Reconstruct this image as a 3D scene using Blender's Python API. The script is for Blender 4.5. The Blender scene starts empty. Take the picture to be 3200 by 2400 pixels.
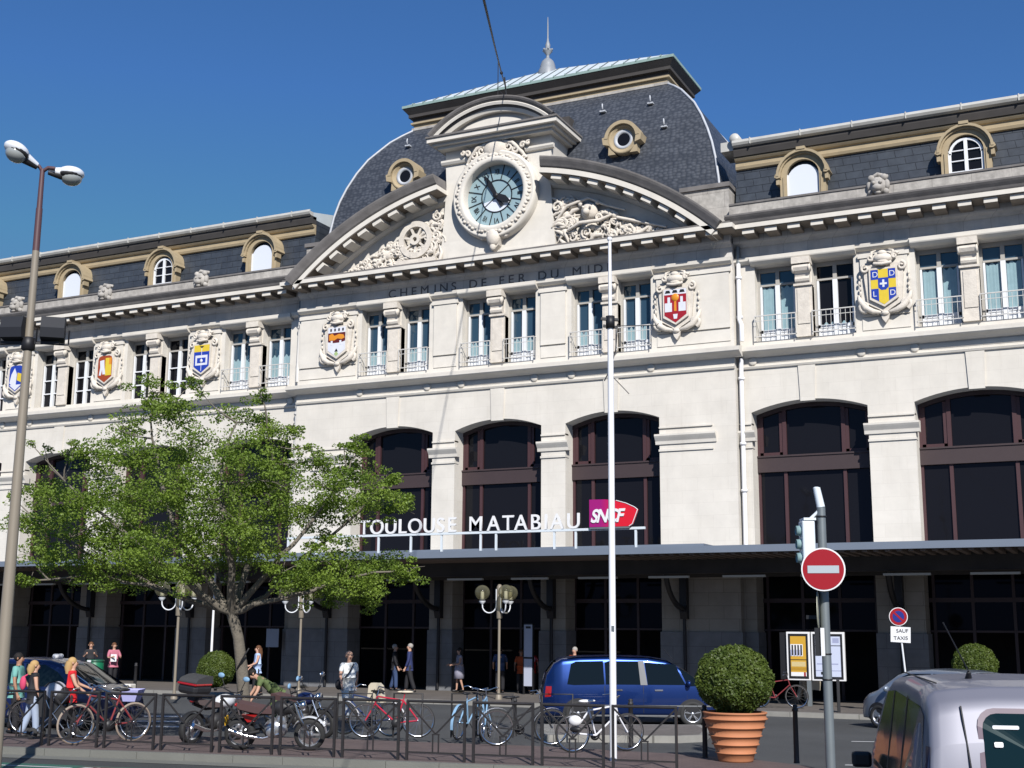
import bpy, bmesh, math, random
from mathutils import Vector, Matrix, geometry
random.seed(7)
D = bpy.data
SC = bpy.context.scene
COL = SC.collection
R_ = math.radians
# ---------------------------------------------------------------- camera
YAW, PITCH, ROLL, CH = R_(25.9), R_(10.92), R_(0.44), 2.3
FW = Vector((-math.sin(YAW)*math.cos(PITCH), math.cos(YAW)*math.cos(PITCH), math.sin(PITCH)))
RT = Vector((math.cos(YAW), math.sin(YAW), 0.0))
UPV = RT.cross(FW)
_c, _s = math.cos(ROLL), math.sin(ROLL)
RT, UPV = _c*RT + _s*UPV, -_s*RT + _c*UPV
cam = D.cameras.new('camera'); camo = D.objects.new('camera', cam); COL.objects.link(camo)
cam.sensor_width = 36.0; cam.lens = 44.93; cam.clip_end = 3000; cam.clip_start = 0.1
camo.matrix_world = Matrix(((RT.x, UPV.x, -FW.x, 0), (RT.y, UPV.y, -FW.y, 0), (RT.z, UPV.z, -FW.z, CH), (0, 0, 0, 1)))
SC.camera = camo
# ---------------------------------------------------------------- light
SAZ, SEL = R_(37), R_(36.3)
TOSUN = Vector((math.sin(SAZ)*math.cos(SEL), -math.cos(SAZ)*math.cos(SEL), math.sin(SEL)))
w = D.worlds.new('World'); SC.world = w; w.use_nodes = True
nt = w.node_tree; bg = nt.nodes['Background']
sky = nt.nodes.new('ShaderNodeTexSky'); sky.sky_type = 'NISHITA'; sky.sun_disc = False
sky.sun_elevation = SEL; sky.sun_rotation = math.atan2(TOSUN.x, TOSUN.y)
sky.air_density = 1.0; sky.dust_density = 0.1; sky.ozone_density = 2.5; sky.altitude = 150
tint = nt.nodes.new('ShaderNodeMix'); tint.data_type = 'RGBA'; tint.blend_type = 'MULTIPLY'; tint.inputs[0].default_value = 1.0
tint.inputs[7].default_value = (0.37, 0.65, 0.97, 1.0)   # a deep, dust-free summer blue
glare = nt.nodes.new('ShaderNodeMix'); glare.data_type = 'RGBA'; glare.blend_type = 'DARKEN'; glare.inputs[0].default_value = 1.0
SKYLIM = (1.5, 2.25, 4.2)   # very clear air: no white glare round the sun or along the horizon
glare.inputs[7].default_value = (*SKYLIM, 1.0)
nt.links.new(sky.outputs[0], tint.inputs[6]); nt.links.new(tint.outputs[2], glare.inputs[6]); nt.links.new(glare.outputs[2], bg.inputs[0]); bg.inputs[1].default_value = 0.108
sl = D.lights.new('sun', 'SUN'); slo = D.objects.new('sun', sl); COL.objects.link(slo)
sl.energy = 5.0; sl.angle = R_(0.53); sl.color = (1.0, 0.965, 0.925)
slo.rotation_euler = TOSUN.to_track_quat('Z', 'Y').to_euler()
SC.view_settings.view_transform = 'Standard'; SC.view_settings.look = 'None'
SC.view_settings.exposure = 0.10; SC.view_settings.gamma = 1.0
SC.cycles.max_bounces = 5; SC.cycles.diffuse_bounces = 1; SC.cycles.glossy_bounces = 3
SC.cycles.transparent_max_bounces = 6; SC.cycles.transmission_bounces = 4

# ---------------------------------------------------------------- helpers
def ray(px, py):
    return (FW*3994.0 + RT*(px-1600.0) + UPV*(1200.0-py)).normalized()
def at_y(px, py, Y):
    d = ray(px, py); t = Y/d.y; return Vector((d.x*t, Y, CH+d.z*t))
def gnd(px, py, z=0.0):
    d = ray(px, py); t = (z-CH)/d.z; return Vector((d.x*t, d.y*t, z))
def at_d(px, py, dist):
    d = ray(px, py); return Vector((0, 0, CH)) + d*(dist/d.dot(FW))

def nodes(name):
    m = D.materials.new(name); m.use_nodes = True
    return m, m.node_tree, m.node_tree.nodes['Principled BSDF']
def mat(name, col, rough=0.6, metal=0.0, var=0.0, vscale=3.0, bump=0.0, bscale=20.0, spec=0.5, coat=0.0, stain=0.0, trans=0.0):
    m, t, p = nodes(name)
    p.inputs['Roughness'].default_value = rough; p.inputs['Metallic'].default_value = metal
    p.inputs['Specular IOR Level'].default_value = spec
    p.inputs['Coat Weight'].default_value = coat
    p.inputs['Transmission Weight'].default_value = trans
    c = (*col, 1)
    p.inputs['Base Color'].default_value = c
    tc = t.nodes.new('ShaderNodeTexCoord')
    if var > 0:
        n = t.nodes.new('ShaderNodeTexNoise'); n.inputs['Scale'].default_value = vscale; n.inputs['Detail'].default_value = 5
        t.links.new(tc.outputs['Object'], n.inputs['Vector'])
        mx = t.nodes.new('ShaderNodeMix'); mx.data_type = 'RGBA'
        mx.inputs[6].default_value = tuple(max(0, v*(1-var)) for v in col)+(1,)
        mx.inputs[7].default_value = tuple(min(1, v*(1+var)) for v in col)+(1,)
        t.links.new(n.outputs['Fac'], mx.inputs[0]); t.links.new(mx.outputs[2], p.inputs['Base Color'])
    if bump > 0:
        n2 = t.nodes.new('ShaderNodeTexNoise'); n2.inputs['Scale'].default_value = bscale; n2.inputs['Detail'].default_value = 4
        t.links.new(tc.outputs['Object'], n2.inputs['Vector'])
        b = t.nodes.new('ShaderNodeBump'); b.inputs['Strength'].default_value = bump; b.inputs['Distance'].default_value = 0.02
        t.links.new(n2.outputs['Fac'], b.inputs['Height']); t.links.new(b.outputs[0], p.inputs['Normal'])
    return m
def brickmat(name, c1, c2, mortar, bw, bh, msize, rough=0.8, swz='XZ', bump=0.3, var=0.25, vscale=1.2, streak=0.0, streakcol=(0.2, 0.19, 0.17), spec=0.5, offset=0.5):
    m, t, p = nodes(name)
    N, L = t.nodes, t.links
    tc = N.new('ShaderNodeTexCoord'); sp = N.new('ShaderNodeSeparateXYZ'); cb = N.new('ShaderNodeCombineXYZ')
    L.new(tc.outputs['Object'], sp.inputs[0])
    if swz == 'XZ':
        ad = N.new('ShaderNodeMath'); ad.operation = 'ADD'; L.new(sp.outputs[0], ad.inputs[0]); L.new(sp.outputs[1], ad.inputs[1])
        L.new(ad.outputs[0], cb.inputs[0]); L.new(sp.outputs[2], cb.inputs[1])
    else:
        L.new(sp.outputs[0], cb.inputs[0]); L.new(sp.outputs[1], cb.inputs[1])
    br = N.new('ShaderNodeTexBrick'); L.new(cb.outputs[0], br.inputs['Vector'])
    br.inputs['Color1'].default_value = (*c1, 1); br.inputs['Color2'].default_value = (*c2, 1); br.inputs['Mortar'].default_value = (*mortar, 1)
    br.inputs['Scale'].default_value = 1.0; br.inputs['Mortar Size'].default_value = msize; br.inputs['Mortar Smooth'].default_value = 0.2
    br.inputs['Brick Width'].default_value = bw; br.inputs['Row Height'].default_value = bh; br.offset = offset
    n = N.new('ShaderNodeTexNoise'); n.inputs['Scale'].default_value = vscale; n.inputs['Detail'].default_value = 6; n.inputs['Roughness'].default_value = 0.65
    L.new(tc.outputs['Object'], n.inputs['Vector'])
    mr = N.new('ShaderNodeMapRange'); mr.inputs[1].default_value = 0.3; mr.inputs[2].default_value = 0.7
    mr.inputs[3].default_value = 1-var; mr.inputs[4].default_value = 1.0+var*0.15; L.new(n.outputs['Fac'], mr.inputs[0])
    mx = N.new('ShaderNodeMix'); mx.data_type = 'RGBA'; mx.blend_type = 'MULTIPLY'; mx.inputs[0].default_value = 1.0
    L.new(br.outputs['Color'], mx.inputs[6])
    L.new(mr.outputs[0], mx.inputs[7])
    out = mx.outputs[2]
    if streak > 0:
        mp = N.new('ShaderNodeMapping'); mp.inputs['Scale'].default_value = (2.2, 2.2, 0.22); L.new(tc.outputs['Object'], mp.inputs[0])
        n3 = N.new('ShaderNodeTexNoise'); n3.inputs['Scale'].default_value = 1.6; n3.inputs['Detail'].default_value = 7; n3.inputs['Roughness'].default_value = 0.7
        L.new(mp.outputs[0], n3.inputs['Vector'])
        r3 = N.new('ShaderNodeMapRange'); r3.inputs[1].default_value = 0.52; r3.inputs[2].default_value = 0.8; r3.inputs[3].default_value = 0; r3.inputs[4].default_value = streak
        L.new(n3.outputs['Fac'], r3.inputs[0])
        m3 = N.new('ShaderNodeMix'); m3.data_type = 'RGBA'; L.new(r3.outputs[0], m3.inputs[0]); L.new(out, m3.inputs[6]); m3.inputs[7].default_value = (*streakcol, 1)
        out = m3.outputs[2]
    L.new(out, p.inputs['Base Color']); p.inputs['Roughness'].default_value = rough; p.inputs['Specular IOR Level'].default_value = spec
    if bump > 0:
        b = N.new('ShaderNodeBump'); b.inputs['Strength'].default_value = bump; b.inputs['Distance'].default_value = 0.02
        L.new(br.outputs['Fac'], b.inputs['Height']); b.invert = True; L.new(b.outputs[0], p.inputs['Normal'])
    return m
def glassmat(name, tint, rough=0.03, body=(0.01, 0.012, 0.015), wav=0.0, spec=0.6):
    # reflective pane over a dark room: a dark dielectric with a clear reflective coat
    m, t, p = nodes(name)
    p.inputs['Base Color'].default_value = (*body, 1); p.inputs['Roughness'].default_value = rough
    p.inputs['Specular IOR Level'].default_value = spec; p.inputs['Specular Tint'].default_value = (*tint, 1)
    p.inputs['IOR'].default_value = 1.6
    if wav > 0:
        tc = t.nodes.new('ShaderNodeTexCoord'); n2 = t.nodes.new('ShaderNodeTexNoise'); n2.inputs['Scale'].default_value = 1.3
        t.links.new(tc.outputs['Object'], n2.inputs['Vector'])
        b = t.nodes.new('ShaderNodeBump'); b.inputs['Strength'].default_value = wav; b.inputs['Distance'].default_value = 0.05
        t.links.new(n2.outputs['Fac'], b.inputs['Height']); t.links.new(b.outputs[0], p.inputs['Normal'])
    return m

class MB:
    """collects shapes, builds ONE mesh object"""
    def __init__(s): s.v = []; s.f = []; s.m = []; s.sm = []
    def add(s, vs, fs, m=0, smooth=False):
        o = len(s.v); s.v += [tuple(v) for v in vs]
        for f in fs: s.f.append(tuple(i+o for i in f)); s.m.append(m); s.sm.append(smooth)
        return s
    def box(s, x0, x1, y0, y1, z0, z1, m=0):
        vs = [(x0,y0,z0),(x1,y0,z0),(x1,y1,z0),(x0,y1,z0),(x0,y0,z1),(x1,y0,z1),(x1,y1,z1),(x0,y1,z1)]
        return s.add(vs, [(0,3,2,1),(4,5,6,7),(0,1,5,4),(1,2,6,5),(2,3,7,6),(3,0,4,7)], m)
    def obox(s, c, ax, hx, hy, z0, z1, m=0):
        """box rotated about z: centre c(x,y), direction angle ax"""
        u = Vector((math.cos(ax), math.sin(ax))); v = Vector((-u.y, u.x)); c = Vector((c[0], c[1]))
        q = [c-u*hx-v*hy, c+u*hx-v*hy, c+u*hx+v*hy, c-u*hx+v*hy]
        vs = [(p.x,p.y,z0) for p in q]+[(p.x,p.y,z1) for p in q]
        return s.add(vs, [(0,3,2,1),(4,5,6,7),(0,1,5,4),(1,2,6,5),(2,3,7,6),(3,0,4,7)], m)
    def extr(s, poly, a0, a1, axis='x', m=0, smooth=False, caps=True):
        """polygon extruded. axis x: poly=(y,z); y: poly=(x,z); z: poly=(x,y)"""
        def P(p, a):
            return (a,p[0],p[1]) if axis=='x' else ((p[0],a,p[1]) if axis=='y' else (p[0],p[1],a))
        n = len(poly)
        area = sum(poly[i][0]*poly[(i+1)%n][1]-poly[(i+1)%n][0]*poly[i][1] for i in range(n))
        if area < 0: poly = poly[::-1]
        if axis == 'y': poly = poly[::-1]
        lo, hi = min(a0,a1), max(a0,a1)
        vs = [P(p,lo) for p in poly]+[P(p,hi) for p in poly]
        fs = [(i,(i+1)%n,n+(i+1)%n,n+i) for i in range(n)]
        s.add(vs, fs, m, smooth)
        if caps:
            s.add([P(p,lo) for p in poly], [tuple(range(n))[::-1]], m); s.add([P(p,hi) for p in poly], [tuple(range(n))], m)
        return s
    def tube(s, pts, r, n=8, m=0, caps=True, smooth=True):
        pts = [Vector(p) for p in pts]; k = len(pts)
        rs = r if isinstance(r, (list, tuple)) else [r]*k
        vs = []; prev = None
        for i, p in enumerate(pts):
            t = (pts[min(i+1,k-1)]-pts[max(i-1,0)]).normalized()
            if prev is None:
                a = Vector((0,0,1)) if abs(t.z) < 0.9 else Vector((1,0,0)); u = t.cross(a).normalized()
            else:
                u = (prev - t*prev.dot(t)); u = u.normalized() if u.length > 1e-6 else t.orthogonal().normalized()
            prev = u; w_ = t.cross(u)
            for j in range(n):
                an = 2*math.pi*j/n; vs.append(p+(u*math.cos(an)+w_*math.sin(an))*rs[i])
        fs = [(i*n+j, i*n+(j+1)%n, (i+1)*n+(j+1)%n, (i+1)*n+j) for i in range(k-1) for j in range(n)]
        s.add(vs, fs, m, smooth)
        if caps: s.add(vs[:n], [tuple(range(n))[::-1]], m); s.add(vs[-n:], [tuple(range(n))], m)
        return s
    def bar(s, a, b, wx, wz=None, m=0):
        """rectangular bar from a to b"""
        a, b = Vector(a), Vector(b); t = (b-a).normalized(); wz = wz or wx
        up = Vector((0,0,1)) if abs(t.z) < 0.95 else Vector((0,1,0))
        u = t.cross(up).normalized()*wx/2; v = u.normalized().cross(t)*wz/2
        vs = [a-u-v,a+u-v,a+u+v,a-u+v,b-u-v,b+u-v,b+u+v,b-u+v]
        return s.add(vs, [(0,3,2,1),(4,5,6,7),(0,1,5,4),(1,2,6,5),(2,3,7,6),(3,0,4,7)], m)
    def lathe(s, prof, c=(0,0,0), n=24, m=0, smooth=True, axis='z'):
        vs = []
        for r, z in prof:
            for j in range(n):
                a = 2*math.pi*j/n
                if axis == 'z': vs.append((c[0]+r*math.cos(a), c[1]+r*math.sin(a), c[2]+z))
                elif axis == 'y': vs.append((c[0]+r*math.cos(a), c[1]+z, c[2]-r*math.sin(a)))
                else: vs.append((c[0]+z, c[1]+r*math.cos(a), c[2]+r*math.sin(a)))
        k = len(prof)
        return s.add(vs, [(i*n+j,i*n+(j+1)%n,(i+1)*n+(j+1)%n,(i+1)*n+j) for i in range(k-1) for j in range(n)], m, smooth)
    def ball(s, c, r, m=0, n=12, k=8, sc=(1,1,1), rot=None):
        vs = [];
        for i in range(k+1):
            ph = math.pi*i/k
            for j in range(n):
                a = 2*math.pi*j/n
                p = Vector((math.sin(ph)*math.cos(a)*sc[0], math.sin(ph)*math.sin(a)*sc[1], math.cos(ph)*sc[2]))*r
                if rot: p = rot @ p
                vs.append(p+Vector(c))
        fs = [(i*n+j,(i+1)*n+j,(i+1)*n+(j+1)%n,i*n+(j+1)%n) for i in range(k) for j in range(n)]
        return s.add(vs, fs, m, True)
    def build(s, name, mats, parent=None, loc=None, bevel=0.0, label=None, auto=None):
        me = D.meshes.new(name); me.from_pydata(s.v, [], s.f); 
        if not isinstance(mats, (list, tuple)): mats = [mats]
        for m in mats: me.materials.append(m)
        me.polygons.foreach_set('material_index', s.m); me.polygons.foreach_set('use_smooth', s.sm)
        me.validate(); me.update()
        o = D.objects.new(name, me); COL.objects.link(o)
        if parent: o.parent = parent
        if loc is not None: o.location = loc
        if bevel > 0:
            b = o.modifiers.new('bevel', 'BEVEL'); b.width = bevel; b.segments = 2; b.limit_method = 'ANGLE'
        if label: o['label'] = label
        return o
def thing(name, label, cat, loc=(0,0,0), rz=0.0, group=None, kind=None):
    o = D.objects.new(name, None); COL.objects.link(o); o.location = loc; o.rotation_euler = (0,0,rz); o.empty_display_size = 0.3
    o['label'] = label; o['category'] = cat
    if group: o['group'] = group
    if kind: o['kind'] = kind
    return o
def tag(o, label, cat, group=None, kind=None):
    o['label'] = label; o['category'] = cat
    if group: o['group'] = group
    if kind: o['kind'] = kind
    return o
def struct(o): o['kind'] = 'structure'; return o
def sub(name, parent):
    """empty part holding sub-parts"""
    o = D.objects.new(name, None); COL.objects.link(o); o.parent = parent; return o
def copy_tree(o, parent=None):
    c = o.copy(); COL.objects.link(c)
    if parent: c.parent = parent
    for ch in [x for x in o.children]: copy_tree(ch, c)
    return c
def recalc(o):
    bm = bmesh.new(); bm.from_mesh(o.data); bmesh.ops.recalc_face_normals(bm, faces=bm.faces); bm.to_mesh(o.data); bm.free(); return o
def weld(o, d=1e-4):
    bm = bmesh.new(); bm.from_mesh(o.data); bmesh.ops.remove_doubles(bm, verts=bm.verts, dist=d); bmesh.ops.recalc_face_normals(bm, faces=bm.faces); bm.to_mesh(o.data); bm.free(); return o
def text_mesh(name, s_, size, depth, m, parent, loc, rot=(R_(90),0,0), shear=0.0, align='LEFT', sx=1.0, bold=0.0, space=1.0):
    cu = D.curves.new(name, 'FONT'); cu.body = s_; cu.size = size; cu.extrude = depth; cu.shear = shear; cu.align_x = align; cu.offset = bold; cu.space_character = space
    o = D.objects.new(name, cu); COL.objects.link(o)
    dg = bpy.context.evaluated_depsgraph_get(); me = D.meshes.new_from_object(o.evaluated_get(dg))
    D.objects.remove(o); o = D.objects.new(name, me); COL.objects.link(o); me.materials.clear(); me.materials.append(m)
    o.location = loc; o.rotation_euler = rot; o.scale = (sx,1,1)
    if parent: o.parent = parent
    return o
# ---------------------------------------------------------------- materials
M = {}
M['stone'] = brickmat('stone', (0.745,0.70,0.62), (0.72,0.675,0.595), (0.65,0.605,0.53), 1.15, 0.46, 0.005, 0.85, bump=0.12, var=0.13, vscale=0.9, streak=0.26, streakcol=(0.45,0.40,0.33))
M['stone2'] = brickmat('stone_plain', (0.765,0.72,0.64), (0.735,0.69,0.61), (0.68,0.64,0.58), 2.4, 0.9, 0.004, 0.85, bump=0.05, var=0.12, vscale=1.5, streak=0.10, streakcol=(0.4,0.36,0.3))
M['frieze'] = brickmat('frieze_stone', (0.70,0.67,0.63), (0.66,0.63,0.59), (0.50,0.47,0.44), 0.9, 1.4, 0.010, 0.9, bump=0.12, var=0.2, vscale=1.6, streak=0.35, streakcol=(0.30,0.27,0.24))
M['soot_shade'] = mat('sooty_shaded_stone', (0.24,0.20,0.16), 0.95, var=0.35, vscale=2)  # grime on the soffits; on the modillion sides it paints in shade
M['shadestone'] = brickmat('pier_shade_stone', (0.34,0.31,0.265), (0.31,0.285,0.24), (0.2,0.18,0.15), 1.1, 0.46, 0.008, 0.9, bump=0.15, var=0.2, vscale=1.2, streak=0.3, streakcol=(0.18,0.16,0.14))  # wall stone darkened: the shade under the canopy is put into its colour
M['relief'] = mat('carved_stone', (0.69,0.63,0.545), 0.9, var=0.25, vscale=4, bump=0.5, bscale=18)
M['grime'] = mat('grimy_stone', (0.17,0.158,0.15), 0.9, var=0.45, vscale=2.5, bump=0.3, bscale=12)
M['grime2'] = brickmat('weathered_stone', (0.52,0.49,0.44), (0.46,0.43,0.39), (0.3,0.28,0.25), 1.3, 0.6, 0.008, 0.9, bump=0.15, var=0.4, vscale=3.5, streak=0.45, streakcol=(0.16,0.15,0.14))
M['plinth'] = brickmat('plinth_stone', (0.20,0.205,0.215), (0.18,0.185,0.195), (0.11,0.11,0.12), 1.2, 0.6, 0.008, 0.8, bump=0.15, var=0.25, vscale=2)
M['beige'] = mat('ochre_moulding', (0.40,0.32,0.20), 0.8, var=0.2, vscale=3)
M['slate'] = brickmat('slate', (0.056,0.066,0.080), (0.045,0.053,0.066), (0.016,0.02,0.026), 0.62, 0.30, 0.014, 0.42, bump=0.6, var=0.35, vscale=2.5, streak=0.2, streakcol=(0.1,0.11,0.12))
def domeslate():
    m, t, p = nodes('scale_slate'); N, L = t.nodes, t.links
    tc = N.new('ShaderNodeTexCoord'); mp = N.new('ShaderNodeMapping'); mp.inputs['Scale'].default_value = (1,1,1.5); L.new(tc.outputs['Object'], mp.inputs[0])
    vo = N.new('ShaderNodeTexVoronoi'); vo.inputs['Scale'].default_value = 5.2; vo.inputs['Randomness'].default_value = 0.6; L.new(mp.outputs[0], vo.inputs['Vector'])
    cr = N.new('ShaderNodeValToRGB'); cr.color_ramp.elements[0].color = (0.074,0.082,0.098,1); cr.color_ramp.elements[1].color = (0.038,0.044,0.056,1)
    cr.color_ramp.elements[0].position = 0.25; cr.color_ramp.elements[1].position = 0.62
    L.new(vo.outputs['Distance'], cr.inputs[0])
    n = N.new('ShaderNodeTexNoise'); n.inputs['Scale'].default_value = 0.8; n.inputs['Detail'].default_value = 4; L.new(tc.outputs['Object'], n.inputs['Vector'])
    mr = N.new('ShaderNodeMapRange'); mr.inputs[3].default_value = 0.75; mr.inputs[4].default_value = 1.25; L.new(n.outputs['Fac'], mr.inputs[0])
    mx = N.new('ShaderNodeMix'); mx.data_type = 'RGBA'; mx.blend_type = 'MULTIPLY'; mx.inputs[0].default_value = 1
    L.new(cr.outputs[0], mx.inputs[6]); L.new(mr.outputs[0], mx.inputs[7]); L.new(mx.outputs[2], p.inputs['Base Color'])
    p.inputs['Roughness'].default_value = 0.5
    b = N.new('ShaderNodeBump'); b.inputs['Strength'].default_value = 0.45; b.inputs['Distance'].default_value = 0.05; b.invert = True
    L.new(vo.outputs['Distance'], b.inputs['Height']); L.new(b.outputs[0], p.inputs['Normal'])
    return m
M['dome'] = domeslate()
M['zinc'] = mat('zinc_roof', (0.60,0.66,0.68), 0.5, 0.0, var=0.15, vscale=1.5)
M['verdigris'] = mat('verdigris_edge', (0.26,0.36,0.33), 0.6, var=0.2, vscale=4)
M['lead'] = mat('lead_flashing', (0.48,0.50,0.53), 0.5, 0.0, var=0.2, vscale=5)
M['gutter'] = mat('zinc_gutter', (0.52,0.51,0.47), 0.45, 0.0, var=0.25, vscale=2.2)
M['eave'] = mat('dark_eave', (0.055,0.05,0.047), 0.85, var=0.3, vscale=2)
M['plum'] = mat('plum_window_frame', (0.062,0.026,0.029), 0.55, var=0.12)
M['plum2'] = mat('dark_brown_spandrel', (0.048,0.031,0.032), 0.6, var=0.1)
M['dglass'] = glassmat('dark_glass', (0.8,0.85,1.0), 0.04, (0.009,0.009,0.011), wav=0.05, spec=0.16)
M['doorglass'] = glassmat('door_glass', (0.9,0.9,1.0), 0.05, (0.004,0.004,0.005), spec=0.06)
M['wglass'] = glassmat('room_glass', (0.75,0.9,1.0), 0.03, (0.030,0.062,0.095), wav=0.04)
M['curtain'] = mat('curtain_behind_glass', (0.27,0.40,0.43), 0.35, var=0.15, vscale=5, coat=0.8)
M['wwhite'] = mat('white_window_paint', (0.80,0.82,0.84), 0.5)
M['taupe'] = mat('taupe_window_frame', (0.42,0.40,0.36), 0.6)
M['blind'] = mat('pale_roller_blind', (0.70,0.74,0.80), 0.5)
M['railing'] = mat('pale_iron', (0.62,0.60,0.56), 0.6)
M['clockglass'] = mat('frosted_clock_glass', (0.30,0.42,0.45), 0.25, var=0.1, vscale=1.0, coat=0.6)
M['clockreflect'] = mat('clock_glass_reflection', (0.74,0.78,0.86), 0.25)  # pale colour standing in for a reflection on the dial glass
M['black'] = mat('black_metal', (0.012,0.012,0.014), 0.5)
M['iron'] = mat('dark_iron', (0.022,0.021,0.022), 0.55, var=0.2)
M['ferail'] = mat('brown_black_fence_paint', (0.026,0.023,0.023), 0.42, var=0.35, vscale=6)
M['canopyedge'] = mat('canopy_fascia', (0.20,0.235,0.29), 0.45, 0.2, var=0.08, vscale=1)
M['soffit'] = mat('canopy_soffit', (0.15,0.115,0.095), 0.7, var=0.2, vscale=1)
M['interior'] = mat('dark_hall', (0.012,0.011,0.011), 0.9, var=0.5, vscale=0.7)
M['tubelamp'] = mat('tube_lamp_casing', (0.55,0.54,0.48), 0.5)
M['whitepaint'] = mat('white_paint', (0.82,0.82,0.84), 0.4)
M['white'] = mat('white_plastic', (0.8,0.8,0.8), 0.35)
M['asphalt'] = mat('asphalt', (0.066,0.068,0.068), 0.85, var=0.42, vscale=0.35, bump=0.6, bscale=60)
M['asphalt2'] = mat('patched_asphalt', (0.052,0.054,0.053), 0.85, var=0.2, vscale=1.1, bump=0.5, bscale=60)
M['brickpave'] = brickmat('reddish_paving', (0.150,0.108,0.100), (0.125,0.092,0.088), (0.09,0.07,0.065), 0.22, 0.11, 0.006, 0.8, swz='XY', bump=0.2, var=0.25, vscale=1.4)
M['pave'] = brickmat('pale_paving', (0.165,0.145,0.13), (0.15,0.132,0.118), (0.10,0.09,0.08), 0.6, 0.6, 0.01, 0.8, swz='XY', bump=0.2, var=0.2, vscale=0.8)
M['kerb'] = brickmat('granite_kerb', (0.30,0.29,0.26), (0.27,0.26,0.235), (0.13,0.125,0.11), 1.0, 0.9, 0.012, 0.8, swz='XY', bump=0.2, var=0.2, vscale=3)
M['concrete'] = mat('concrete_kerb', (0.165,0.165,0.145), 0.85, var=0.15, vscale=2, bump=0.3, bscale=30)
M['green_lane'] = mat('green_lane_paint', (0.035,0.12,0.085), 0.7, var=0.25, vscale=1.5)
M['roadwhite'] = mat('road_marking_paint', (0.55,0.55,0.54), 0.7, var=0.15, vscale=4)
M['redlane'] = mat('brown_red_lane', (0.12,0.06,0.05), 0.8, var=0.2)
M['bark'] = mat('bark', (0.165,0.145,0.115), 0.9, var=0.35, vscale=6, bump=0.6, bscale=25)
def leafmat(name, c1, c2):
    m, t, p = nodes(name); N, L = t.nodes, t.links
    tc = N.new('ShaderNodeTexCoord')
    n = N.new('ShaderNodeTexNoise'); n.inputs['Scale'].default_value = 1.3; n.inputs['Detail'].default_value = 8; n.inputs['Roughness'].default_value = 0.75
    L.new(tc.outputs['Object'], n.inputs['Vector'])
    cr = N.new('ShaderNodeValToRGB'); cr.color_ramp.elements[0].color = (*c1,1); cr.color_ramp.elements[1].color = (*c2,1)
    cr.color_ramp.elements[0].position = 0.35; cr.color_ramp.elements[1].position = 0.65
    L.new(n.outputs['Fac'], cr.inputs[0]); L.new(cr.outputs[0], p.inputs['Base Color']); p.inputs['Roughness'].default_value = 0.5
    tr = N.new('ShaderNodeBsdfTranslucent'); L.new(cr.outputs[0], tr.inputs[0])
    ms = N.new('ShaderNodeMixShader'); ms.inputs[0].default_value = 0.42
    L.new(p.outputs[0], ms.inputs[1]); L.new(tr.outputs[0], ms.inputs[2]); L.new(ms.outputs[0], N['Material Output'].inputs[0])
    return m
M['leaf'] = leafmat('tree_leaf', (0.105,0.185,0.020), (0.28,0.39,0.055))
M['box'] = leafmat('box_leaf', (0.070,0.115,0.020), (0.155,0.205,0.035))
M['terracotta'] = mat('terracotta', (0.47,0.185,0.085), 0.75, var=0.15, vscale=3, bump=0.1)
M['soil'] = mat('soil', (0.04,0.03,0.02), 0.95)
M['tyre'] = mat('tyre_rubber', (0.022,0.022,0.022), 0.75)
M['rim'] = mat('alloy_rim', (0.55,0.56,0.58), 0.3, 0.8)
M['chrome'] = mat('chrome', (0.75,0.75,0.77), 0.18, 1.0)
M['bluecar'] = mat('metallic_blue_paint', (0.007,0.032,0.155), 0.30, 0.7, coat=0.8)
M['navycar'] = mat('dark_blue_paint', (0.008,0.018,0.085), 0.3, 0.3, coat=0.7)
M['silver'] = mat('silver_lilac_paint', (0.235,0.235,0.275), 0.48, 0.35, coat=0.35)
M['greycar'] = mat('blue_grey_paint', (0.24,0.28,0.34), 0.3, 0.4, coat=1.0)
M['carglass'] = glassmat('car_glass', (0.9,0.95,1.0), 0.02, (0.004,0.007,0.009), spec=0.35)
M['cartrim'] = mat('grey_car_trim', (0.16,0.165,0.17), 0.55)
M['darkplastic'] = mat('dark_plastic', (0.02,0.02,0.022), 0.5)
M['redlens'] = mat('red_lens', (0.35,0.01,0.01), 0.2, coat=1)
M['clearlens'] = mat('clear_lens', (0.7,0.72,0.75), 0.1, coat=1)
M['redsign'] = mat('sign_red', (0.33,0.006,0.012), 0.35, coat=0.3)
M['greysign'] = mat('sign_bar_grey_white', (0.42,0.47,0.50), 0.4)
M['bluesign'] = mat('sign_blue', (0.02,0.03,0.22), 0.35)
M['signback'] = mat('sign_back', (0.42,0.42,0.33), 0.5, 0.2)
M['galv'] = mat('galvanised_grey', (0.20,0.225,0.235), 0.45, 0.35, var=0.12, vscale=3)
M['finial'] = mat('finial_grey_zinc', (0.26,0.28,0.30), 0.45)
M['seam'] = mat('roof_seam', (0.12,0.14,0.145), 0.6)
M['visor'] = mat('pale_teal_visor', (0.25,0.38,0.38), 0.5)
M['palegrey'] = mat('pale_grey_housing', (0.68,0.74,0.78), 0.4)
M['lamppole'] = mat('painted_lamp_pole', (0.25,0.215,0.165), 0.5, var=0.1, vscale=1)
M['lamphead'] = mat('white_lamp_shell', (0.75,0.77,0.8), 0.35)
M['lampglass'] = mat('lamp_diffuser', (0.32,0.34,0.33), 0.15, coat=0.6)
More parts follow.
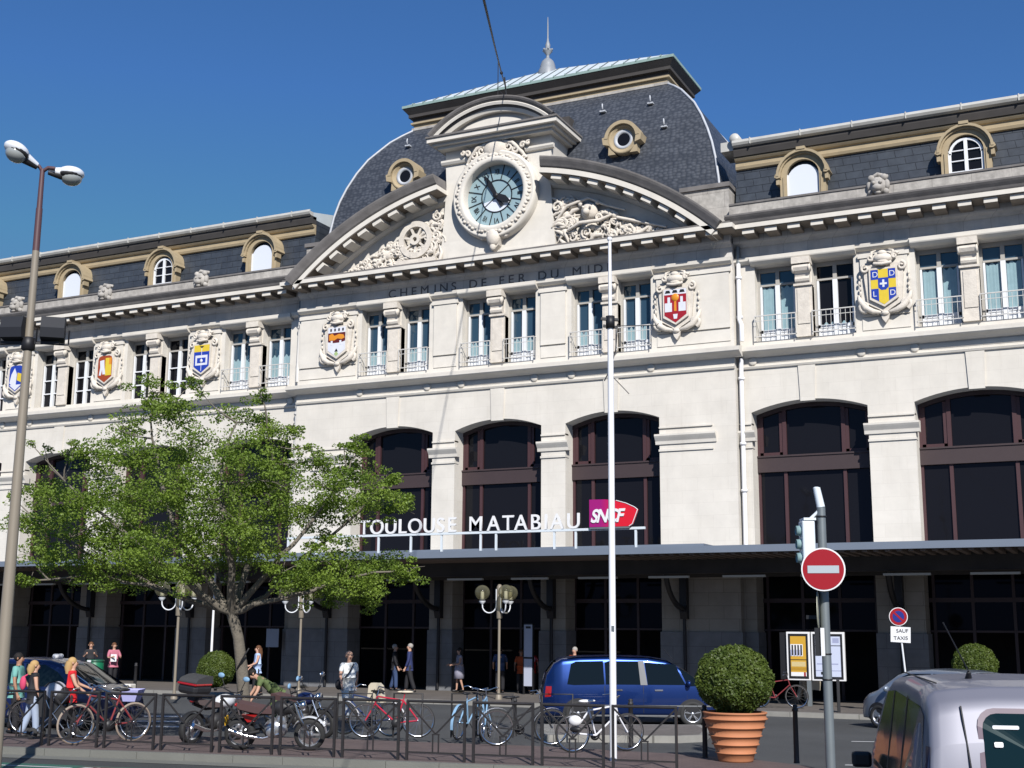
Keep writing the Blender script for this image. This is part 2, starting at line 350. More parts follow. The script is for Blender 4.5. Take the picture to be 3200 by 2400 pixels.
def globemat():
    m, t, p = nodes('smoked_globe'); N, L = t.nodes, t.links
    p.inputs['Base Color'].default_value = (0.25,0.24,0.16,1); p.inputs['Roughness'].default_value = 0.08; p.inputs['Coat Weight'].default_value = 0.6
    tr = N.new('ShaderNodeBsdfTransparent'); tr.inputs[0].default_value = (0.70,0.68,0.55,1)
    fr = N.new('ShaderNodeLayerWeight'); fr.inputs[0].default_value = 0.35; mr = N.new('ShaderNodeMapRange'); mr.inputs[3].default_value = 0.16; mr.inputs[4].default_value = 0.8
    L.new(fr.outputs['Facing'], mr.inputs[0]); ms = N.new('ShaderNodeMixShader'); L.new(mr.outputs[0], ms.inputs[0]); L.new(tr.outputs[0], ms.inputs[1]); L.new(p.outputs[0], ms.inputs[2]); L.new(ms.outputs[0], N['Material Output'].inputs[0]); return m
M['globe'] = globemat()
M['binGreen'] = mat('green_bin', (0.01,0.16,0.075), 0.45)
M['skin'] = mat('skin', (0.52,0.30,0.21), 0.6)
M['skin2'] = mat('tanned_skin', (0.36,0.19,0.12), 0.6)
def cm(name, col, **k):
    if name not in M: M[name] = mat(name, col, 0.75, **k)
    return M[name]
# ================================================================ STATION BUILDING
XC = -22.28
CL, CR = XC-9.65, XC+9.65
BX0, BX1 = -64.0, 9.0
st = thing('station_building', 'long cream stone railway station with clock pediment, slate domed roof and arched dark windows', 'building', (0,0,0))
WALLS = [  # x0, x1, y front, arches (centre, half width), window pairs centre, outer offset
    (BX0, CL, 45.0, [-34.46-5.72*i for i in range(5)], 2.07, 1.80),
    (CL, CR, 44.6, [XC-4.82, XC, XC+4.82], 1.90, 1.64),
    (CR, BX1, 45.0, [-10.1+5.72*i for i in range(3)], 2.07, 1.80)]
CUR = {}
def arch_z(dx, hw): return 10.14+0.37*(1-(dx/hw)**2)
for wi, (x0, x1, Y, cs, hw, ow) in enumerate(WALLS):
    cs = sorted(cs); b = MB(); T = 1.0
    # lower wall: piers, spandrels with segmental soffits
    ed = [x0]+[e for c in cs for e in (c-hw, c+hw)]+[x1]
    for i in range(0, len(ed), 2):
        b.box(ed[i], ed[i+1], Y, Y+T, 2.3, 4.72, 4); b.box(ed[i], ed[i+1], Y, Y+T, 4.72, 10.14, 0)  # pier below the canopy in the shade-darkened stone, plain wall stone above
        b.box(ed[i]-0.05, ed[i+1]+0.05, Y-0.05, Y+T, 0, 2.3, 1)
        b.box(ed[i], ed[i+1], Y, Y+T, 10.14, 11.74, 0)
        # capital mouldings on the pier
        a0, a1 = ed[i], ed[i+1]
        big = a1-a0 > 4
        if big:
            rng = [(max(a0,a1-0.75), a1)] if i == 0 else ([(a0, a0+0.75)] if i+2 >= len(ed) else [])
            if wi == 1: rng = [(a0, a1-1.05)] if i else [(a0+1.05, a1)]
            if wi == 1 and False: pass
        else: rng = [(a0, a1)]
        if wi == 1 and i == 0: rng = [(a1-2.05, a1)]
        if wi == 1 and i+2 >= len(ed): rng = [(a0, a0+2.05)]
        if wi == 0 and i+2 >= len(ed): rng = [(a0, a0+0.62)]
        if wi == 2 and i == 0: rng = [(a1-0.62, a1)]
        for (q0, q1) in rng:
            b.box(q0-0.0, q1+0.0, Y-0.06, Y+0.3, 9.70, 9.76, 0)
            b.extr([(Y+0.2,9.10),(Y-0.05,9.10),(Y-0.07,9.22),(Y-0.16,9.34),(Y-0.20,9.40),(Y-0.20,9.47),(Y+0.2,9.50)], q0-0.14, q1+0.14, 'x', 0)
            b.box(q0-0.02, q1+0.02, Y-0.05, Y+0.3, 8.84, 8.92, 0)
    NS = 22
    for c in cs:
        for k in range(NS):
            xa = c-hw+2*hw*k/NS; xb = c-hw+2*hw*(k+1)/NS
            za, zb = arch_z(xa-c, hw), arch_z(xb-c, hw)
            b.add([(xa,Y,za),(xb,Y,zb),(xb,Y,11.74),(xa,Y,11.74)], [(0,1,2,3)], 0)
            b.add([(xa,Y,za),(xb,Y,zb),(xb,Y+T,zb),(xa,Y+T,za)], [(0,3,2,1)], 0)
        b.extr([(c-0.26,arch_z(0,hw)-0.07),(c+0.26,arch_z(0,hw)-0.07),(c+0.31,11.74),(c-0.31,11.74)], Y-0.05, Y+0.02, 'y', 0)
    # string course with disc frieze
    b.box(x0, x1, Y-0.02, Y+T, 11.74, 12.18, 0)
    b.extr([(Y,11.73),(Y-0.07,11.75),(Y-0.10,11.82),(Y,11.87)], x0, x1, 'x', 0)
    b.extr([(Y,12.16),(Y-0.12,12.17),(Y-0.20,12.22),(Y-0.42,12.30),(Y-0.46,12.34),(Y-0.46,12.49),(Y-0.10,12.56),(Y,12.56)], x0-(0.3 if wi==1 else 0), x1+(0.3 if wi==1 else 0), 'x', 0)
    b.box(x0, x1, Y, Y+T, 12.18, 12.76, 2)
    pitch = 0.5*abs(cs[1]-cs[0])
    dxs = [c+o for c in cs for o in (-1.0, 1.0)] if wi != 1 else [c+o for c in cs for o in (-1.65, 1.65)]
    for c in cs:
        for o in ((-1.62, 1.62) if wi == 1 else (-1.95, 1.95)):
            b.lathe([(0,-0.07),(0.125,-0.07),(0.15,-0.05),(0.155,0.01)], (c+o, Y-0.02, 12.03), 18, 0, True, 'y')
            b.box(c+o+0.24, c+o+((3.66 if o < 0 else 1.56) if wi != 1 else (3.0 if o < 0 else 1.34)), Y-0.038, Y, 11.94, 12.11, 0)
    # upper storey wall with window openings
    WZ0, WZ1 = 12.76, 15.60
    eds = [x0]
    for c in cs: eds += [c-ow, c-0.30, c+0.30, c+ow]
    eds.append(x1)
    for i in range(0, len(eds), 2): b.box(eds[i], eds[i+1], Y, Y+0.62, WZ0, WZ1, 2)
    b.box(x0, x1, Y, Y+0.62, WZ1, 16.50, 3)
    dz = -0.006 if wi == 1 else 0.0
    # window head moulding
    for c in cs:
        b.extr([(Y,15.60),(Y-0.16,15.63),(Y-0.28,15.72),(Y-0.30,15.76),(Y-0.30,15.90),(Y-0.04,15.94),(Y,15.94)], c-ow-0.12, c+ow+0.12, 'x', 2)
    gaps = [(x0, cs[0]-ow-0.12)]+[(cs[i]+ow+0.12, cs[i+1]-ow-0.12) for i in range(len(cs)-1)]+[(cs[-1]+ow+0.12, x1)]
    for g0, g1 in gaps:
        b.extr([(Y,15.70),(Y-0.10,15.72),(Y-0.20,15.80),(Y-0.22,15.93),(Y,15.97)], g0, g1, 'x', 2)
        if g1-g0 > 0.8:
            b.box(g0+0.12, g1-0.12, Y-0.07, Y, 13.30, 15.42, 2); b.box(g0+0.05, g1-0.05, Y-0.11, Y, 15.42, 15.56, 2)
            b.box(g0+0.12, g1-0.12, Y-0.03, Y, 12.80, 13.24, 2)
    # entablature
    b.extr([(Y,16.36),(Y-0.05,16.38),(Y-0.10,16.46),(Y-0.22,16.52),(Y-0.24,16.58),(Y-0.24,16.78),(Y,16.78)], x0, x1, 'x', 3)
    xa, xb = (x0-0.35, x1+0.35) if wi == 1 else (x0, x1)
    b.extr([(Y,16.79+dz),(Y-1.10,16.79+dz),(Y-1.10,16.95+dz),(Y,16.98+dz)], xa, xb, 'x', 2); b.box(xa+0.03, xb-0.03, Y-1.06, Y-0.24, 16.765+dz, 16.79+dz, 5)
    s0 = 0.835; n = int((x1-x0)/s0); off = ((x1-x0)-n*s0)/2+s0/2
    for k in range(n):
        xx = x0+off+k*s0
        b.box(xx-0.22, xx+0.22, Y-1.00, Y-0.97, 16.60, 16.765, 2); b.box(xx-0.22, xx+0.22, Y-0.97, Y-0.24, 16.60, 16.765, 5)  # modillion: pale front strip, body coloured dark to paint in its shade
    o = b.build('wall', [M['stone'], M['plinth'], M['stone2'], M['frieze'], M['shadestone'], M['soot_shade']], st)
# upper wing cornice (grimy cyma) and parapet
for (x0, x1) in ((BX0, CL+0.0), (CR, BX1)):
    Y = 45.0; b = MB()
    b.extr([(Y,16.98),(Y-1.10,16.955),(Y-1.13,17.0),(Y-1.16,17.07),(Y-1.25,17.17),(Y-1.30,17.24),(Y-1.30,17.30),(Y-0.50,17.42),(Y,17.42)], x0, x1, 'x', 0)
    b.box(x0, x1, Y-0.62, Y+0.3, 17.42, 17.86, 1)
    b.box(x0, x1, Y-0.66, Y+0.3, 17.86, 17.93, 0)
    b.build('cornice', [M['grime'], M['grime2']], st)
    # mansard
    ms = MB()
    ms.extr([(45.25,17.93),(45.55,19.66),(45.55,20.30),(54,20.3),(54,17.93)], x0, x1, 'x', 0)
    ms.build('mansard_roof', M['slate'], st)
    e = MB()
    e.extr([(45.55,19.62),(45.44,19.64),(45.40,19.74),(45.43,19.76),(45.43,19.92),(45.34,19.95),(45.28,20.02),(45.28,20.06),(45.55,20.08)], x0, x1, 'x', 0)
    e.extr([(45.55,20.08),(45.22,20.08),(45.16,20.30),(45.16,20.42),(45.55,20.44)], x0, x1, 'x', 1)
    e.build('eave_moulding', [M['beige'], M['eave']], st)
    g = MB()
    pr = [(45.30,20.42),(45.12,20.42),(45.02,20.47),(44.97,20.56),(44.99,20.66),(45.04,20.68),(45.05,20.60),(45.30,20.60)]
    g.extr(pr, x0, x1, 'x', 0, smooth=False)
    xx = x0+0.7
    while xx < x1:
        g.box(xx-0.02, xx+0.02, 44.955, 45.3, 20.44, 20.69, 0); xx += 1.9
    g.extr([(45.3,20.60),(50,21.6),(54,20.5),(54,20.3),(45.3,20.3)], x0, x1, 'x', 1)
    g.build('gutter', [M['gutter'], M['zinc']], st)

# ---- arched glazing
def arch_window(c, hw, Y):
    p = sub('arched_window', st); YG = Y+0.78
    b = MB(); w_ = 0.12
    NS = 16
    # spandrel band
    b.box(c-hw, c+hw, YG-0.14, YG+0.1, 8.02, 8.58, 1)
    b.box(c-hw, c+hw, YG-0.18, YG, 8.56, 8.62, 1)
    for s_ in (-1, 1):
        b.box(c+s_*(hw-0.05)-0.05, c+s_*(hw-0.05)+0.05, YG-0.06, YG+0.06, 4.9, 10.2, 0)
        b.box(c+s_*1.06-0.07, c+s_*1.06+0.07, YG-0.08, YG+0.06, 8.6, 10.45, 0)
        b.box(c+s_*1.06-0.06, c+s_*1.06+0.06, YG-0.06, YG+0.06, 4.9, 8.02, 0)
        a, d = sorted((c+s_*(1.13), c+s_*(hw-0.10)))
        for (q0,q1,z0,z1) in ((a,a+w_,8.62,10.2),(d-w_,d,8.62,10.2),(a,d,8.62,8.62+w_)):
            b.box(q0, q1, YG-0.05, YG+0.04, z0, z1, 0)
    for k in range(NS):
        xa = c-hw+2*hw*k/NS; xb = c-hw+2*hw*(k+1)/NS; za, zb = arch_z(xa-c,hw), arch_z(xb-c,hw)
        b.extr([(xa,za-0.15),(xb,zb-0.15),(xb,zb+0.02),(xa,za+0.02)], YG-0.10, YG+0.05, 'y', 1)
    b.build('window_frame', [M['plum'], M['plum2']], p)
    g = MB()
    g.add([(c-hw,YG+0.02,4.8),(c+hw,YG+0.02,4.8),(c+hw,YG+0.02,10.6),(c-hw,YG+0.02,10.6)], [(0,1,2,3)], 0)
    g.build('pane', M['dglass'], p)
for (x0, x1, Y, cs, hw, ow) in WALLS:
    for c in cs: arch_window(c, hw, Y)

# ---- french windows with railings, and scroll consoles
RAIL_SRC = {}
def french_window(xa, xb, Y, kind):
    p = sub('french_window', st); YG = Y+0.42; c = (xa+xb)/2; W = xb-xa; iw = W-0.12
    f = MB()
    f.box(xa, xb, YG-0.04, YG+0.1, 15.44, 15.60, 1)
    f.box(xa, xa+0.10, YG-0.04, YG+0.1, 12.76, 15.45, 1); f.box(xb-0.10, xb, YG-0.04, YG+0.1, 12.76, 15.45, 1)
    f.box(c-0.07, c+0.07, YG-0.05, YG+0.08, 14.92, 15.45, 1); f.box(xa+0.1, xb-0.1, YG-0.06, YG+0.08, 14.90, 14.97, 1)
    x_l, x_r = xa+0.10, xb-0.10
    f.box(c-0.085, c+0.085, YG-0.08, YG+0.06, 12.80, 14.90, 0)
    for (q0, q1) in ((x_l, x_l+0.07), (x_r-0.07, x_r)): f.box(q0, q1, YG-0.055, YG+0.05, 12.8, 14.9, 0)
    if kind != 'old':
        f.box(x_l, x_r, YG-0.055, YG+0.05, 13.12, 13.24, 0); f.box(x_l, x_r, YG-0.03, YG+0.05, 12.80, 13.12, 0)
        for k in range(5): f.box(x_l+0.12+k*(W-0.5)/4, x_l+0.15+k*(W-0.5)/4, YG-0.042, YG, 12.9, 13.05, 0)
    else:
        for z in (13.45, 14.1): f.box(x_l, x_r, YG-0.05, YG+0.04, z, z+0.05, 0)
    f.build('window_frame', [M['wwhite'], M['taupe']], p)
    g = MB(); g.add([(xa,YG+0.04,12.8),(xb,YG+0.04,12.8),(xb,YG+0.04,15.5),(xa,YG+0.04,15.5)], [(0,1,2,3)], 0)
    g.build('pane', M['wglass'] if kind not in ('old','dark') else M['dglass'], p)
    if kind != 'old':
        cu = MB(); zt = {'low':13.75, 'tall':14.85, 'mid':14.2, 'dark':13.3}[kind]
        for (q0, q1) in ((x_l+0.09, c-0.1), (c+0.1, x_r-0.09)):
            n = 14; vs = []
            for k in range(n+1):
                x = q0+(q1-q0)*k/n; y = YG+0.030-0.004*math.sin(k*1.9)
                zz = zt+0.06*math.sin(k*0.9+q0)
                vs += [(x,y,13.24),(x,y,zz)]
            cu.add(vs, [(2*k,2*k+2,2*k+3,2*k+1) for k in range(n)], 0, True)
        cu.build('curtain', M['curtain'], p)
        r = MB(); Yr = Y-0.16; z0 = 12.80; z1 = 13.69; ra, rb = xa-0.02, xb+0.02
        r.box(ra, rb, Yr-0.02, Yr+0.02, z1-0.035, z1, 0); r.box(ra, rb, Yr-0.015, Yr+0.015, z0+0.08, z0+0.11, 0); r.box(ra, rb, Yr-0.012, Yr+0.012, z1-0.22, z1-0.20, 0)
        for xx in (ra, rb-0.03): r.box(xx, xx+0.03, Yr-0.015, Yr+0.015, z0, z1, 0)
        for xx in (ra, rb-0.03): r.box(xx, xx+0.03, Yr, Y, z1-0.03, z1, 0)
        n = 9
        for k in range(1, n):
            xx = ra+(rb-ra)*k/n; r.box(xx-0.007, xx+0.007, Yr-0.007, Yr+0.007, z0+0.1, z1-0.03, 0)
        # little iron scrolls
        for sx in ():
            pts = [(c+sx*(W/2-0.1-0.09*math.cos(t)), Yr-0.01, z0+0.35+0.22*math.sin(t*0.9)-0.05) for t in [i*0.5 for i in range(11)]]
            r.tube(pts, 0.010, 5, 0)
        r.build('railing', M['railing'], p)
    return p
def console(c, Y):
    b = MB()
    b.box(c-0.30, c+0.30, Y-0.10, Y+0.3, 12.78, 14.66, 0)
    b.box(c-0.22, c+0.22, Y-0.13, Y-0.10, 13.25, 14.55, 0)
    b.box(c-0.34, c+0.34, Y-0.18, Y+0.1, 14.66, 14.74, 0)
    pr = [(Y,14.74),(Y-0.16,14.74),(Y-0.24,14.80),(Y-0.27,14.88),(Y-0.22,14.98),(Y-0.26,15.08),(Y-0.38,15.16),(Y-0.44,15.28),(Y-0.40,15.38),(Y-0.30,15.42),(Y,15.42)]
    b.extr(pr, c-0.26, c+0.26, 'x', 0)
    for s_ in (-1, 1):
        b.lathe([(0.0,0),(0.13,0),(0.15,0.03),(0.15,0.07),(0.0,0.09)], (c+(0.25 if s_>0 else -0.34), Y-0.30, 15.25), 14, 0, True, 'x')
    b.box(c-0.33, c+0.33, Y-0.46, Y, 15.42, 15.66, 0)
    b.build('scroll_console', M['relief'], st)
old = (-40.18, -45.9, -51.62, -57.34)
for wi, (x0, x1, Y, cs, hw, ow) in enumerate(WALLS):
    for c in cs:
        console(c, Y)
        for s_ in (-1, 1):
            a, d = sorted((c+s_*0.30, c+s_*ow))
            k = 'low' if wi == 1 else ('tall' if wi == 2 else 'mid')
            if c < -37: k = 'old'
            if (wi == 2 and s_ > 0 and abs(c+10.1) < 0.1): k = 'dark'
            french_window(a, d, Y, k)

# ---- coats of arms
def shield_poly(w, h, n=10, cx=0, cz=0, inset=0.0, rnd=False):
    w_, t, bt = w/2-inset, h*0.42-inset, -h*0.58+inset*1.3
    if rnd:
        return [(cx-w_,cz+t-0.18),(cx-w_+0.06,cz+t-0.05),(cx-w_+0.2,cz+t),(cx+w_-0.2,cz+t),(cx+w_-0.06,cz+t-0.05),(cx+w_,cz+t-0.18),(cx+w_,cz+bt+0.28),(cx,cz+bt),(cx-w_,cz+bt+0.28)]
    return [(cx-w_,cz+t),(cx+w_,cz+t),(cx+w_,cz+bt+0.3),(cx,cz+bt),(cx-w_,cz+bt+0.3)]
HB = {'blue':(0.02,0.05,0.38), 'yellow':(0.75,0.55,0.04), 'red':(0.35,0.012,0.02), 'orange':(0.75,0.28,0.02), 'hwhite':(0.74,0.75,0.8), 'maroon':(0.12,0.012,0.01), 'rust':(0.35,0.06,0.01), 'lime':(0.40,0.52,0.22)}
for k, v in HB.items(): M['h_'+k] = mat('enamel_'+k, v, 0.35, coat=0.3, var=0.1, vscale=6)
def curl(b, c, r, turns=1.4, a0=0.0, sgn=1, rad=0.05, m=0, y=0.0, taper=True):
    pts = []; n = 16
    for i in range(n+1):
        t = i/n; a = a0+sgn*t*turns*2*math.pi; rr = r*(1-0.8*t)
        pts.append((c[0]+rr*math.cos(a), c[1]-y-0.05*t, c[2]+rr*math.sin(a)))
    b.tube(pts, [rad*(1.15-0.5*i/n) for i in range(n+1)], 6, m)
def coat(cx, Y, design):
    p = sub('coat_of_arms', st); cz = 14.36
    b = MB()
    # carved cartouche
    b.extr([(cx-0.62,15.12),(cx+0.62,15.12),(cx+0.68,14.7),(cx+0.62,14.1),(cx+0.58,13.7),(cx+0.2,13.48),(cx,13.3),(cx-0.2,13.48),(cx-0.58,13.7),(cx-0.62,14.1),(cx-0.68,14.7)], Y-0.12, Y, 'y', 0)
    b.extr(shield_poly(0.98, 1.42, cx=cx, cz=cz), Y-0.22, Y-0.12, 'y', 0)
    for s_ in (-1, 1):
        curl(b, (cx+s_*0.62,Y-0.12,14.98), 0.16, 1.2, 1.57, -s_, 0.055)
        curl(b, (cx+s_*0.70,Y-0.1,13.62), 0.20, 1.3, -1.2, s_, 0.07)
        b.tube([(cx+s_*0.15,Y-0.12,13.36),(cx+s_*0.40,Y-0.16,13.40),(cx+s_*0.66,Y-0.14,13.55),(cx+s_*0.86,Y-0.10,13.86),(cx+s_*0.90,Y-0.06,14.05)], [0.05,0.10,0.12,0.09,0.04], 7, 0)
        for k, zz in enumerate((14.72,14.5,14.3,14.12)): b.ball((cx+s_*(0.84+0.02*math.sin(k*2)),Y-0.06,zz), 0.05+0.012*(k%2), 0, 8, 5, (0.8,0.6,1.4))
    # crown of towers
    b.ball((cx,Y-0.16,15.30), 0.30, 0, 14, 8, (1.15,0.75,0.62)); b.ball((cx,Y-0.24,15.48), 0.13, 0, 10, 6, (1.3,0.8,0.8)); b.ball((cx,Y-0.26,15.16), 0.17, 0, 10, 6, (1.2,0.6,0.5))
    for s_ in (-1,1): b.tube([(cx+s_*0.22,Y-0.16,15.20),(cx+s_*0.40,Y-0.20,15.36),(cx+s_*0.36,Y-0.18,15.56),(cx+s_*0.22,Y-0.14,15.62)], [0.07,0.075,0.05,0.02], 6)
    b.tube([(cx-0.30,Y-0.22,15.12),(cx,Y-0.34,15.05),(cx+0.30,Y-0.22,15.12)], 0.06, 6, 0)
    for s_ in (-1,1): curl(b, (cx+s_*0.42,Y-0.2,15.35), 0.13, 1.1, 0.5, s_, 0.05)
    b.extr([(cx-0.17,13.34),(cx+0.17,13.34),(cx+0.10,13.12),(cx,12.98),(cx-0.10,13.12)], Y-0.13, Y, 'y', 0)
    b.ball((cx,Y-0.14,13.32), 0.12, 0, 10, 6, (1.2,0.7,0.7))
    b.build('cartouche', M['relief'], p)
    s = MB(); mats = [M['h_hwhite'], M['h_blue'], M['h_yellow'], M['h_red'], M['h_orange'], M['h_maroon'], M['h_lime'], M['h_rust'], M['black']]
    W_, WH, BL, YE, RE, OR, MA, LI, RU, BK = 0, 0, 1, 2, 3, 4, 5, 6, 7, 8
    Ys = Y-0.222
    def fl(poly, m, d=0): s.extr(poly, Ys-0.006-0.003*d, Ys, 'y', m)
    P = shield_poly(0.98, 1.42, cx=cx, cz=cz, inset=0.06, rnd=(design in ('rust','bw')))
    L_, T_ = cx-0.43, cz+0.535; B_ = cz-0.74
    if design == 'checks':
        fl(P, YE)
        for (qx, qz) in ((-1,1),(1,1)): fl([(cx+qx*0.17,cz+0.53),(cx+qx*0.425,cz+0.53),(cx+qx*0.425,cz+0.17),(cx+qx*0.17,cz+0.17)], BL, 1)
        for qx in (-1,1): fl([(cx+qx*0.17,cz-0.16),(cx+qx*0.425,cz-0.16),(cx+qx*0.425,cz-0.46),(cx+qx*0.17,cz-0.62)], BL, 1)
        fl([(cx-0.18,cz+0.22),(cx+0.18,cz+0.22),(cx+0.18,cz-0.12),(cx+0.08,cz-0.22),(cx-0.08,cz-0.22),(cx-0.18,cz-0.12)], BL, 2)
        fl([(cx-0.035,cz+0.15),(cx+0.035,cz+0.15),(cx+0.035,cz-0.12),(cx-0.035,cz-0.12)], WH, 3); fl([(cx-0.12,cz+0.04),(cx+0.12,cz+0.04),(cx+0.12,cz-0.03),(cx-0.12,cz-0.03)], WH, 4)
        for (tx, tz, ch) in ((-0.38,0.26,'D'),(0.20,0.26,'D'),(-0.38,-0.44,'L'),(0.20,-0.44,'D')):
            text_mesh('shield_letter', ch, 0.28, 0.004, M['h_hwhite'], p, (cx+tx, Ys-0.014, cz+tz))
    elif design == 'castle':
        fl(P, RE)
        fl([(L_,T_),(cx+0.43,T_),(cx+0.43,T_-0.2),(L_,T_-0.2)], WH, 1)
        for k in range(3): fl([(cx-0.36+0.28*k,T_-0.03),(cx-0.22+0.28*k,T_-0.03),(cx-0.18+0.28*k,T_-0.14),(cx-0.4+0.28*k,T_-0.14)], BK, 2)
        for q in (-1,1):
            fl([(cx+q*0.13,cz-0.32),(cx+q*0.41,cz-0.32),(cx+q*0.41,cz+0.02),(cx+q*0.30,cz+0.02),(cx+q*0.30,cz+0.24),(cx+q*0.20,cz+0.24),(cx+q*0.20,cz+0.02),(cx+q*0.13,cz+0.02)], WH, 2)
        fl([(cx-0.09,cz-0.42),(cx+0.09,cz-0.42),(cx+0.06,cz-0.6),(cx-0.06,cz-0.6)], WH, 2)
        s.lathe([(0.0,-0.02),(0.13,-0.02),(0.15,0.0)], (cx,Ys-0.01,cz+0.22), 14, OR, True, 'y'); fl([(cx-0.04,cz+0.08),(cx+0.04,cz+0.08),(cx+0.05,cz-0.3),(cx-0.05,cz-0.3)], OR, 1)
    elif design == 'leopard':
        fl(P, WH)
        fl([(L_,cz+0.30),(cx+0.43,cz+0.30),(cx+0.43,cz-0.08),(cx+0.2,cz-0.14),(cx-0.2,cz-0.14),(L_,cz-0.08)], MA, 1)
        fl([(cx-0.38,cz+0.22),(cx-0.22,cz+0.28),(cx-0.1,cz+0.17),(cx+0.12,cz+0.24),(cx+0.34,cz+0.2),(cx+0.41,cz+0.06),(cx+0.26,cz+0.0),(cx+0.05,cz+0.05),(cx-0.1,cz-0.03),(cx-0.37,cz-0.02)], OR, 2)
        for k in range(4): fl([(cx-0.33+0.2*k,T_-0.05),(cx-0.25+0.2*k,T_-0.05),(cx-0.25+0.2*k,T_-0.17),(cx-0.33+0.2*k,T_-0.17)], BK, 1)
        for q in (-0.24, 0.2): fl([(cx+q-0.05,cz-0.22),(cx+q+0.05,cz-0.22),(cx+q+0.05,cz-0.04),(cx+q-0.05,cz-0.04)], WH, 2)
        fl([(cx-0.12,cz-0.62),(cx,cz-0.50),(cx+0.12,cz-0.62),(cx+0.0,cz-0.72)], LI, 1); fl([(cx-0.09,cz-0.52),(cx+0.09,cz-0.52),(cx,cz-0.38)], BK, 1)
    elif design == 'tower':
        fl(P, BL)
        fl([(L_,T_),(cx+0.43,T_),(cx+0.43,cz+0.22),(L_,cz+0.22)], YE, 1)
        fl([(cx-0.34,cz+0.06),(cx+0.34,cz+0.06),(cx+0.34,cz-0.40),(cx-0.34,cz-0.40)], WH, 1)
        fl([(cx-0.24,cz-0.06),(cx+0.24,cz-0.06),(cx+0.24,cz-0.30),(cx-0.24,cz-0.30)], BL, 2)
        s.lathe([(0.0,-0.02),(0.07,-0.02),(0.08,0.0)], (cx,Ys-0.01,cz-0.2), 12, WH, True, 'y'); fl([(cx-0.012,cz+0.4),(cx+0.012,cz+0.4),(cx+0.012,cz-0.66),(cx-0.012,cz-0.66)], WH, 3)
        fl([(cx-0.14,cz+0.48),(cx+0.14,cz+0.48),(cx,cz+0.38)], BK, 2)
    elif design == 'rust':
        fl(P, RU); fl([(cx+0.02,cz+0.42),(cx+0.40,cz+0.42),(cx+0.40,cz-0.42),(cx+0.02,cz-0.42)], YE, 1); fl([(cx+0.24,cz+0.42),(cx+0.40,cz+0.42),(cx+0.40,cz+0.1),(cx+0.24,cz+0.1)], OR, 2)
        fl([(cx-0.32,cz+0.30),(cx-0.06,cz+0.34),(cx-0.02,cz-0.02),(cx+0.05,cz-0.36),(cx-0.12,cz-0.36),(cx-0.16,cz-0.12),(cx-0.22,cz-0.40),(cx-0.34,cz-0.40),(cx-0.28,cz-0.02)], WH, 2)
    else:
        fl(P, BL); fl([(cx-0.40,cz-0.62+0.3),(cx-0.30,cz+0.1),(cx-0.1,cz+0.42),(cx+0.06,cz+0.1),(cx+0.02,cz-0.66)], WH, 1); fl([(cx+0.10,cz+0.18),(cx+0.40,cz+0.10),(cx+0.38,cz-0.32),(cx+0.08,cz-0.2)], YE, 1)
        fl([(cx-0.40,cz-0.42),(cx+0.40,cz-0.42),(cx,cz-0.70)], WH, 2)
    s.build('shield', mats, p)
coat(XC-7.52, 44.53, 'leopard'); coat(XC+7.52, 44.53, 'castle'); coat(-7.24, 44.93, 'checks'); coat(-1.52, 44.93, 'tower')
coat(-37.32, 44.93, 'tower'); coat(-43.04, 44.93, 'rust'); coat(-48.76, 44.93, 'bw'); coat(-54.48, 44.93, 'leopard')

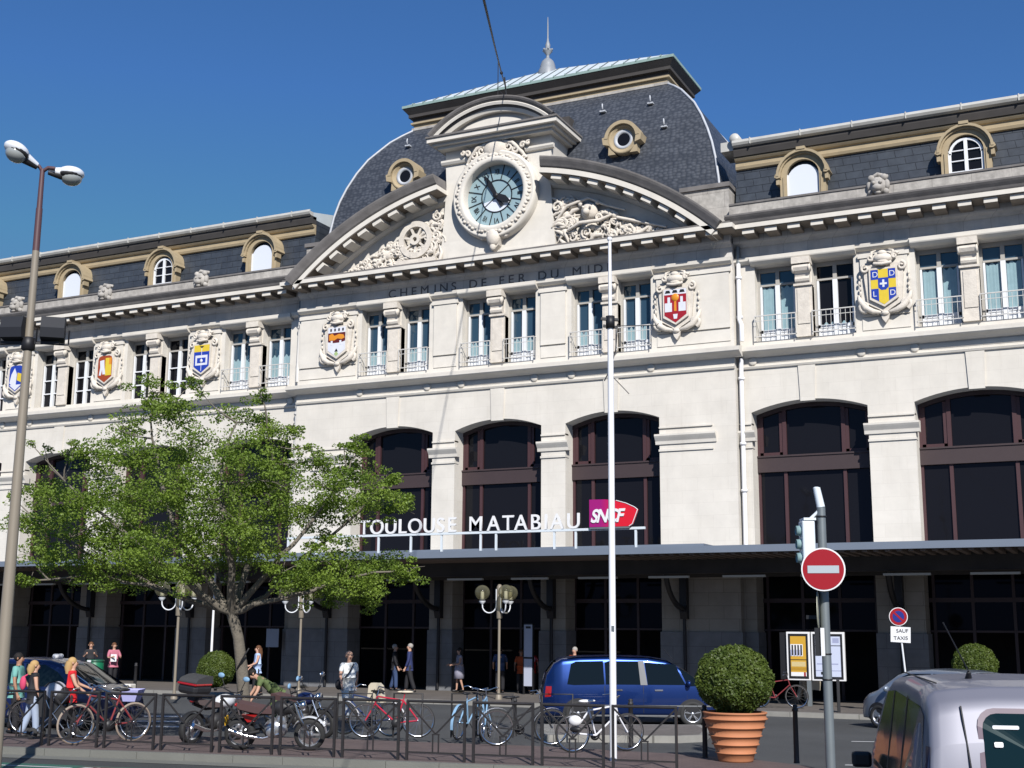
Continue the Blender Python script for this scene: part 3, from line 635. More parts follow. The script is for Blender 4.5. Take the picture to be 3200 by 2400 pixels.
# ---- dormers
def dormer(c, kind):
    p = sub('dormer', st); Yf = 45.02; b = MB()
    ri, ro = 0.60, 0.84; zs = 18.92; N = 14
    # cheeks and arch body
    for s_ in (-1, 1):
        a, d = sorted((c+s_*ri, c+s_*ro)); b.box(a, d, Yf, 46.4, 17.95, zs, 0)
        a, d = sorted((c+s_*0.66, c+s_*0.72)); b.box(a, d, Yf-0.04, Yf, 17.95, zs, 0)
    def ring(r0, r1, y0, y1, z, m=0, a0=0, a1=math.pi, n=N):
        for k in range(n):
            t0 = a0+(a1-a0)*k/n; t1 = a0+(a1-a0)*(k+1)/n
            q = [(c+r*math.cos(t), z+r*math.sin(t)) for r, t in ((r0,t0),(r1,t0),(r1,t1),(r0,t1))]
            b.extr(q, y0, y1, 'y', m, caps=True)
    ring(ri, 0.84, Yf, 46.4, zs); ring(0.80, 0.87, Yf-0.10, 46.2, zs); ring(0.86, 0.95, Yf-0.20, 46.2, zs+0.0)
    for s_ in (-1, 1):
        b.extr([(c+s_*0.80,zs-0.06),(c+s_*0.92,zs-0.08),(c+s_*1.02,zs-0.02),(c+s_*0.97,zs+0.10),(c+s_*0.84,zs+0.12)], Yf-0.18, 46.0, 'y', 0)
        b.box(c+s_*0.90-0.06, c+s_*0.90+0.06, Yf-0.12, Yf+0.2, 18.62, zs-0.1, 0)
    b.box(c-0.16, c+0.16, Yf-0.23, Yf+0.5, zs+0.92, zs+1.03, 0)
    b.build('dormer_surround', M['beige'], p)
    f = MB(); Yg = Yf+0.12
    b2 = MB(); arc = [(c+ri*math.cos(math.pi*k/12), zs+ri*math.sin(math.pi*k/12)) for k in range(13)]
    poly = [(c+ri,17.95)]+arc+[(c-ri,17.95)]
    if kind == 'blind':
        b2.extr([(c+ri,18.16)]+[(x, min(z, zs+0.5*(z-zs)+0.0) if False else z-0.16) for x, z in arc]+[(c-ri,18.16)], Yg, Yg+0.02, 'y', 0)
        b2.build('blind', M['blind'], p)
    b3 = MB(); b3.extr(poly, Yg+0.05, Yg+0.08, 'y', 0); b3.build('pane', M['dglass'], p)
    if kind != 'blind':
        f.box(c-0.06, c+0.06, Yg-0.03, Yg+0.06, 17.95, zs+0.50, 0)
        for s_ in (-1, 1):
            f.box(c+s_*(ri-0.05)-0.05, c+s_*(ri-0.05)+0.05, Yg-0.02, Yg+0.06, 17.95, zs, 0)
        for z in (18.22, 18.62, 19.0): f.box(c-ri, c+ri, Yg-0.01, Yg+0.05, z-0.018, z+0.018, 0)
        for k in range(12):
            t0, t1 = math.pi*k/12, math.pi*(k+1)/12
            f.extr([(c+r*math.cos(t), zs-0.05+r*math.sin(t)) for r, t in ((0.49,t0),(0.58,t0),(0.58,t1),(0.49,t1))], Yg-0.02, Yg+0.06, 'y', 0)
    else:
        for s_ in (-1, 1): f.box(c+s_*(ri-0.02)-0.025, c+s_*(ri-0.02)+0.025, Yg-0.02, Yg+0.06, 17.95, zs+0.1, 0)
    f.build('window_frame', M['wwhite'], p)
for c, k in ((-10.0,'blind'),(-4.28,'open'),(1.4,'open'),(-34.5,'blind'),(-40.2,'open'),(-45.9,'blind'),(-51.6,'open')): dormer(c, k)
b = MB(); b.extr([(-1.95,17.9),(-0.9,17.9),(-0.9,18.85),(-1.2,19.0),(-1.65,19.0),(-1.95,18.85)], 44.95, 46, 'y', 0); b.build('small_dormer', M['grime'], st)
# ---- lion masks on the parapet
def lion(c):
    b = MB(); Y = 44.33; z = 17.84
    b.ball((c,Y,z), 0.30, 0, 12, 8, (1.0,0.8,1.1)); b.ball((c,Y-0.22,z-0.14), 0.17, 0, 10, 6, (1.1,1,0.8)); b.ball((c,Y-0.18,z-0.30), 0.12, 0, 8, 6, (1.0,0.8,0.6))
    for s_ in (-1, 1):
        b.ball((c+s_*0.22,Y-0.02,z+0.28), 0.13, 0, 8, 6); b.ball((c+s_*0.12,Y-0.22,z+0.06), 0.07, 0, 8, 5)
        b.ball((c+s_*0.30,Y+0.02,z+0.02), 0.14, 0, 8, 6, (0.8,1,1.4)); b.ball((c+s_*0.26,Y,z-0.24), 0.12, 0, 8, 6)
    b.tube([(c-0.25,Y+0.1,z+0.32),(c,Y-0.05,z+0.40),(c+0.30,Y+0.2,z+0.36)], 0.08, 6, 0)
    b.build('lion_mask', M['grime2'], st)
for c in (-7.2, -1.5, -37.28, -43.0, -48.7, -54.4): lion(c)
# ================================================================ CENTRAL PAVILION
YC = 44.6
def sweep_arc(b, cx, cz, a0, a1, sec, n=40, m=0, caps=True):
    """sec: list of (radius, y); swept about the y axis; angle measured from +x"""
    k = len(sec); vs = []
    for i in range(n+1):
        a = a0+(a1-a0)*i/n
        for r, y in sec: vs.append((cx+r*math.cos(a), y, cz+r*math.sin(a)))
    fs = [(i*k+j, i*k+(j+1)%k, (i+1)*k+(j+1)%k, (i+1)*k+j) for i in range(n) for j in range(k)]
    if caps: fs += [tuple(range(k))[::-1], tuple(n*k+j for j in range(k))]
    b.add(vs, fs, m)
# tympanum
RO, ZC = 14.0, 6.86
b = MB()
Nn = 40
pts = [(XC+9.35*(-1+2*i/Nn)) for i in range(Nn+1)]
poly = [(x, ZC+math.sqrt((RO-0.7)**2-(x-XC)**2)) for x in pts]
top = [(x, max(16.96, z)) for x, z in poly]
for i in range(Nn):
    (xa, za), (xb, zb) = top[i], top[i+1]
    b.add([(xa,YC,16.9),(xb,YC,16.9),(xb,YC,zb),(xa,YC,za)], [(0,1,2,3)], 0)
b.box(XC-9.9, XC+9.9, 43.52, YC+0.3, 16.95, 17.02, 1)
b.build('tympanum', [M['stone2'], M['grime']], st)
for s_ in (-1, 1):
    b = MB()
    def A(x): return math.acos(x/RO)
    a0 = A(9.62) if s_ > 0 else math.pi-A(2.38*1.02); a1 = A(2.38) if s_ > 0 else math.pi-A(9.62)
    Yf = 43.5
    sweep_arc(b, XC, ZC, a0, a1, [(RO-0.40,Yf),(RO-0.36,Yf-0.05),(RO-0.28,Yf-0.09),(RO-0.14,Yf-0.17),(RO-0.06,Yf-0.20),(RO,Yf-0.20),(RO+0.03,45.2),(RO-0.40,45.2)], 44, 0)
    sweep_arc(b, XC, ZC, a0, a1, [(RO-0.62,YC),(RO-0.62,Yf),(RO-0.42,Yf),(RO-0.42,YC)], 44, 1)
    sweep_arc(b, XC, ZC, a0, a1, [(RO-0.95,YC),(RO-0.93,YC-0.10),(RO-0.84,YC-0.22),(RO-0.63,YC-0.26),(RO-0.63,YC)], 44, 1)
    for k in range(8):
        an = (math.pi/2 - s_*(0.225+0.0605*k))
        u = Vector((math.cos(an), 0, math.sin(an))); t = Vector((-u.z, 0, u.x))
        cc = Vector((XC, 0, ZC))+u*(RO-0.73)
        vs = []
        for yy in (Yf+0.10, YC-0.2):
            for (a, r) in ((-0.22,-0.09),(0.22,-0.09),(0.22,0.105),(-0.22,0.105)): q = cc+t*a+u*r; vs.append((q.x,yy,q.z))
        b.add(vs, [(0,1,2,3),(7,6,5,4),(0,4,5,1),(1,5,6,2),(2,6,7,3),(3,7,4,0)], 1)
    sweep_arc(b, XC, ZC, a0, a1, [(RO-0.645,YC-0.24),(RO-0.645,Yf+0.03),(RO-0.62,Yf+0.03),(RO-0.62,YC-0.24)], 44, 2)
    o = b.build('curved_cornice', [M['grime'], M['stone2'], M['soot_shade']], st); recalc(o)
# ---- clock tower front (aedicule)
b = MB(); YA = 44.36
prof = [(-2.62,17.0),(-2.52,18.2),(-2.42,19.4),(-2.36,20.4),(-2.40,21.2),(-2.44,21.5)]
pl = [(XC+x, z) for x, z in prof]+[(XC-x, z) for x, z in reversed(prof)]
b.extr(pl, YA, 47.2, 'y', 0)
b.extr([(YA,21.30),(YA-0.10,21.33),(YA-0.16,21.42),(YA-0.16,21.50),(YA,21.52)], XC-2.56, XC-1.3, 'x', 0)
b.extr([(YA,21.30),(YA-0.10,21.33),(YA-0.16,21.42),(YA-0.16,21.50),(YA,21.52)], XC+1.3, XC+2.56, 'x', 0)
b.box(XC-2.40, XC+2.40, YA-0.02, 47.2, 21.5, 21.95, 0)
b.box(XC-2.2, XC+2.2, YA-0.06, YA, 17.28, 17.36, 0)
b.build('clock_tower_front', M['stone2'], st)
b = MB(); hwc = 2.72
for (z0, z1, e, m) in ((21.93,22.05,0.0,0),(22.05,22.16,0.16,0),(22.16,22.34,0.34,0)):
    b.box(XC-hwc-e+0.12, XC+hwc+e-0.12, YA-0.38-e, 47.2, z0, z1, m)
b.box(XC-hwc-0.26, XC+hwc+0.26, YA-0.78, 47.2, 22.34, 22.42, 1)
b.build('tower_cornice', [M['stone2'], M['grime']], st)
b = MB(); RA = 4.12; ZA = 23.66-RA; al = math.acos(2.86/RA)
sweep_arc(b, XC, ZA, al, math.pi-al, [(RA-0.42,YA-0.55),(RA-0.30,YA-0.60),(RA-0.12,YA-0.80),(RA-0.05,YA-0.84),(RA,YA-0.84),(RA+0.02,47.3),(RA-0.42,47.3)], 30, 0)
sweep_arc(b, XC, ZA, al, math.pi-al, [(RA-0.56,YA+0.2),(RA-0.56,YA-0.50),(RA-0.42,YA-0.56),(RA-0.42,YA+0.2)], 30, 1)
sweep_arc(b, XC, ZA, al, math.pi-al, [(RA-0.34,YA-0.70),(RA-0.24,YA-0.74),(RA-0.20,YA-0.72),(RA-0.28,YA-0.62)], 30, 1)
arc = [(XC+2.6*math.cos(t), 22.42) for t in ()]
seg = [(XC+(RA-0.5)*math.cos(al+(math.pi-2*al)*i/24), ZA+(RA-0.5)*math.sin(al+(math.pi-2*al)*i/24)) for i in range(25)]
b.extr(seg, YA-0.25, 46.5, 'y', 1)
seg = [(XC-0.1+1.45*math.cos(math.pi*i/20), 22.42+0.55*math.sin(math.pi*i/20)) for i in range(21)]
b.extr(seg, YA-0.32, YA-0.2, 'y', 1)
b.extr([(XC-0.7,23.62),(XC+0.1,23.62),(XC-0.1,23.74),(XC-0.5,23.74)], YA-0.5, 46, 'y', 2)
o = b.build('arched_pediment', [M['grime'], M['stone2'], M['lead']], st); recalc(o)
# side returns against the dome
b = MB(); b.extr([(XC+2.4,22.2),(XC+2.4,23.4),(XC-2.4,23.4),(XC-2.4,22.2)], 46.2, 48.2, 'y', 0); b.build('roof_return', M['eave'], st)
# ---- clock
ck = sub('clock', st); CX, CZ = XC, 19.66; R0 = 1.33
b = MB()
b.lathe([(1.90,0.05),(1.88,-0.16),(1.84,-0.30),(1.76,-0.33),(1.71,-0.29),(1.56,-0.38),(1.46,-0.40),(1.38,-0.38),(1.34,-0.32),(1.33,0.06)], (CX,YA-0.05,CZ), 64, 0, True, 'y')
rng = random.Random(3)
for k in range(64):
    a = 2*math.pi*k/64; r = 1.60+0.05*math.sin(k*2.3)
    b.ball((CX+r*math.cos(a),YA-0.39,CZ+r*math.sin(a)), 0.075+0.02*rng.random(), 1, 7, 5, (1.1,0.7,0.8))
b.build('clock_surround', [M['stone2'], M['relief']], ck)
b = MB(); b.lathe([(0.0,0.0),(1.40,0.0)], (CX,YA-0.012,CZ), 64, 0, False, 'y'); b.build('clock_face', M['clockglass'], ck)
b = MB(); YF = YA-0.02
seg = [(CX+0.66*math.cos(t), CZ+0.66*math.sin(t)) for t in [math.pi*(1.12+0.80*i/18) for i in range(19)]]
seg += [(CX-0.05,CZ-0.12)]
b.extr(seg, YF-0.004, YF, 'y', 0); b.build('face_reflection', M['clockreflect'], ck)  # reflection in the lower dial, painted as a pale segment
b = MB()
sweep_arc(b, CX, CZ, 0, 2*math.pi, [(0.66,YF-0.02),(0.70,YF-0.02),(0.70,YF),(0.66,YF)], 48, 0, False)
for k in range(12):
    a = math.pi/12+k*math.pi/6
    b.bar((CX+0.69*math.cos(a),YF-0.01,CZ+0.69*math.sin(a)), (CX+1.36*math.cos(a),YF-0.01,CZ+1.36*math.sin(a)), 0.03, 0.03)
a = R_(38); b.bar((CX-0.66*math.cos(a),YF-0.01,CZ-0.66*math.sin(a)), (CX+0.66*math.cos(a),YF-0.01,CZ+0.66*math.sin(a)), 0.03, 0.03)
b.build('dial_bars', M['black'], ck)
for k, s_ in enumerate(['XII','I','II','III','IV','V','VI','VII','VIII','IX','X','XI']):
    a = math.pi/2-k*math.pi/6
    o = text_mesh('numeral', s_, 0.33, 0.006, M['iron'], ck, (0,0,0), align='CENTER', sx=0.62 if len(s_) > 2 else 0.9)
    th = a-math.pi/2; dx, dz = math.cos(a), math.sin(a); rr = 0.93
    o.rotation_euler = (R_(90), -th, 0); o.rotation_mode = 'XYZ'
    o.matrix_basis = Matrix.Translation((CX+dx*rr, YF-0.01, CZ+dz*rr)) @ Matrix.Rotation(-th, 4, 'Y') @ Matrix.Rotation(R_(90), 4, 'X') @ Matrix.Diagonal((0.55 if len(s_) > 2 else 0.85, 1, 1, 1))
def hand(name, ang, L, w_, tail, y):
    b = MB(); a = math.pi/2-R_(ang); u = Vector((math.cos(a),0,math.sin(a))); t = Vector((-u.z,0,u.x)); c = Vector((CX,y,CZ))
    P = [c-u*tail-t*w_*0.45, c-u*tail+t*w_*0.45, c+t*w_*0.5, c+u*L*0.55+t*w_*0.75, c+u*L, c+u*L*0.55-t*w_*0.75, c-t*w_*0.5]
    poly = [(p.x,p.z) for p in P]; b.extr(poly, y-0.03, y, 'y', 0); b.lathe([(0,-0.05),(0.11,-0.05),(0.11,0.0)], (CX,y,CZ), 16, 0, True, 'y')
    b.build(name, M['black'], ck)
hand('minute_hand', -30, 1.12, 0.15, 0.52, YF-0.05); hand('hour_hand', 117, 0.78, 0.20, 0.1, YF-0.10)
# carved crest and pendant of the clock
b = MB(); rng = random.Random(11)
b.ball((CX,YA-0.22,21.62), 0.42, 0, 16, 10, (1.25,0.5,1.0)); b.ball((CX,YA-0.30,21.30), 0.16, 0, 10, 6, (1.6,0.8,1))
for s_ in (-1, 1):
    for (dx, dz, r, t) in ((0.62,0.05,0.20,1.3),(0.95,-0.10,0.17,1.2),(1.25,0.02,0.14,1.1),(1.50,0.08,0.10,1.0),(0.70,-0.38,0.18,1.3),(1.05,-0.45,0.14,1.2),(0.45,0.30,0.14,1.0),(1.30,-0.55,0.12,1)):
        curl(b, (CX+s_*dx,YA-0.22,21.55+dz), r, t, rng.random()*3, s_, 0.062)
    b.tube([(CX+s_*0.3,YA-0.2,21.9),(CX+s_*0.8,YA-0.26,21.75),(CX+s_*1.2,YA-0.2,21.3),(CX+s_*1.45,YA-0.1,20.9)], [0.08,0.09,0.08,0.04], 7)
b.build('carved_crest', M['relief'], ck)
b = MB()
for s_ in (-1, 1): b.tube([(CX+s_*0.25,YA-0.2,17.95),(CX+s_*0.55,YA-0.22,17.85),(CX+s_*0.8,YA-0.15,18.05)], [0.10,0.08,0.04], 7)
b.ball((CX,YA-0.30,17.82), 0.30, 0, 12, 8, (1.0,0.8,1.3)); b.ball((CX,YA-0.34,17.42), 0.14, 0, 8, 6, (1,0.8,1.2))
b.extr([(CX-0.36,17.98),(CX+0.36,17.98),(CX+0.22,17.5),(CX,17.25),(CX-0.22,17.5)], YA-0.30, YA, 'y', 0)
b.build('carved_pendant', M['relief'], ck)
# ---- tympanum sculpture groups
def relief_group(s_, seed):
    rng = random.Random(seed); b = MB(); Y = YC-0.05
    def env(x):   # relative distance from centre -> top height
        d = abs(x-XC); return 17.06+max(0.12, 2.25*(1-(d-2.6)/4.9)) if d < 7.5 else 17.12
    # big feature
    if s_ < 0:
        c = (XC-3.75, Y-0.2, 18.28)
        for (r0, r1, yy) in ((0.56,0.80,0.30),(0.10,0.24,0.34)):
            sweep_arc(b, c[0], c[2], 0, 2*math.pi, [(r0,Y-yy),(r1,Y-yy),(r1,Y),(r0,Y)], 28, 0, False)
        for k in range(7):
            a = k*2*math.pi/7+0.2; b.bar((c[0]+0.2*math.cos(a),Y-0.22,c[2]+0.2*math.sin(a)), (c[0]+0.6*math.cos(a),Y-0.22,c[2]+0.6*math.sin(a)), 0.09, 0.09)
        b.box(c[0]-0.9, c[0]+1.0, Y-0.34, Y, 17.04, 17.42, 0)
        b.ball((XC-5.2,Y-0.10,17.8), 0.28, 0, 12, 8, (1.5,0.6,0.8)); b.tube([(XC-2.9,Y-0.2,17.1),(XC-2.55,Y-0.25,17.2),(XC-2.5,Y-0.25,17.6),(XC-2.65,Y-0.2,17.95)], [0.13,0.11,0.07,0.02], 7)
    else:
        c = (XC+4.05, Y-0.2, 18.45)
        b.ball((c[0],Y-0.16,c[2]), 0.35, 0, 14, 10, (1.0,0.75,1.05)); b.ball((c[0],Y-0.52,c[2]-0.12), 0.15, 0, 8, 6)
        for q in (-1,1): b.ball((c[0]+q*0.15,Y-0.48,c[2]+0.1), 0.06, 0, 6, 4); b.ball((c[0]+q*0.36,Y-0.2,c[2]+0.32), 0.12, 0, 8, 5)
        b.tube([(c[0]-1.6,Y-0.2,18.0),(c[0]-0.9,Y-0.32,18.75),(c[0],Y-0.25,18.98),(c[0]+0.7,Y-0.2,18.6),(c[0]+1.5,Y-0.2,18.3)], [0.04,0.06,0.07,0.06,0.04], 7)
        b.tube([(c[0]-0.9,Y-0.3,17.75),(c[0]-0.3,Y-0.42,17.95),(c[0]+0.5,Y-0.40,17.95),(c[0]+1.0,Y-0.3,18.15)], [0.05,0.08,0.08,0.05], 7)
        b.tube([(c[0]+1.2,Y-0.2,17.2),(c[0]+1.9,Y-0.32,17.1),(c[0]+2.5,Y-0.25,17.5)], [0.07,0.13,0.05], 8)
        b.tube([(c[0]+1.2,Y-0.3,18.0),(c[0]+3.2,Y-0.3,17.35)], [0.07,0.05], 6)
    for i in range(260):
        d = 2.6+4.7*rng.random()**1.15; x = XC+s_*d; zt = env(x); z = 17.12+(zt-17.12)*rng.random()**0.8
        sc_ = 0.6+0.5*(zt-17)/2.0
        if abs(d-3.85) < 0.45 and abs(z-18.35) < 0.5: continue
        t = rng.random()
        if t < 0.45: curl(b, (x,Y-0.06,z), (0.10+0.15*rng.random())*sc_, 0.7+rng.random(), rng.random()*6.3, rng.choice((-1,1)), 0.032+0.03*rng.random(), y=0.16*rng.random())
        elif t < 0.85:
            a = rng.random()*math.pi; L = (0.25+0.35*rng.random())*sc_; bx, bz = L*math.cos(a), L*math.sin(a)*0.8
            z2 = max(17.05, z-bz); b.tube([(x-bx,Y-0.02,z2),(x,Y-0.16-0.12*rng.random(),z+0.06),(x+bx,Y-0.02,min(zt+0.05,z+bz))], [0.02,0.05+0.06*rng.random(),0.02], 6)
        else: b.ball((x,Y-0.1,z), 0.09+0.10*rng.random()*sc_, 0, 8, 6, (1.2,0.8,0.9))
    b.build('carved_relief', M['relief'], st)
relief_group(-1, 5); relief_group(1, 8)
b = MB()
for x0 in (XC-0.0+1.15, XC-2.6): 
    for k in range(9): b.ball((x0+0.15+k*0.14,YA-0.10,17.10+0.04*math.sin(k*2.1)), 0.07, 0, 7, 5, (0.8,1,1.5))
b.build('leaf_frieze', M['relief'], st)
# ---- inscription
INS = mat('faded_inscription_grey', (0.13,0.13,0.135), 0.8, var=0.5, vscale=2.5)
xi = XC-5.2
for ch in 'CHEMINS DE FER DU MIDI':
    wd = {'M':0.62,'I':0.25,' ':0.36,'E':0.42,'F':0.40,'S':0.42,'R':0.47}.get(ch, 0.53)*0.985
    if ch != ' ': text_mesh('inscription_letter', ch, 0.50, 0.012, INS, st, (xi, YC-0.004, 15.985), sx=1.12)
    xi += wd*1.06
# ---- pedestal blocks at pavilion ends
for s_ in (-1, 1):
    b = MB(); a, d = sorted((XC+s_*7.7, XC+s_*9.55))
    b.box(a, d, 44.75, 46.5, 17.3, 18.78, 0); b.box(a-0.06, d+0.06, 44.66, 46.5, 18.78, 18.95, 1)
    b.build('corner_pedestal', [M['grime2'], M['grime']], st)
# ---- dome
W0 = [(9.0,18.6),(8.98,19.0),(8.93,19.5),(8.80,20.35),(8.62,21.1),(8.40,21.75),(8.08,22.5),(7.70,23.2),(7.35,23.65),(6.95,24.15),(6.55,24.52),(6.12,24.87)]
Y0d, W0d, kk, YM = 45.50, 9.0, 0.86, 49.45
b = MB(); rows = []
for w_, z in W0:
    yo = YM-(Y0d+kk*(W0d-w_)); rows.append([(XC-w_,YM-yo,z),(XC+w_,YM-yo,z),(XC+w_,YM+yo,z),(XC-w_,YM+yo,z)])
for f_ in range(4):
    vs = []; 
    for r in rows: vs += [r[f_], r[(f_+1)%4]]
    b.add(vs, [(2*i,2*i+1,2*i+3,2*i+2) for i in range(len(rows)-1)], 0, True)
b.build('dome_roof', M['dome'], st)
for f_ in range(4): b = MB(); b.tube([Vector(r[f_]) for r in rows], 0.055, 6, 0); b.build('hip_flashing', M['lead'], st)
# frieze band and eaves of the cap roof
b = MB(); wt = 6.1; yt = YM-(Y0d+kk*(W0d-wt))
def ringbox(e, z0, z1, m): b.box(XC-wt-e, XC+wt+e, YM-yt-e, YM+yt+e, z0, z1, m)
ringbox(0.10, 24.82, 24.94, 1); ringbox(0.02, 24.94, 25.12, 0); ringbox(0.14, 25.12, 25.20, 0); ringbox(0.06, 25.2, 25.42, 2); ringbox(0.22, 25.42, 25.56, 2)
b.build('roof_frieze', [M['beige'], M['grime2'], M['eave']], st)
ew = 0.42
b = MB(); b.add([(XC-wt-0.22,YM-yt-0.22,25.56),(XC+wt+0.22,YM-yt-0.22,25.56),(XC+wt+0.22,YM+yt+0.22,25.56),(XC-wt-0.22,YM+yt+0.22,25.56),
    (XC-wt-ew,YM-yt-ew,25.80),(XC+wt+ew,YM-yt-ew,25.80),(XC+wt+ew,YM+yt+ew,25.80),(XC-wt-ew,YM+yt+ew,25.80)], [(0,1,5,4),(1,2,6,5),(2,3,7,6),(3,0,4,7)], 0)
b.build('roof_soffit', M['eave'], st)
b = MB(); e0, z0, z1 = ew+0.03, 25.83, 25.95
b.box(XC-wt-e0, XC+wt+e0, YM-yt-e0, YM+yt+e0, z0, z1, 0); b.build('roof_gutter', M['verdigris'], st)
b = MB(); zr = 27.25; rx = 0.5
C4 = [(XC-wt-ew,YM-yt-ew,25.955),(XC+wt+ew,YM-yt-ew,25.955),(XC+wt+ew,YM+yt+ew,25.955),(XC-wt-ew,YM+yt+ew,25.955)]; A1, A2 = (XC-rx,YM,zr), (XC+rx,YM,zr)
b.add(C4+[A1,A2], [(0,1,5,4),(2,3,4,5),(1,2,5),(3,0,4)], 0)
for i in range(1, 24):
    x = C4[0][0]+(C4[1][0]-C4[0][0])*i/24
    if x < XC-rx: t = (x-C4[0][0])/(A1[0]-C4[0][0]); top_ = Vector(C4[0]).lerp(Vector(A1), t)
    elif x > XC+rx: t = (C4[1][0]-x)/(C4[1][0]-A2[0]); top_ = Vector(C4[1]).lerp(Vector(A2), t)
    else: top_ = Vector((x,YM,zr))
    b.bar((x,C4[0][1],25.98), (top_.x,top_.y,top_.z+0.02), 0.028, 0.035, 2)
    b.box(x-0.025, x+0.025, C4[0][1]-0.05, C4[0][1]+0.04, 25.93, 26.0, 1)
b.build('cap_roof', [M['zinc'], M['verdigris'], M['seam']], st)
b = MB()
b.lathe([(0.44,-0.4),(0.44,0.16),(0.36,0.30),(0.34,0.45),(0.28,0.62),(0.17,0.74),(0.08,0.80),(0.07,0.95),(0.20,1.12),(0.22,1.20),(0.10,1.28),(0.12,1.44),(0.06,1.62),(0.035,1.80),(0.03,2.4),(0.015,2.8),(0.0,2.85)], (XC-0.05,YM,27.05), 16, 0)
for k in range(6):
    a = k*math.pi/3; b.ball((XC-0.05+0.21*math.cos(a),YM+0.21*math.sin(a),28.25), 0.055, 0, 6, 4)
b.build('finial', M['finial'], st)
# oculus windows in the dome
def oculus(x):
    p = sub('round_window', st); Y, z = 45.62, 21.72; b = MB()
    b.lathe([(0.30,0.25),(0.30,0.05),(0.42,-0.02),(0.50,0.0),(0.52,-0.10),(0.62,-0.12),(0.64,0.0),(0.62,1.0)], (x,Y,z), 28, 0, True, 'y')
    for k in range(14):
        t0, t1 = math.pi*(0.02+0.96*k/14), math.pi*(0.02+0.96*(k+1)/14)
        b.extr([(x+r*math.cos(t), z+r*math.sin(t)) for r, t in ((0.60,t0),(0.74,t0),(0.74,t1),(0.60,t1))], Y-0.24, Y+1.0, 'y', 0)
    for s_ in (-1, 1):
        b.extr([(x+s_*0.56,z-0.25),(x+s_*0.80,z-0.18),(x+s_*0.84,z+0.10),(x+s_*0.62,z+0.16)], Y-0.22, Y+0.8, 'y', 0)
        b.extr([(x+s_*0.30,z-0.62),(x+s_*0.62,z-0.62),(x+s_*0.60,z-0.25)], Y-0.10, Y+0.4, 'y', 0)
    b.build('oculus_surround', M['beige'], p)
    b = MB(); b.lathe([(0.26,0.02),(0.29,-0.03),(0.40,-0.05),(0.42,0.02)], (x,Y+0.02,z), 24, 0, True, 'y'); b.build('window_frame', M['lead'], p)
    b = MB(); b.lathe([(0,0.03),(0.30,0.03)], (x,Y,z), 24, 0, False, 'y'); b.build('pane', M['dglass'], p)
oculus(XC+5.02); oculus(XC-5.15)
for (x, z, y) in ((-18.55,23.72,46.72),(-16.45,23.70,46.72),(-15.65,22.30,46.05),(-27.95,23.75,46.72)):
    b = MB(); b.tube([(x-0.05,y,z+0.18),(x,y-0.12,z+0.02),(x-0.02,y-0.05,z-0.06)], 0.035, 5); b.box(x-0.16, x+0.08, y-0.03, y+0.15, z-0.16, z-0.10); b.build('roof_hook', M['lead'], st)
b = MB(); b.box(CR-0.5, CR+0.3, 45.2, 46.5, 20.35, 20.72, 0); b.lathe([(0,-0.3),(0.2,-0.3),(0.2,0.5),(0,0.5)], (CR+0.1,45.3,20.75), 14, 0, True, 'y'); b.build('gutter_end', M['gutter'], st)
# ---- downpipes
for x, m_ in ((CR+0.16, 'whitepaint'), (CL-0.16, 'railing')):
    b = MB(); Y = 44.86
    b.tube([(x,Y,16.4),(x,Y,15.75)], 0.09, 8, 1); b.tube([(x,Y,15.75),(x,Y-0.05,13.6),(x+0.12,Y-0.22,13.35),(x+0.12,Y-0.22,12.75)], 0.085, 8, 0)
    b.tube([(x+0.02,Y-0.02,12.15),(x,Y,11.5),(x,Y,4.8)], 0.085, 8, 0)
    for z in (15.2, 13.7, 11.4, 9.0, 7.3): b.lathe([(0.085,-0.05),(0.12,-0.05),(0.12,0.05),(0.085,0.05)], (x,Y,z), 10, 0)
    b.build('downpipe', [M[m_], M['galv']], st)
# ---- hall interior behind the ground arches
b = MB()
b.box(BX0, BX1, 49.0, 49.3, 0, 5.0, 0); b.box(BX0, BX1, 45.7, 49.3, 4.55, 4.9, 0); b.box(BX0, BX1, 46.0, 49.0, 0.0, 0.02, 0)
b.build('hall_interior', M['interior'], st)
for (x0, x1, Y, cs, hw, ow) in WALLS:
    for c in cs:
        p = sub('entrance_glazing', st); b = MB()
        for q in (-1.9, -0.65, 0.65, 1.9):
            if abs(q) < hw+0.1: b.box(c+q-0.05, c+q+0.05, Y+0.9, Y+1.0, 0, 4.6, 0)
        b.box(c-hw, c+hw, Y+0.88, Y+1.0, 3.35, 3.5, 0); b.box(c-hw, c+hw, Y+0.88, Y+1.0, 2.35, 2.42, 0)
        b.build('door_frame', M['plum2'], p)
        g = MB(); g.add([(c-hw,Y+0.95,2.42),(c+hw,Y+0.95,2.42),(c+hw,Y+0.95,4.6),(c-hw,Y+0.95,4.6)], [(0,1,2,3)]); g.build('pane', M['doorglass'], p)
# wall notices
for (x, y, w_, h_, z, m_) in ((-32.9,44.5,0.62,0.75,1.55,'blind'),):
    b = MB(); b.box(x, x+w_, y-0.03, y, z, z+h_); b.build('wall_notice', mat('notice_blue_grey', (0.30,0.34,0.42), 0.6), st)
# ---- canopy
cp = sub('canopy', st)
b = MB(); YE_ = 39.5
b.box(BX0, BX1, YE_, YE_+0.10, 4.78, 5.0, 0); b.box(BX0, BX1, YE_+0.1, 45.0, 4.90, 4.97, 0)
b.box(XC-8.0, XC+9.85, YE_+0.25, YE_+1.6, 5.0, 5.09, 0)
b.build('fascia', M['canopyedge'], cp)
b = MB()
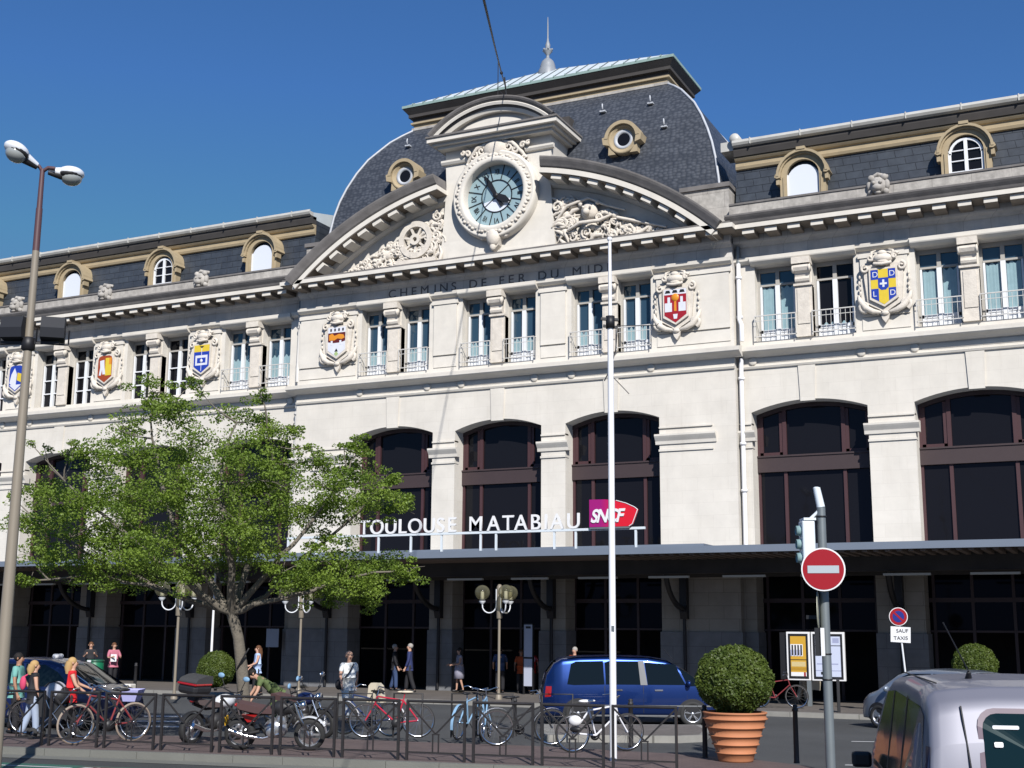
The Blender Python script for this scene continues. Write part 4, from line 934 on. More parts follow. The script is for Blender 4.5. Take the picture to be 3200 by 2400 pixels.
# flat soffit under the name sign, ribbed elsewhere
fx0, fx1 = XC-13.5, -16.1
b.box(fx0, fx1, YE_+0.10, YE_+2.6, 4.74, 4.88, 0)
b.extr([(fx1,YE_+0.1),(fx1+0.15,YE_+0.1),(fx1+1.6,YE_+2.6),(fx1,YE_+2.6)], 4.74, 4.88, 'z', 0)
for (xa, xb) in ((BX0, fx0), (fx1+0.4, BX1)):
    b.box(xa, xb, YE_+0.1, 42.2, 4.82, 4.88, 1)
    x = xa+0.1
    while x < xb-0.05: b.box(x, x+0.15, YE_+0.12, 42.2, 4.72, 4.82, 0); x += 0.34
b.box(BX0, BX1, 42.1, 42.35, 4.25, 4.80, 1); b.box(BX0, BX1, 42.35, 45.6, 4.50, 4.60, 1)
b.box(BX0, BX1, 43.9, 44.1, 4.2, 4.5, 1)
b.build('soffit', [M['soffit'], M['eave']], cp)
for x in [-3.9+2.62*k-0.0 for k in range(-20, 3)]:
    b = MB(); b.box(x-0.72, x+0.72, 41.92, 42.06, 4.10, 4.17, 0); b.build('tube_lamp', M['tubelamp'], cp)
for (x0, x1, Y, cs, hw, ow) in WALLS:
    pc = [(cs_ := sorted(cs))[i]+ (cs_[i+1]-cs_[i])/2 for i in range(len(cs)-1)]
    if Y < 44.9: pc += [cs_[0]-hw-0.9, cs_[-1]+hw+0.9]
    for x in pc:
        b = MB(); pr = []
        b.extr([(Y-0.02,2.75),(Y-0.02,4.5),(Y-0.32,4.5),(Y-0.32,3.0),(Y-0.24,2.75)], x-0.13, x+0.13, 'x', 0)
        pts = [(x, Y-0.25-1.9*math.sin(t*math.pi/2)**1.0*1.0, 3.1+1.35*(1-math.cos(t*math.pi/2))**0.9) for t in [i/10 for i in range(11)]]
        b.tube(pts, 0.10, 6, 0); b.tube([(x, Y-0.16,2.75),(x,Y-0.16,0.05)], 0.06, 6, 0)
        b.build('bracket', M['black'], cp)
# ================================================================ SIGNS ON THE CANOPY
sg = thing('station_sign', 'white TOULOUSE MATABIAU letters on a rail over the canopy edge', 'station sign')
b = MB(); YS = 39.72
b.box(-28.6, -14.40, YS-0.05, YS+0.05, 5.60, 5.68, 0); b.box(-28.6, -28.52, YS-0.03, YS+0.03, 5.0, 5.6, 0)
for x in (-27.3, -25.9, -24.6, -23.25, -22.0, -20.45, -19.85, -17.65, -16.86, -14.72): b.box(x-0.035, x+0.035, YS-0.03, YS+0.03, 5.0, 5.62, 0)
b.build('rail', M['palegrey'], sg)
# letters placed one by one (x left edge measured on the front)
for ch, x in zip('TOULOUSE', (-25.40,-24.98,-24.30,-23.80,-23.20,-22.55,-21.95,-21.50)):
    pass
def letters(word, xa, xb, h, z):
    adv = {'T':0.62,'O':0.86,'U':0.76,'L':0.56,'S':0.60,'E':0.60,'M':0.98,'A':0.78,'B':0.68,'I':0.34}
    tot = sum(adv[c] for c in word); k = (xb-xa)/tot; x = xa
    for c in word:
        text_mesh('letter', c, h/0.70, 0.03, M['white'], sg, (x, YS-0.04, z), bold=0.004, sx=k*adv[c]/adv[c]*1.0 if False else 1.0)
        x += adv[c]*k
letters('TOULOUSE', -25.42, -21.32, 0.52, 5.69); letters('MATABIAU', -20.92, -16.62, 0.52, 5.69)
lg = thing('railway_logo_sign', 'purple to red SNCF panel sign at the right end of the canopy lettering', 'logo sign')
b = MB(); YL = YS-0.10
def gradmat():
    m, t, p = nodes('purple_to_red_panel'); tc = t.nodes.new('ShaderNodeTexCoord'); sp = t.nodes.new('ShaderNodeSeparateXYZ'); t.links.new(tc.outputs['Object'], sp.inputs[0])
    mr = t.nodes.new('ShaderNodeMapRange'); mr.inputs[1].default_value = -15.9; mr.inputs[2].default_value = -15.3; t.links.new(sp.outputs[0], mr.inputs[0])
    mx = t.nodes.new('ShaderNodeMix'); mx.data_type = 'RGBA'; mx.inputs[6].default_value = (0.34,0.01,0.17,1); mx.inputs[7].default_value = (0.68,0.012,0.03,1)
    t.links.new(mr.outputs[0], mx.inputs[0]); t.links.new(mx.outputs[2], p.inputs['Base Color']); p.inputs['Roughness'].default_value = 0.35; return m
P = [(-16.31,5.70),(-14.90,5.70),(-14.78,5.78),(-14.62,6.18),(-14.60,6.24),(-14.70,6.32),(-15.0,6.46),(-15.35,6.56),(-15.75,6.61),(-16.31,6.62)]
b.extr(P, YL-0.05, YL+0.05, 'y', 0); b.build('panel', gradmat(), lg)
b = MB(); b.extr([(-16.31,5.64),(-14.9,5.64),(-14.9,5.70),(-16.31,5.70)], YL-0.04, YL+0.05, 'y', 0); b.build('panel_base', M['galv'], lg)
P2 = [(-14.90,5.70),(-14.78,5.78),(-14.62,6.18),(-14.60,6.24),(-14.70,6.32),(-15.0,6.46),(-15.35,6.56)]
b = MB(); b.tube([(x,YL-0.055,z) for x, z in P2], 0.014, 5); b.build('panel_edge', M['white'], lg)
o = text_mesh('logo_lettering', 'SNCF', 0.60, 0.012, M['white'], lg, (-16.26, YL-0.07, 5.86), shear=0.28, sx=0.86, bold=0.018, space=0.86)
# ================================================================ GROUND
ZR = -0.13
def sheet(name, pts, z, m, thick=0.0):
    b = MB()
    if thick: b.extr([(p[0],p[1]) for p in pts], z-thick, z, 'z', 0)
    else:
        a = sum(pts[i][0]*pts[(i+1)%len(pts)][1]-pts[(i+1)%len(pts)][0]*pts[i][1] for i in range(len(pts)))
        if a < 0: pts = pts[::-1]
        b.add([(p[0],p[1],z) for p in pts], [tuple(range(len(pts)))], 0)
    return struct(b.build(name, m))
sheet('ground', [(-900,-900),(900,-900),(900,900),(-900,900)], ZR-0.004, M['asphalt'])
KP = Vector((-20.14,18.83,0)); KU = Vector((math.cos(R_(10.15)), math.sin(R_(10.15)), 0)); KN = Vector((KU.y,-KU.x,0))
def kp(s, d): v = KP+KU*s+KN*d; return (v.x, v.y)
sheet('road', [kp(-45,0.2),kp(60,0.2),kp(60,14),kp(-45,14)], ZR, M['asphalt2'])
back = [(-42,14.2),(-22.9,21.1),(-18.97,22.7),(-16.15,23.75),(-13.8,24.05),(-11.16,24.45),(-8.3,24.3),(-6.7,24.0),(-5.5,23.3),(-4.7,22.3),(-4.3,21.4)]
front = [kp(-40,0.0), kp(15.6,0.0)]
sheet('near_pavement', [kp(-40,-0.16)]+back+[kp(15.9,-0.16)], 0.0, M['brickpave'], 0.2)
b = MB(); L_ = 0
for k in range(-34, 16):
    p0, p1 = kp(k+0.005,0), kp(k+0.995,0); q0, q1 = kp(k+0.005,-0.155), kp(k+0.995,-0.155)
    b.extr([p0,p1,q1,q0], -0.3, 0.006, 'z', 0)
o = b.build('near_kerb', M['concrete']); struct(o)
sheet('gutter_strip', [kp(-45,0.55),kp(60,0.55),kp(60,0.003),kp(-45,0.003)], ZR+0.006, M['concrete'])
def kd(px, py): return (gnd(px,py,ZR)-KP).dot(KN)
d0 = kd(0,2383)
sheet('green_lane', [kp(-45,d0),kp(60,d0),kp(60,d0+1.5),kp(-45,d0+1.5)], ZR+0.004, M['green_lane'])
sg0 = (gnd(290,2393,ZR)-KP).dot(KU); sg1 = (gnd(490,2393,ZR)-KP).dot(KU)
sheet('red_patch', [kp(sg0,d0+0.12),kp(sg1,d0+0.12),kp(sg1,d0+1.3),kp(sg0,d0+1.3)], ZR+0.008, M['redlane'])
sheet('lane_line', [kp(-45,d0+0.36),kp(sg0-0.1,d0+0.36),kp(sg0-0.1,d0+0.46),kp(-45,d0+0.46)], ZR+0.009, M['roadwhite'])
b = MB()
for (s0, s1) in ((0.10,0.28),(0.36,0.42),(0.72,0.98),(1.02,1.1),(1.38,1.5)):
    q = [kp(sg0+s0,d0+0.30),kp(sg0+s1,d0+0.30),kp(sg0+s1,d0+0.48),kp(sg0+s0,d0+0.48)]
    b.add([(x,y,ZR+0.013) for x, y in q], [(0,3,2,1)])
struct(b.build('lane_symbol', M['roadwhite']))
# zebra crossing
b = MB()
for py in (2238, 2254, 2270):
    a, c = gnd(425,py,ZR), gnd(590,py+1.5,ZR); n_ = Vector((-(c-a).y,(c-a).x,0)).normalized()*0.24
    vs = [a-n_,c-n_,c+n_,a+n_]; b.add([(v.x,v.y,ZR+0.004) for v in vs], [(0,1,2,3)])
struct(b.build('zebra_crossing', M['roadwhite']))
# traffic island
isl = [gnd(1700,2318,ZR),gnd(2120,2322,ZR),gnd(2205,2318,ZR),gnd(2222,2300,ZR),gnd(2190,2284,ZR),gnd(1700,2282,ZR)]
sheet('traffic_island', [(p.x,p.y) for p in isl], ZR+0.15, M['kerb'], 0.25)
cxy = sum((Vector((p.x,p.y,0)) for p in isl), Vector())/6
sheet('island_top', [tuple((Vector((p.x,p.y,0))*0.9+cxy*0.1)[:2]) for p in isl], ZR+0.155, M['pave'])
# forecourt pavement
sheet('far_pavement', [(-75,38.7),(20,38.7),(20,49),(-75,49)], 0.0, M['pave'], 0.3)
sheet('far_kerb', [(-75,38.45),(20,38.45),(20,38.698),(-75,38.698)], 0.004, M['kerb'], 0.3)
# long edge marks
for (a, c) in (((2660,2318),(2790,2320)),((2640,2392),(2800,2396))):
    p, q = gnd(*a,ZR), gnd(*c,ZR); b = MB(); b.add([(p.x,p.y,ZR+0.003),(q.x,q.y,ZR+0.003),(q.x-0.02,q.y+0.14,ZR+0.003),(p.x-0.02,p.y+0.14,ZR+0.003)], [(0,1,2,3)]); struct(b.build('road_marking', M['roadwhite']))

# ================================================================ BARRIERS
FP, FQ = Vector((-19.66,19.50,0)), Vector((-7.14,21.36,0)); FU = (FQ-FP).normalized(); FL = (FQ-FP).length/10; FA = math.atan2(FU.y, FU.x)
def barrier():
    t = thing('street_barrier', 'x', 'barrier'); L = FL-0.13
    b = MB(); b.tube([(0,0,1.035),(L,0,1.035)], 0.026, 8); b.build('top_rail', M['ferail'], t)
    for x in (0.02, L-0.02): b = MB(); b.box(x-0.022, x+0.022, -0.022, 0.022, -0.02, 1.03); b.build('post', M['ferail'], t)
    for x in (0.04, L-0.04): b = MB(); b.bar((x,0,0.99),(L/2,0,0.47), 0.028, 0.028); b.build('brace', M['ferail'], t)
    b = MB()
    b.box(L/2-0.07, L/2+0.07, -0.015, 0.015, 0.45, 0.475)
    for x in (-0.055, 0.055): b.box(L/2+x-0.011, L/2+x+0.011, -0.011, 0.011, 0.15, 0.46)
    b.build('centre_bars', M['ferail'], t)
    b = MB(); b.box(0.02, L-0.02, -0.014, 0.014, 0.13, 0.158); b.build('bottom_rail', M['ferail'], t)
    return t
BL_ = ['at the left end, in front of the teal-shirted person', 'in front of the blonde person with the pink bag', 'in front of the red-forked bicycle', 'in front of the bicycle with the lilac basket',
       'in front of the motorcycle with the top box', 'in front of the motorcycle with the brown seat', 'between the motorcycles and the red bicycle', 'in front of the red bicycle',
       'in front of the pale blue bicycle', 'in front of the black bicycle with white mudguards', 'in front of the white bicycle', 'at the right end, right of the white pole']
br0 = barrier()
for i, k in enumerate(range(-2, 10)):
    t = br0 if i == 0 else copy_tree(br0)
    p = FP+FU*(FL*k+0.065); t.location = p; t.rotation_euler = (0,0,FA)
    t['label'] = 'brown-black steel street barrier '+BL_[i]; t['group'] = 'barriers along the kerb'
# ================================================================ POSTS AND LAMPS
# tall street lamp
L0 = gnd(-19,2400); Zt = 9.6
tl = thing('street_lamp', 'tall tan street lamp with two white lamp heads and two floodlights', 'street lamp', (L0.x,L0.y,0))
b = MB(); b.tube([(0,0,-0.1),(0,0,1.2),(0,0,5),(0,0,8.9)], [0.115,0.11,0.085,0.062], 14); b.build('pole', M['lamppole'], tl)
b = MB(); b.tube([(0,0,8.9),(0,0,9.70)], [0.062,0.058], 10); b.tube([(0,0,9.70),(0,0,10.44)], [0.050,0.042], 10); b.tube([(0,0,10.4),(0.1,0.04,10.47),(0.2,0.1,10.46)], 0.035, 8); b.tube([(0,0,10.4),(-0.08,0.0,10.5),(-0.2,-0.1,10.58)], 0.035, 8); b.build('lamp_bracket', mat('maroon_bracket',(0.10,0.05,0.055),0.5), tl)
def lamp_head(d, up):
    p = sub('lamp_head', tl); d = Vector(d).normalized(); u = Vector((0,0,1)); 
    c0 = Vector((0,0,10.44))+d*0.10+u*up*0.12; c1 = c0+d*0.24+u*up*0.26
    q = d.to_track_quat('X','Z').to_matrix() @ Matrix.Rotation(-math.atan(up), 3, 'Y')
    b = MB(); b.tube([c0,c0+(c1-c0)*0.5,c1], [0.05,0.075,0.10], 10); b.ball(c1+(c1-c0).normalized()*0.16+Vector((0,0,0.015)), 0.205, 0, 16, 10, (1.15,1.0,0.62), q)
    b.build('lamp_shell', M['lamphead'], p)
    b = MB(); b.tube([c0+Vector((0,0,-0.04)),c1+Vector((0,0,-0.055))], [0.045,0.085], 8); b.ball(c1+(c1-c0).normalized()*0.15+Vector((0,0,-0.02)), 0.20, 0, 16, 8, (1.12,1.0,0.5), q); b.build('lamp_body', M['darkplastic'], p)
    b = MB(); b.ball(c1+(c1-c0).normalized()*0.17+Vector((0,0,-0.07)), 0.18, 0, 16, 10, (1.05,1.0,0.82), q); b.build('lamp_glass', M['lampglass'], p)
rv = Vector((math.cos(YAW), math.sin(YAW), 0)); fv = Vector((-math.sin(YAW), math.cos(YAW), 0))
lamp_head(rv*0.8+fv*0.45, 0.0); lamp_head(-rv*0.75-fv*0.65, 0.42)
def flood(sx):
    p = sub('floodlight', tl); c = Vector((0,0,7.46))+rv*sx; b = MB(); a = YAW+ (0.25 if sx > 0 else -0.1)
    u = Vector((math.cos(a),math.sin(a),0)); v = Vector((-u.y,u.x,0))
    pr = [(-0.16,-0.17),(0.10,-0.22),(0.17,-0.05),(0.12,0.22),(-0.14,0.20),(-0.19,0.0)]
    vs = [c+u*s_*0.20+v*y+Vector((0,0,z)) for s_ in (-1,1) for y, z in pr]; n = len(pr)
    b.add(vs, [tuple(range(n)),tuple(range(n,2*n))[::-1]]+[(i,n+i,n+(i+1)%n,(i+1)%n) for i in range(n)])
    o = b.build('housing', mat('navy_black_housing' if sx > 0 else 'navy_black_housing', (0.010,0.012,0.018), 0.7), p); recalc(o)
    b = MB(); b.bar(c-u*0.27+Vector((0,0,-0.26)), c+u*0.27+Vector((0,0,-0.26)), 0.03); b.bar(c-u*0.27+Vector((0,0,-0.26)), c-u*0.27, 0.02); b.bar(c+u*0.27+Vector((0,0,-0.26)), c+u*0.27, 0.02); b.build('yoke', M['black'], p)
flood(-0.25); flood(0.42)
b = MB(); b.lathe([(0.07,-0.15),(0.12,-0.12),(0.12,0.08),(0.07,0.1)], (0,0,7.22), 12); b.bar(rv*-0.5+Vector((0,0,7.22)), rv*0.55+Vector((0,0,7.22)), 0.05); b.build('clamp', M['black'], tl)
# white pole
p0 = gnd(1917,2378); tf = thing('white_pole', 'tall white painted pole with a dark cable clamp near its middle', 'pole', p0)
b = MB(); b.tube([(0,0,0),(0,0,8.15)], [0.066,0.056], 14); b.tube([(0,0,8.15),(0,0,9.80)], [0.036,0.032], 12); b.ball((0,0,9.82), 0.05); b.build('pole_shaft', M['whitepaint'], tf)
b = MB(); b.tube([(0,0,-0.15),(0,0,0.0)], 0.05, 10); b.build('pole_foot', M['galv'], tf)
b = MB(); b.lathe([(0.05,-0.12),(0.09,-0.12),(0.09,0.12),(0.05,0.12)], (0,0,8.15), 10)
b.bar(rv*-0.18+Vector((0,0,8.22)), rv*0.16+Vector((0,0,8.20)), 0.07, 0.05); b.bar(rv*-0.14+Vector((0,0,8.08)), rv*0.12+Vector((0,0,8.05)), 0.05, 0.05)
b.tube([rv*0.14+Vector((0,0,8.12)), rv*0.10+Vector((0,0,7.6)), rv*-0.02+Vector((0,0,7.2)), rv*-0.12+Vector((0,0,7.0))], 0.012, 5); b.tube([rv*0.1+Vector((0,0,8.08)), rv*0.9+Vector((0,0,8.10)), rv*0.93+Vector((0,0,8.14))], 0.008, 5)
b.tube([Vector((0.02,0,7.1)),rv*0.35+Vector((0,0,6.75))],0.008,5)
b.build('cable_clamp', M['black'], tf)
b = MB()
q = -fv*0.068+Vector((0,0,2.35)); b.bar(q+rv*0.0+Vector((0,0,-0.05)), q+Vector((0,0,0.05)), 0.05, 0.01); b.build('sticker', M['galv'], tf)
# no entry sign post
s0 = gnd(2597,2412); s0.z = 0; tp = thing('sign_post', 'grey steel post carrying a no entry disc, a traffic light and sign backs', 'sign post', (s0.x,s0.y,0))
b = MB(); b.tube([(0,0,-0.1),(0,0,4.30)], [0.078,0.070], 16)
for z in (1.95,1.55,2.95,4.15): b.lathe([(0.078,-0.012),(0.085,-0.012),(0.085,0.012),(0.078,0.012)], (0,0,z), 12, 1)
b.build('pole', [M['galv'], M['black']], tp)
b = MB(); b.tube([(0,0,4.30),(-0.06,0.0,4.62)], [0.068,0.060], 12); b.ball((-0.062,0,4.62), 0.058, 0, 10, 6, (1,1,0.4)); b.build('post_cap', M['palegrey'], tp)
def disc(b, c, n_, r, th, m, seg=40):
    n_ = Vector(n_).normalized(); u = Vector((0,0,1)).cross(n_).normalized(); v = n_.cross(u); c = Vector(c)
    vs = [c+(u*math.cos(2*math.pi*i/seg)+v*math.sin(2*math.pi*i/seg))*r+n_*d for d in (0,th) for i in range(seg)]
    b.add(vs, [tuple(range(seg))[::-1], tuple(range(seg,2*seg))], m); b.add(vs, [(i,(i+1)%seg,seg+(i+1)%seg,seg+i) for i in range(seg)], m)
    return c, n_, u, v
toc = -Vector((s0.x,s0.y,0)).normalized()
ne = sub('no_entry_sign', tp); zc = 3.28
b = MB(); c, n_, u, v = disc(b, toc*0.30+Vector((0,0,zc)), toc, 0.345, 0.012, 0); b.build('rim', M['white'], ne)
b = MB(); disc(b, toc*0.313+Vector((0,0,zc)), toc, 0.322, 0.004, 0); b.build('red_disc', M['redsign'], ne)
b = MB(); cc = toc*0.320+Vector((0,0,zc)); vs = [cc+u*a+v*q for a, q in ((-0.245,-0.06),(0.245,-0.06),(0.245,0.06),(-0.245,0.06))]; b.add(vs, [(0,1,2,3)]); b.add([p+toc*0.004 for p in vs], [(0,1,2,3)]); o = b.build('white_bar', M['greysign'], ne)
b = MB(); d2 = (-rv*0.9+fv*0.35).normalized(); disc(b, d2*0.10+Vector((0,0,2.63)), (rv*0.25*-1-fv*0.0+d2*0.9), 0.31, 0.012, 0); b.build('sign_back', M['signback'], tp)
b = MB(); b.obox((d2*0.2)[:2], math.atan2(d2.y,d2.x), 0.10, 0.012, 2.5, 2.56, 0); b.build('sign_bracket', M['black'], tp)
pc = -rv*0.13; b = MB(); b.obox(pc[:2], YAW+1.25, 0.14, 0.035, 1.92, 2.36, 0); b.build('side_plate', M['darkplastic'], tp)
b = MB(); e_ = pc+rv*0.045-fv*0.14; b.obox(e_[:2], YAW+1.25, 0.015, 0.03, 1.92, 2.36, 0); b.build('side_plate_edge', M['white'], tp)
tr = sub('traffic_light', tp); c = -rv*0.24+fv*0.02
b = MB(); b.obox(c[:2], YAW, 0.105, 0.15, 3.36, 4.08, 0); o = b.build('housing', M['palegrey'], tr, bevel=0.03)
b = MB(); b.obox((c+rv*0.02)[:2], YAW, 0.10, 0.16, 4.08, 4.12, 0); b.tube([c+rv*0.05+Vector((0,0,4.1)), c+rv*0.16+Vector((0,0,4.2)), rv*-0.04+Vector((0,0,4.24))], 0.03, 6); b.build('light_cap', M['palegrey'], tr)
for z in (3.92, 3.70, 3.48):
    b = MB(); b.lathe([(0.085,0.0),(0.078,-0.08),(0.07,-0.08),(0.075,0.0)], (0,0,0), 14, 0, True, 'x'); o = b.build('visor', M['visor'], tr); o.location = c-rv*0.10+Vector((0,0,z)); o.rotation_euler = (0,0,YAW)
tp.scale = (1.07,1.07,1.07); tp.location.z = -0.14
# no parking sign
n0 = gnd(2845,2232); n0.z = 0; tn = thing('parking_sign', 'small no parking disc over a white plate on a thin leaning post', 'road sign', (n0.x,n0.y,0))
n_cam = -Vector((n0.x,n0.y,0)).normalized()
b = MB(); b.tube([(0,0,0),rv*-0.22+Vector((0,0,3.0))], 0.028, 8); b.build('post', M['lamphead'], tn)
cN = rv*-0.21+Vector((0,0,2.79)); b = MB(); disc(b, cN+n_cam*0.04, n_cam, 0.265, 0.01, 0); b.build('rim', M['white'], tn)
b = MB(); disc(b, cN+n_cam*0.052, n_cam, 0.245, 0.004, 0); b.build('red_ring', M['redsign'], tn)
b = MB(); _, _, u, v = disc(b, cN+n_cam*0.058, n_cam, 0.165, 0.003, 0); b.build('blue_disc', M['bluesign'], tn)
b = MB(); cc = cN+n_cam*0.064; a_ = (u*0.7-v*0.7) ; w2 = (u*0.7+v*0.7)*0.028; b.add([cc-a_*0.17-w2,cc+a_*0.17-w2,cc+a_*0.17+w2,cc-a_*0.17+w2], [(0,1,2,3)]); b.build('slash', M['redsign'], tn)
pl = sub('plate', tn); cP = rv*-0.17+n_cam*0.04+Vector((0,0,2.28)); uN = Vector((0,0,1)).cross(n_cam).normalized()
b = MB(); vs = [cP+uN*a+Vector((0,0,z)) for a, z in ((-0.29,-0.22),(0.27,-0.25),(0.29,0.20),(-0.27,0.23))]; b.add(vs, [(0,1,2,3)]); b.add([x-n_cam*0.01 for x in vs], [(3,2,1,0)]); b.build('plate_sheet', M['white'], pl)
for s_, z, x in (('SAUF', 0.05, -0.12), ('TAXIS', -0.16, -0.20)):
    o = text_mesh('plate_lettering', s_, 0.15, 0.002, M['black'], pl, (0,0,0)); o.matrix_basis = Matrix.Translation(cP+n_cam*0.008+uN*x+Vector((0,0,z))) @ Matrix.Rotation(math.atan2(uN.y,uN.x),4,'Z') @ Matrix.Rotation(R_(90),4,'X')
# globe lamps
def globe_lamp(loc, rot, lab, first=None):
    if first: t = copy_tree(first)
    else:
        t = thing('globe_lamp', lab, 'street lamp'); b = MB()
        b.tube([(0,0,0),(0,0,0.8),(0,0,3.75)], [0.055,0.045,0.045], 12); b.lathe([(0.09,2.7),(0.10,2.72),(0.10,3.78),(0.05,3.86),(0,3.87)], (0,0,0), 12); b.lathe([(0.12,0),(0.10,0.15),(0.055,0.2)], (0,0,0), 12); b.build('pole', M['lamppole'], t)
        for k in range(3):
            a = k*2*math.pi/3; d = Vector((math.cos(a),math.sin(a),0)); g = sub('globe_head', t)
            pts = [d*0.11+Vector((0,0,3.7)), d*0.11+Vector((0,0,3.15))]+[d*(0.355-0.245*math.cos(x))+Vector((0,0,3.15-0.26*math.sin(x))) for x in [i*math.pi/10 for i in range(1,10)]]+[d*0.6+Vector((0,0,3.22))]
            b = MB(); b.tube(pts, 0.022, 7); b.lathe([(0.03,-0.12),(0.11,-0.04),(0.12,0.0)], tuple(d*0.6+Vector((0,0,3.30))), 12); b.build('arm', M['lamphead'], g)
            b = MB(); b.ball(d*0.6+Vector((0,0,3.58)), 0.265, 0, 20, 12, (1,1,0.97)); b.build('globe', M['globe'], g)
            b = MB(); b.lathe([(0.0,0.30),(0.06,0.28),(0.07,0.05),(0.10,0.0),(0,0)], tuple(d*0.6+Vector((0,0,3.33))), 10); b.build('bulb', M['white'], g)
    t.location = loc; t.rotation_euler = (0,0,rot); t['label'] = lab; t['group'] = 'globe lamps on the forecourt'; return t
ga = gnd(1558,2186); ga.z = 0
G1 = globe_lamp(ga, YAW+math.pi-0.15, 'three-globe lamp standing clear in front of the middle entrance')
g = gnd(932,2166); g.z = 0; globe_lamp(g, YAW+math.pi+0.2, 'three-globe lamp half hidden by the right side of the tree', G1)
g = gnd(543,2185); g.z = 0; globe_lamp(g, YAW+math.pi-0.1, 'three-globe lamp mostly hidden behind the left side of the tree', G1)
# thin white flagpole behind left shrub
g = gnd(655,2150); b = MB(); b.tube([(g.x,g.y,0),(g.x,g.y,5.2)], [0.055,0.04], 8); tag(b.build('white_post', M['whitepaint']), 'thin white post rising behind the dark left shrub', 'post')
# bollards
def bollard(px, py, h, r, m, lab, z=0.0):
    g = gnd(px,py,z); b = MB(); b.lathe([(r*1.15,0),(r,0.05),(r*0.9,h-0.12),(r*1.15,h-0.11),(r*1.15,h-0.07),(r*0.7,h-0.06),(r*1.0,h-0.03),(r*0.8,h),(0,h+0.01)], (g.x,g.y,z), 12); tag(b.build('bollard', M[m]), lab, 'bollard', 'bollards around the forecourt')
bollard(2490,2385,1.02,0.05,'iron','slim black bollard on the pavement corner between planter and sign post')
bollard(2204,2368,0.95,0.05,'black','black bollard partly hidden behind the left side of the planter')
bollard(1972,2336,0.95,0.05,'iron','dark green bollard behind the front wheel of the white bicycle')
bollard(420,2165,1.05,0.06,'iron','dark bollard on the forecourt beside the green bin')
bollard(1608,2300,0.9,0.05,'iron','dark bollard behind the black bicycle',ZR)
# stone block, bin
g = gnd(396,2168); b = MB(); b.obox((g.x,g.y), 0.2, 0.24, 0.2, 0, 0.34); tag(b.build('stone_block', M['stone2'], bevel=0.04), 'pale stone block beside the dark bollard at left', 'stone block')
g = gnd(292,2150); t = thing('litter_bin', 'round green litter bin in front of the shaded pillar at left', 'bin', g); b = MB(); b.lathe([(0,0),(0.30,0),(0.33,0.1),(0.33,0.98),(0.31,1.0)], (0,0,0), 20); b.build('bin_body', M['binGreen'], t)
b = MB(); b.lathe([(0.31,0.98),(0.35,0.99),(0.34,1.06),(0.2,1.08),(0,1.08)], (0,0,0), 20); b.box(-0.08, 0.1, -0.35, -0.30, 0.98, 1.06, 1); b.build('bin_lid', [mat('green_lid',(0.02,0.10,0.06),0.4), M['white']], t)
# billboard
t = thing('double_billboard', 'double poster stand with a yellow poster and a white map poster', 'billboard', (0,0,0))
def poster(x0, x1, mm, name, Y=42.0, z0=0.80, z1=2.33):
    p = sub('poster_case', t); b = MB()
    b.box(x0, x1, Y, Y+0.14, z0, z1, 0); b.build('case', M['white'], p, bevel=0.01)
    b = MB(); b.box(x0+0.06, x1-0.06, Y-0.008, Y, z0+0.05, z1-0.06, 0); b.build('black_border', M['black'], p)
    b = MB(); X0, X1, Z0, Z1 = x0+0.13, x1-0.13, z0+0.13, z1-0.14
    def r(a, c, d, e, m, k=1): b.box(X0+(X1-X0)*a, X0+(X1-X0)*c, Y-0.010-0.002*k, Y-0.008, Z0+(Z1-Z0)*d, Z0+(Z1-Z0)*e, m)
    r(0, 1, 0, 1, 0, 0)
    if name == 'y':
        r(0,1,0,0.1,1); r(0,1,0.14,0.22,2); r(0.05,0.95,0.24,0.36,3,2); r(0.0,1,0.40,0.42,4,1); r(0.0,0.8,0.5,0.8,1); 
        for k in range(4): r(0.08+0.19*k,0.18+0.19*k,0.52,0.78,4,3); r(0.02+0.19*k,0.09+0.19*k,0.5,0.66,5,4)
        r(0.83,0.95,0.0,0.1,6,3)
    else:
        r(0,1,0.76,0.78,4); r(0.05,0.9,0.3,0.33,5); r(0.35,0.42,0.48,0.70,4,2); r(0.42,0.60,0.66,0.70,4,2); r(0.42,0.60,0.57,0.60,4,2); r(0.55,0.62,0.48,0.70,4,3); r(0.1,0.3,0.84,0.87,4); r(0.7,0.95,0.84,0.96,5); r(0.2,0.26,0.05,0.12,4); r(0,1,0.14,0.16,5)
    b.build('poster', mm, p)
ym = [mat('poster_yellow',(0.62,0.36,0.04),0.4), M['white'], mat('poster_ochre',(0.45,0.25,0.03),0.4), mat('poster_cream',(0.62,0.50,0.25),0.4), M['black'], mat('poster_lilac',(0.35,0.38,0.55),0.4), M['redsign']]
wm = [mat('poster_pale_blue',(0.58,0.63,0.78),0.35)]+ym[1:]
poster(-10.42, -9.66, ym, 'y'); poster(-9.62, -8.56, wm, 'w')
b = MB(); b.box(-10.66, -10.44, 42.1, 42.75, 0.82, 2.31, 0); b.build('side_case', M['black'], t)
b = MB(); b.box(-9.80, -9.66, 42.02, 42.12, 0, 0.82, 0); b.build('post', M['galv'], t)
g = gnd(2622,2225); b = MB(); b.obox((g.x,g.y), YAW+1.35, 0.30, 0.04, 0.0, 0.95, 0); o = tag(b.build('sandwich_board', M['darkplastic']), 'dark folding board leaning beside the white map poster', 'sign board'); 
g = Vector((-20.45,45.0-1.3,0)); t = thing('timetable_totem', 'narrow grey information totem standing before a station pillar', 'totem', g); b = MB(); b.box(-0.17,0.17,-0.05,0.05,1.35,2.52); b.box(-0.17,0.17,-0.05,0.05,0.3,1.28); b.build('panel', mat('totem_lilac_grey',(0.42,0.45,0.55),0.4), t)
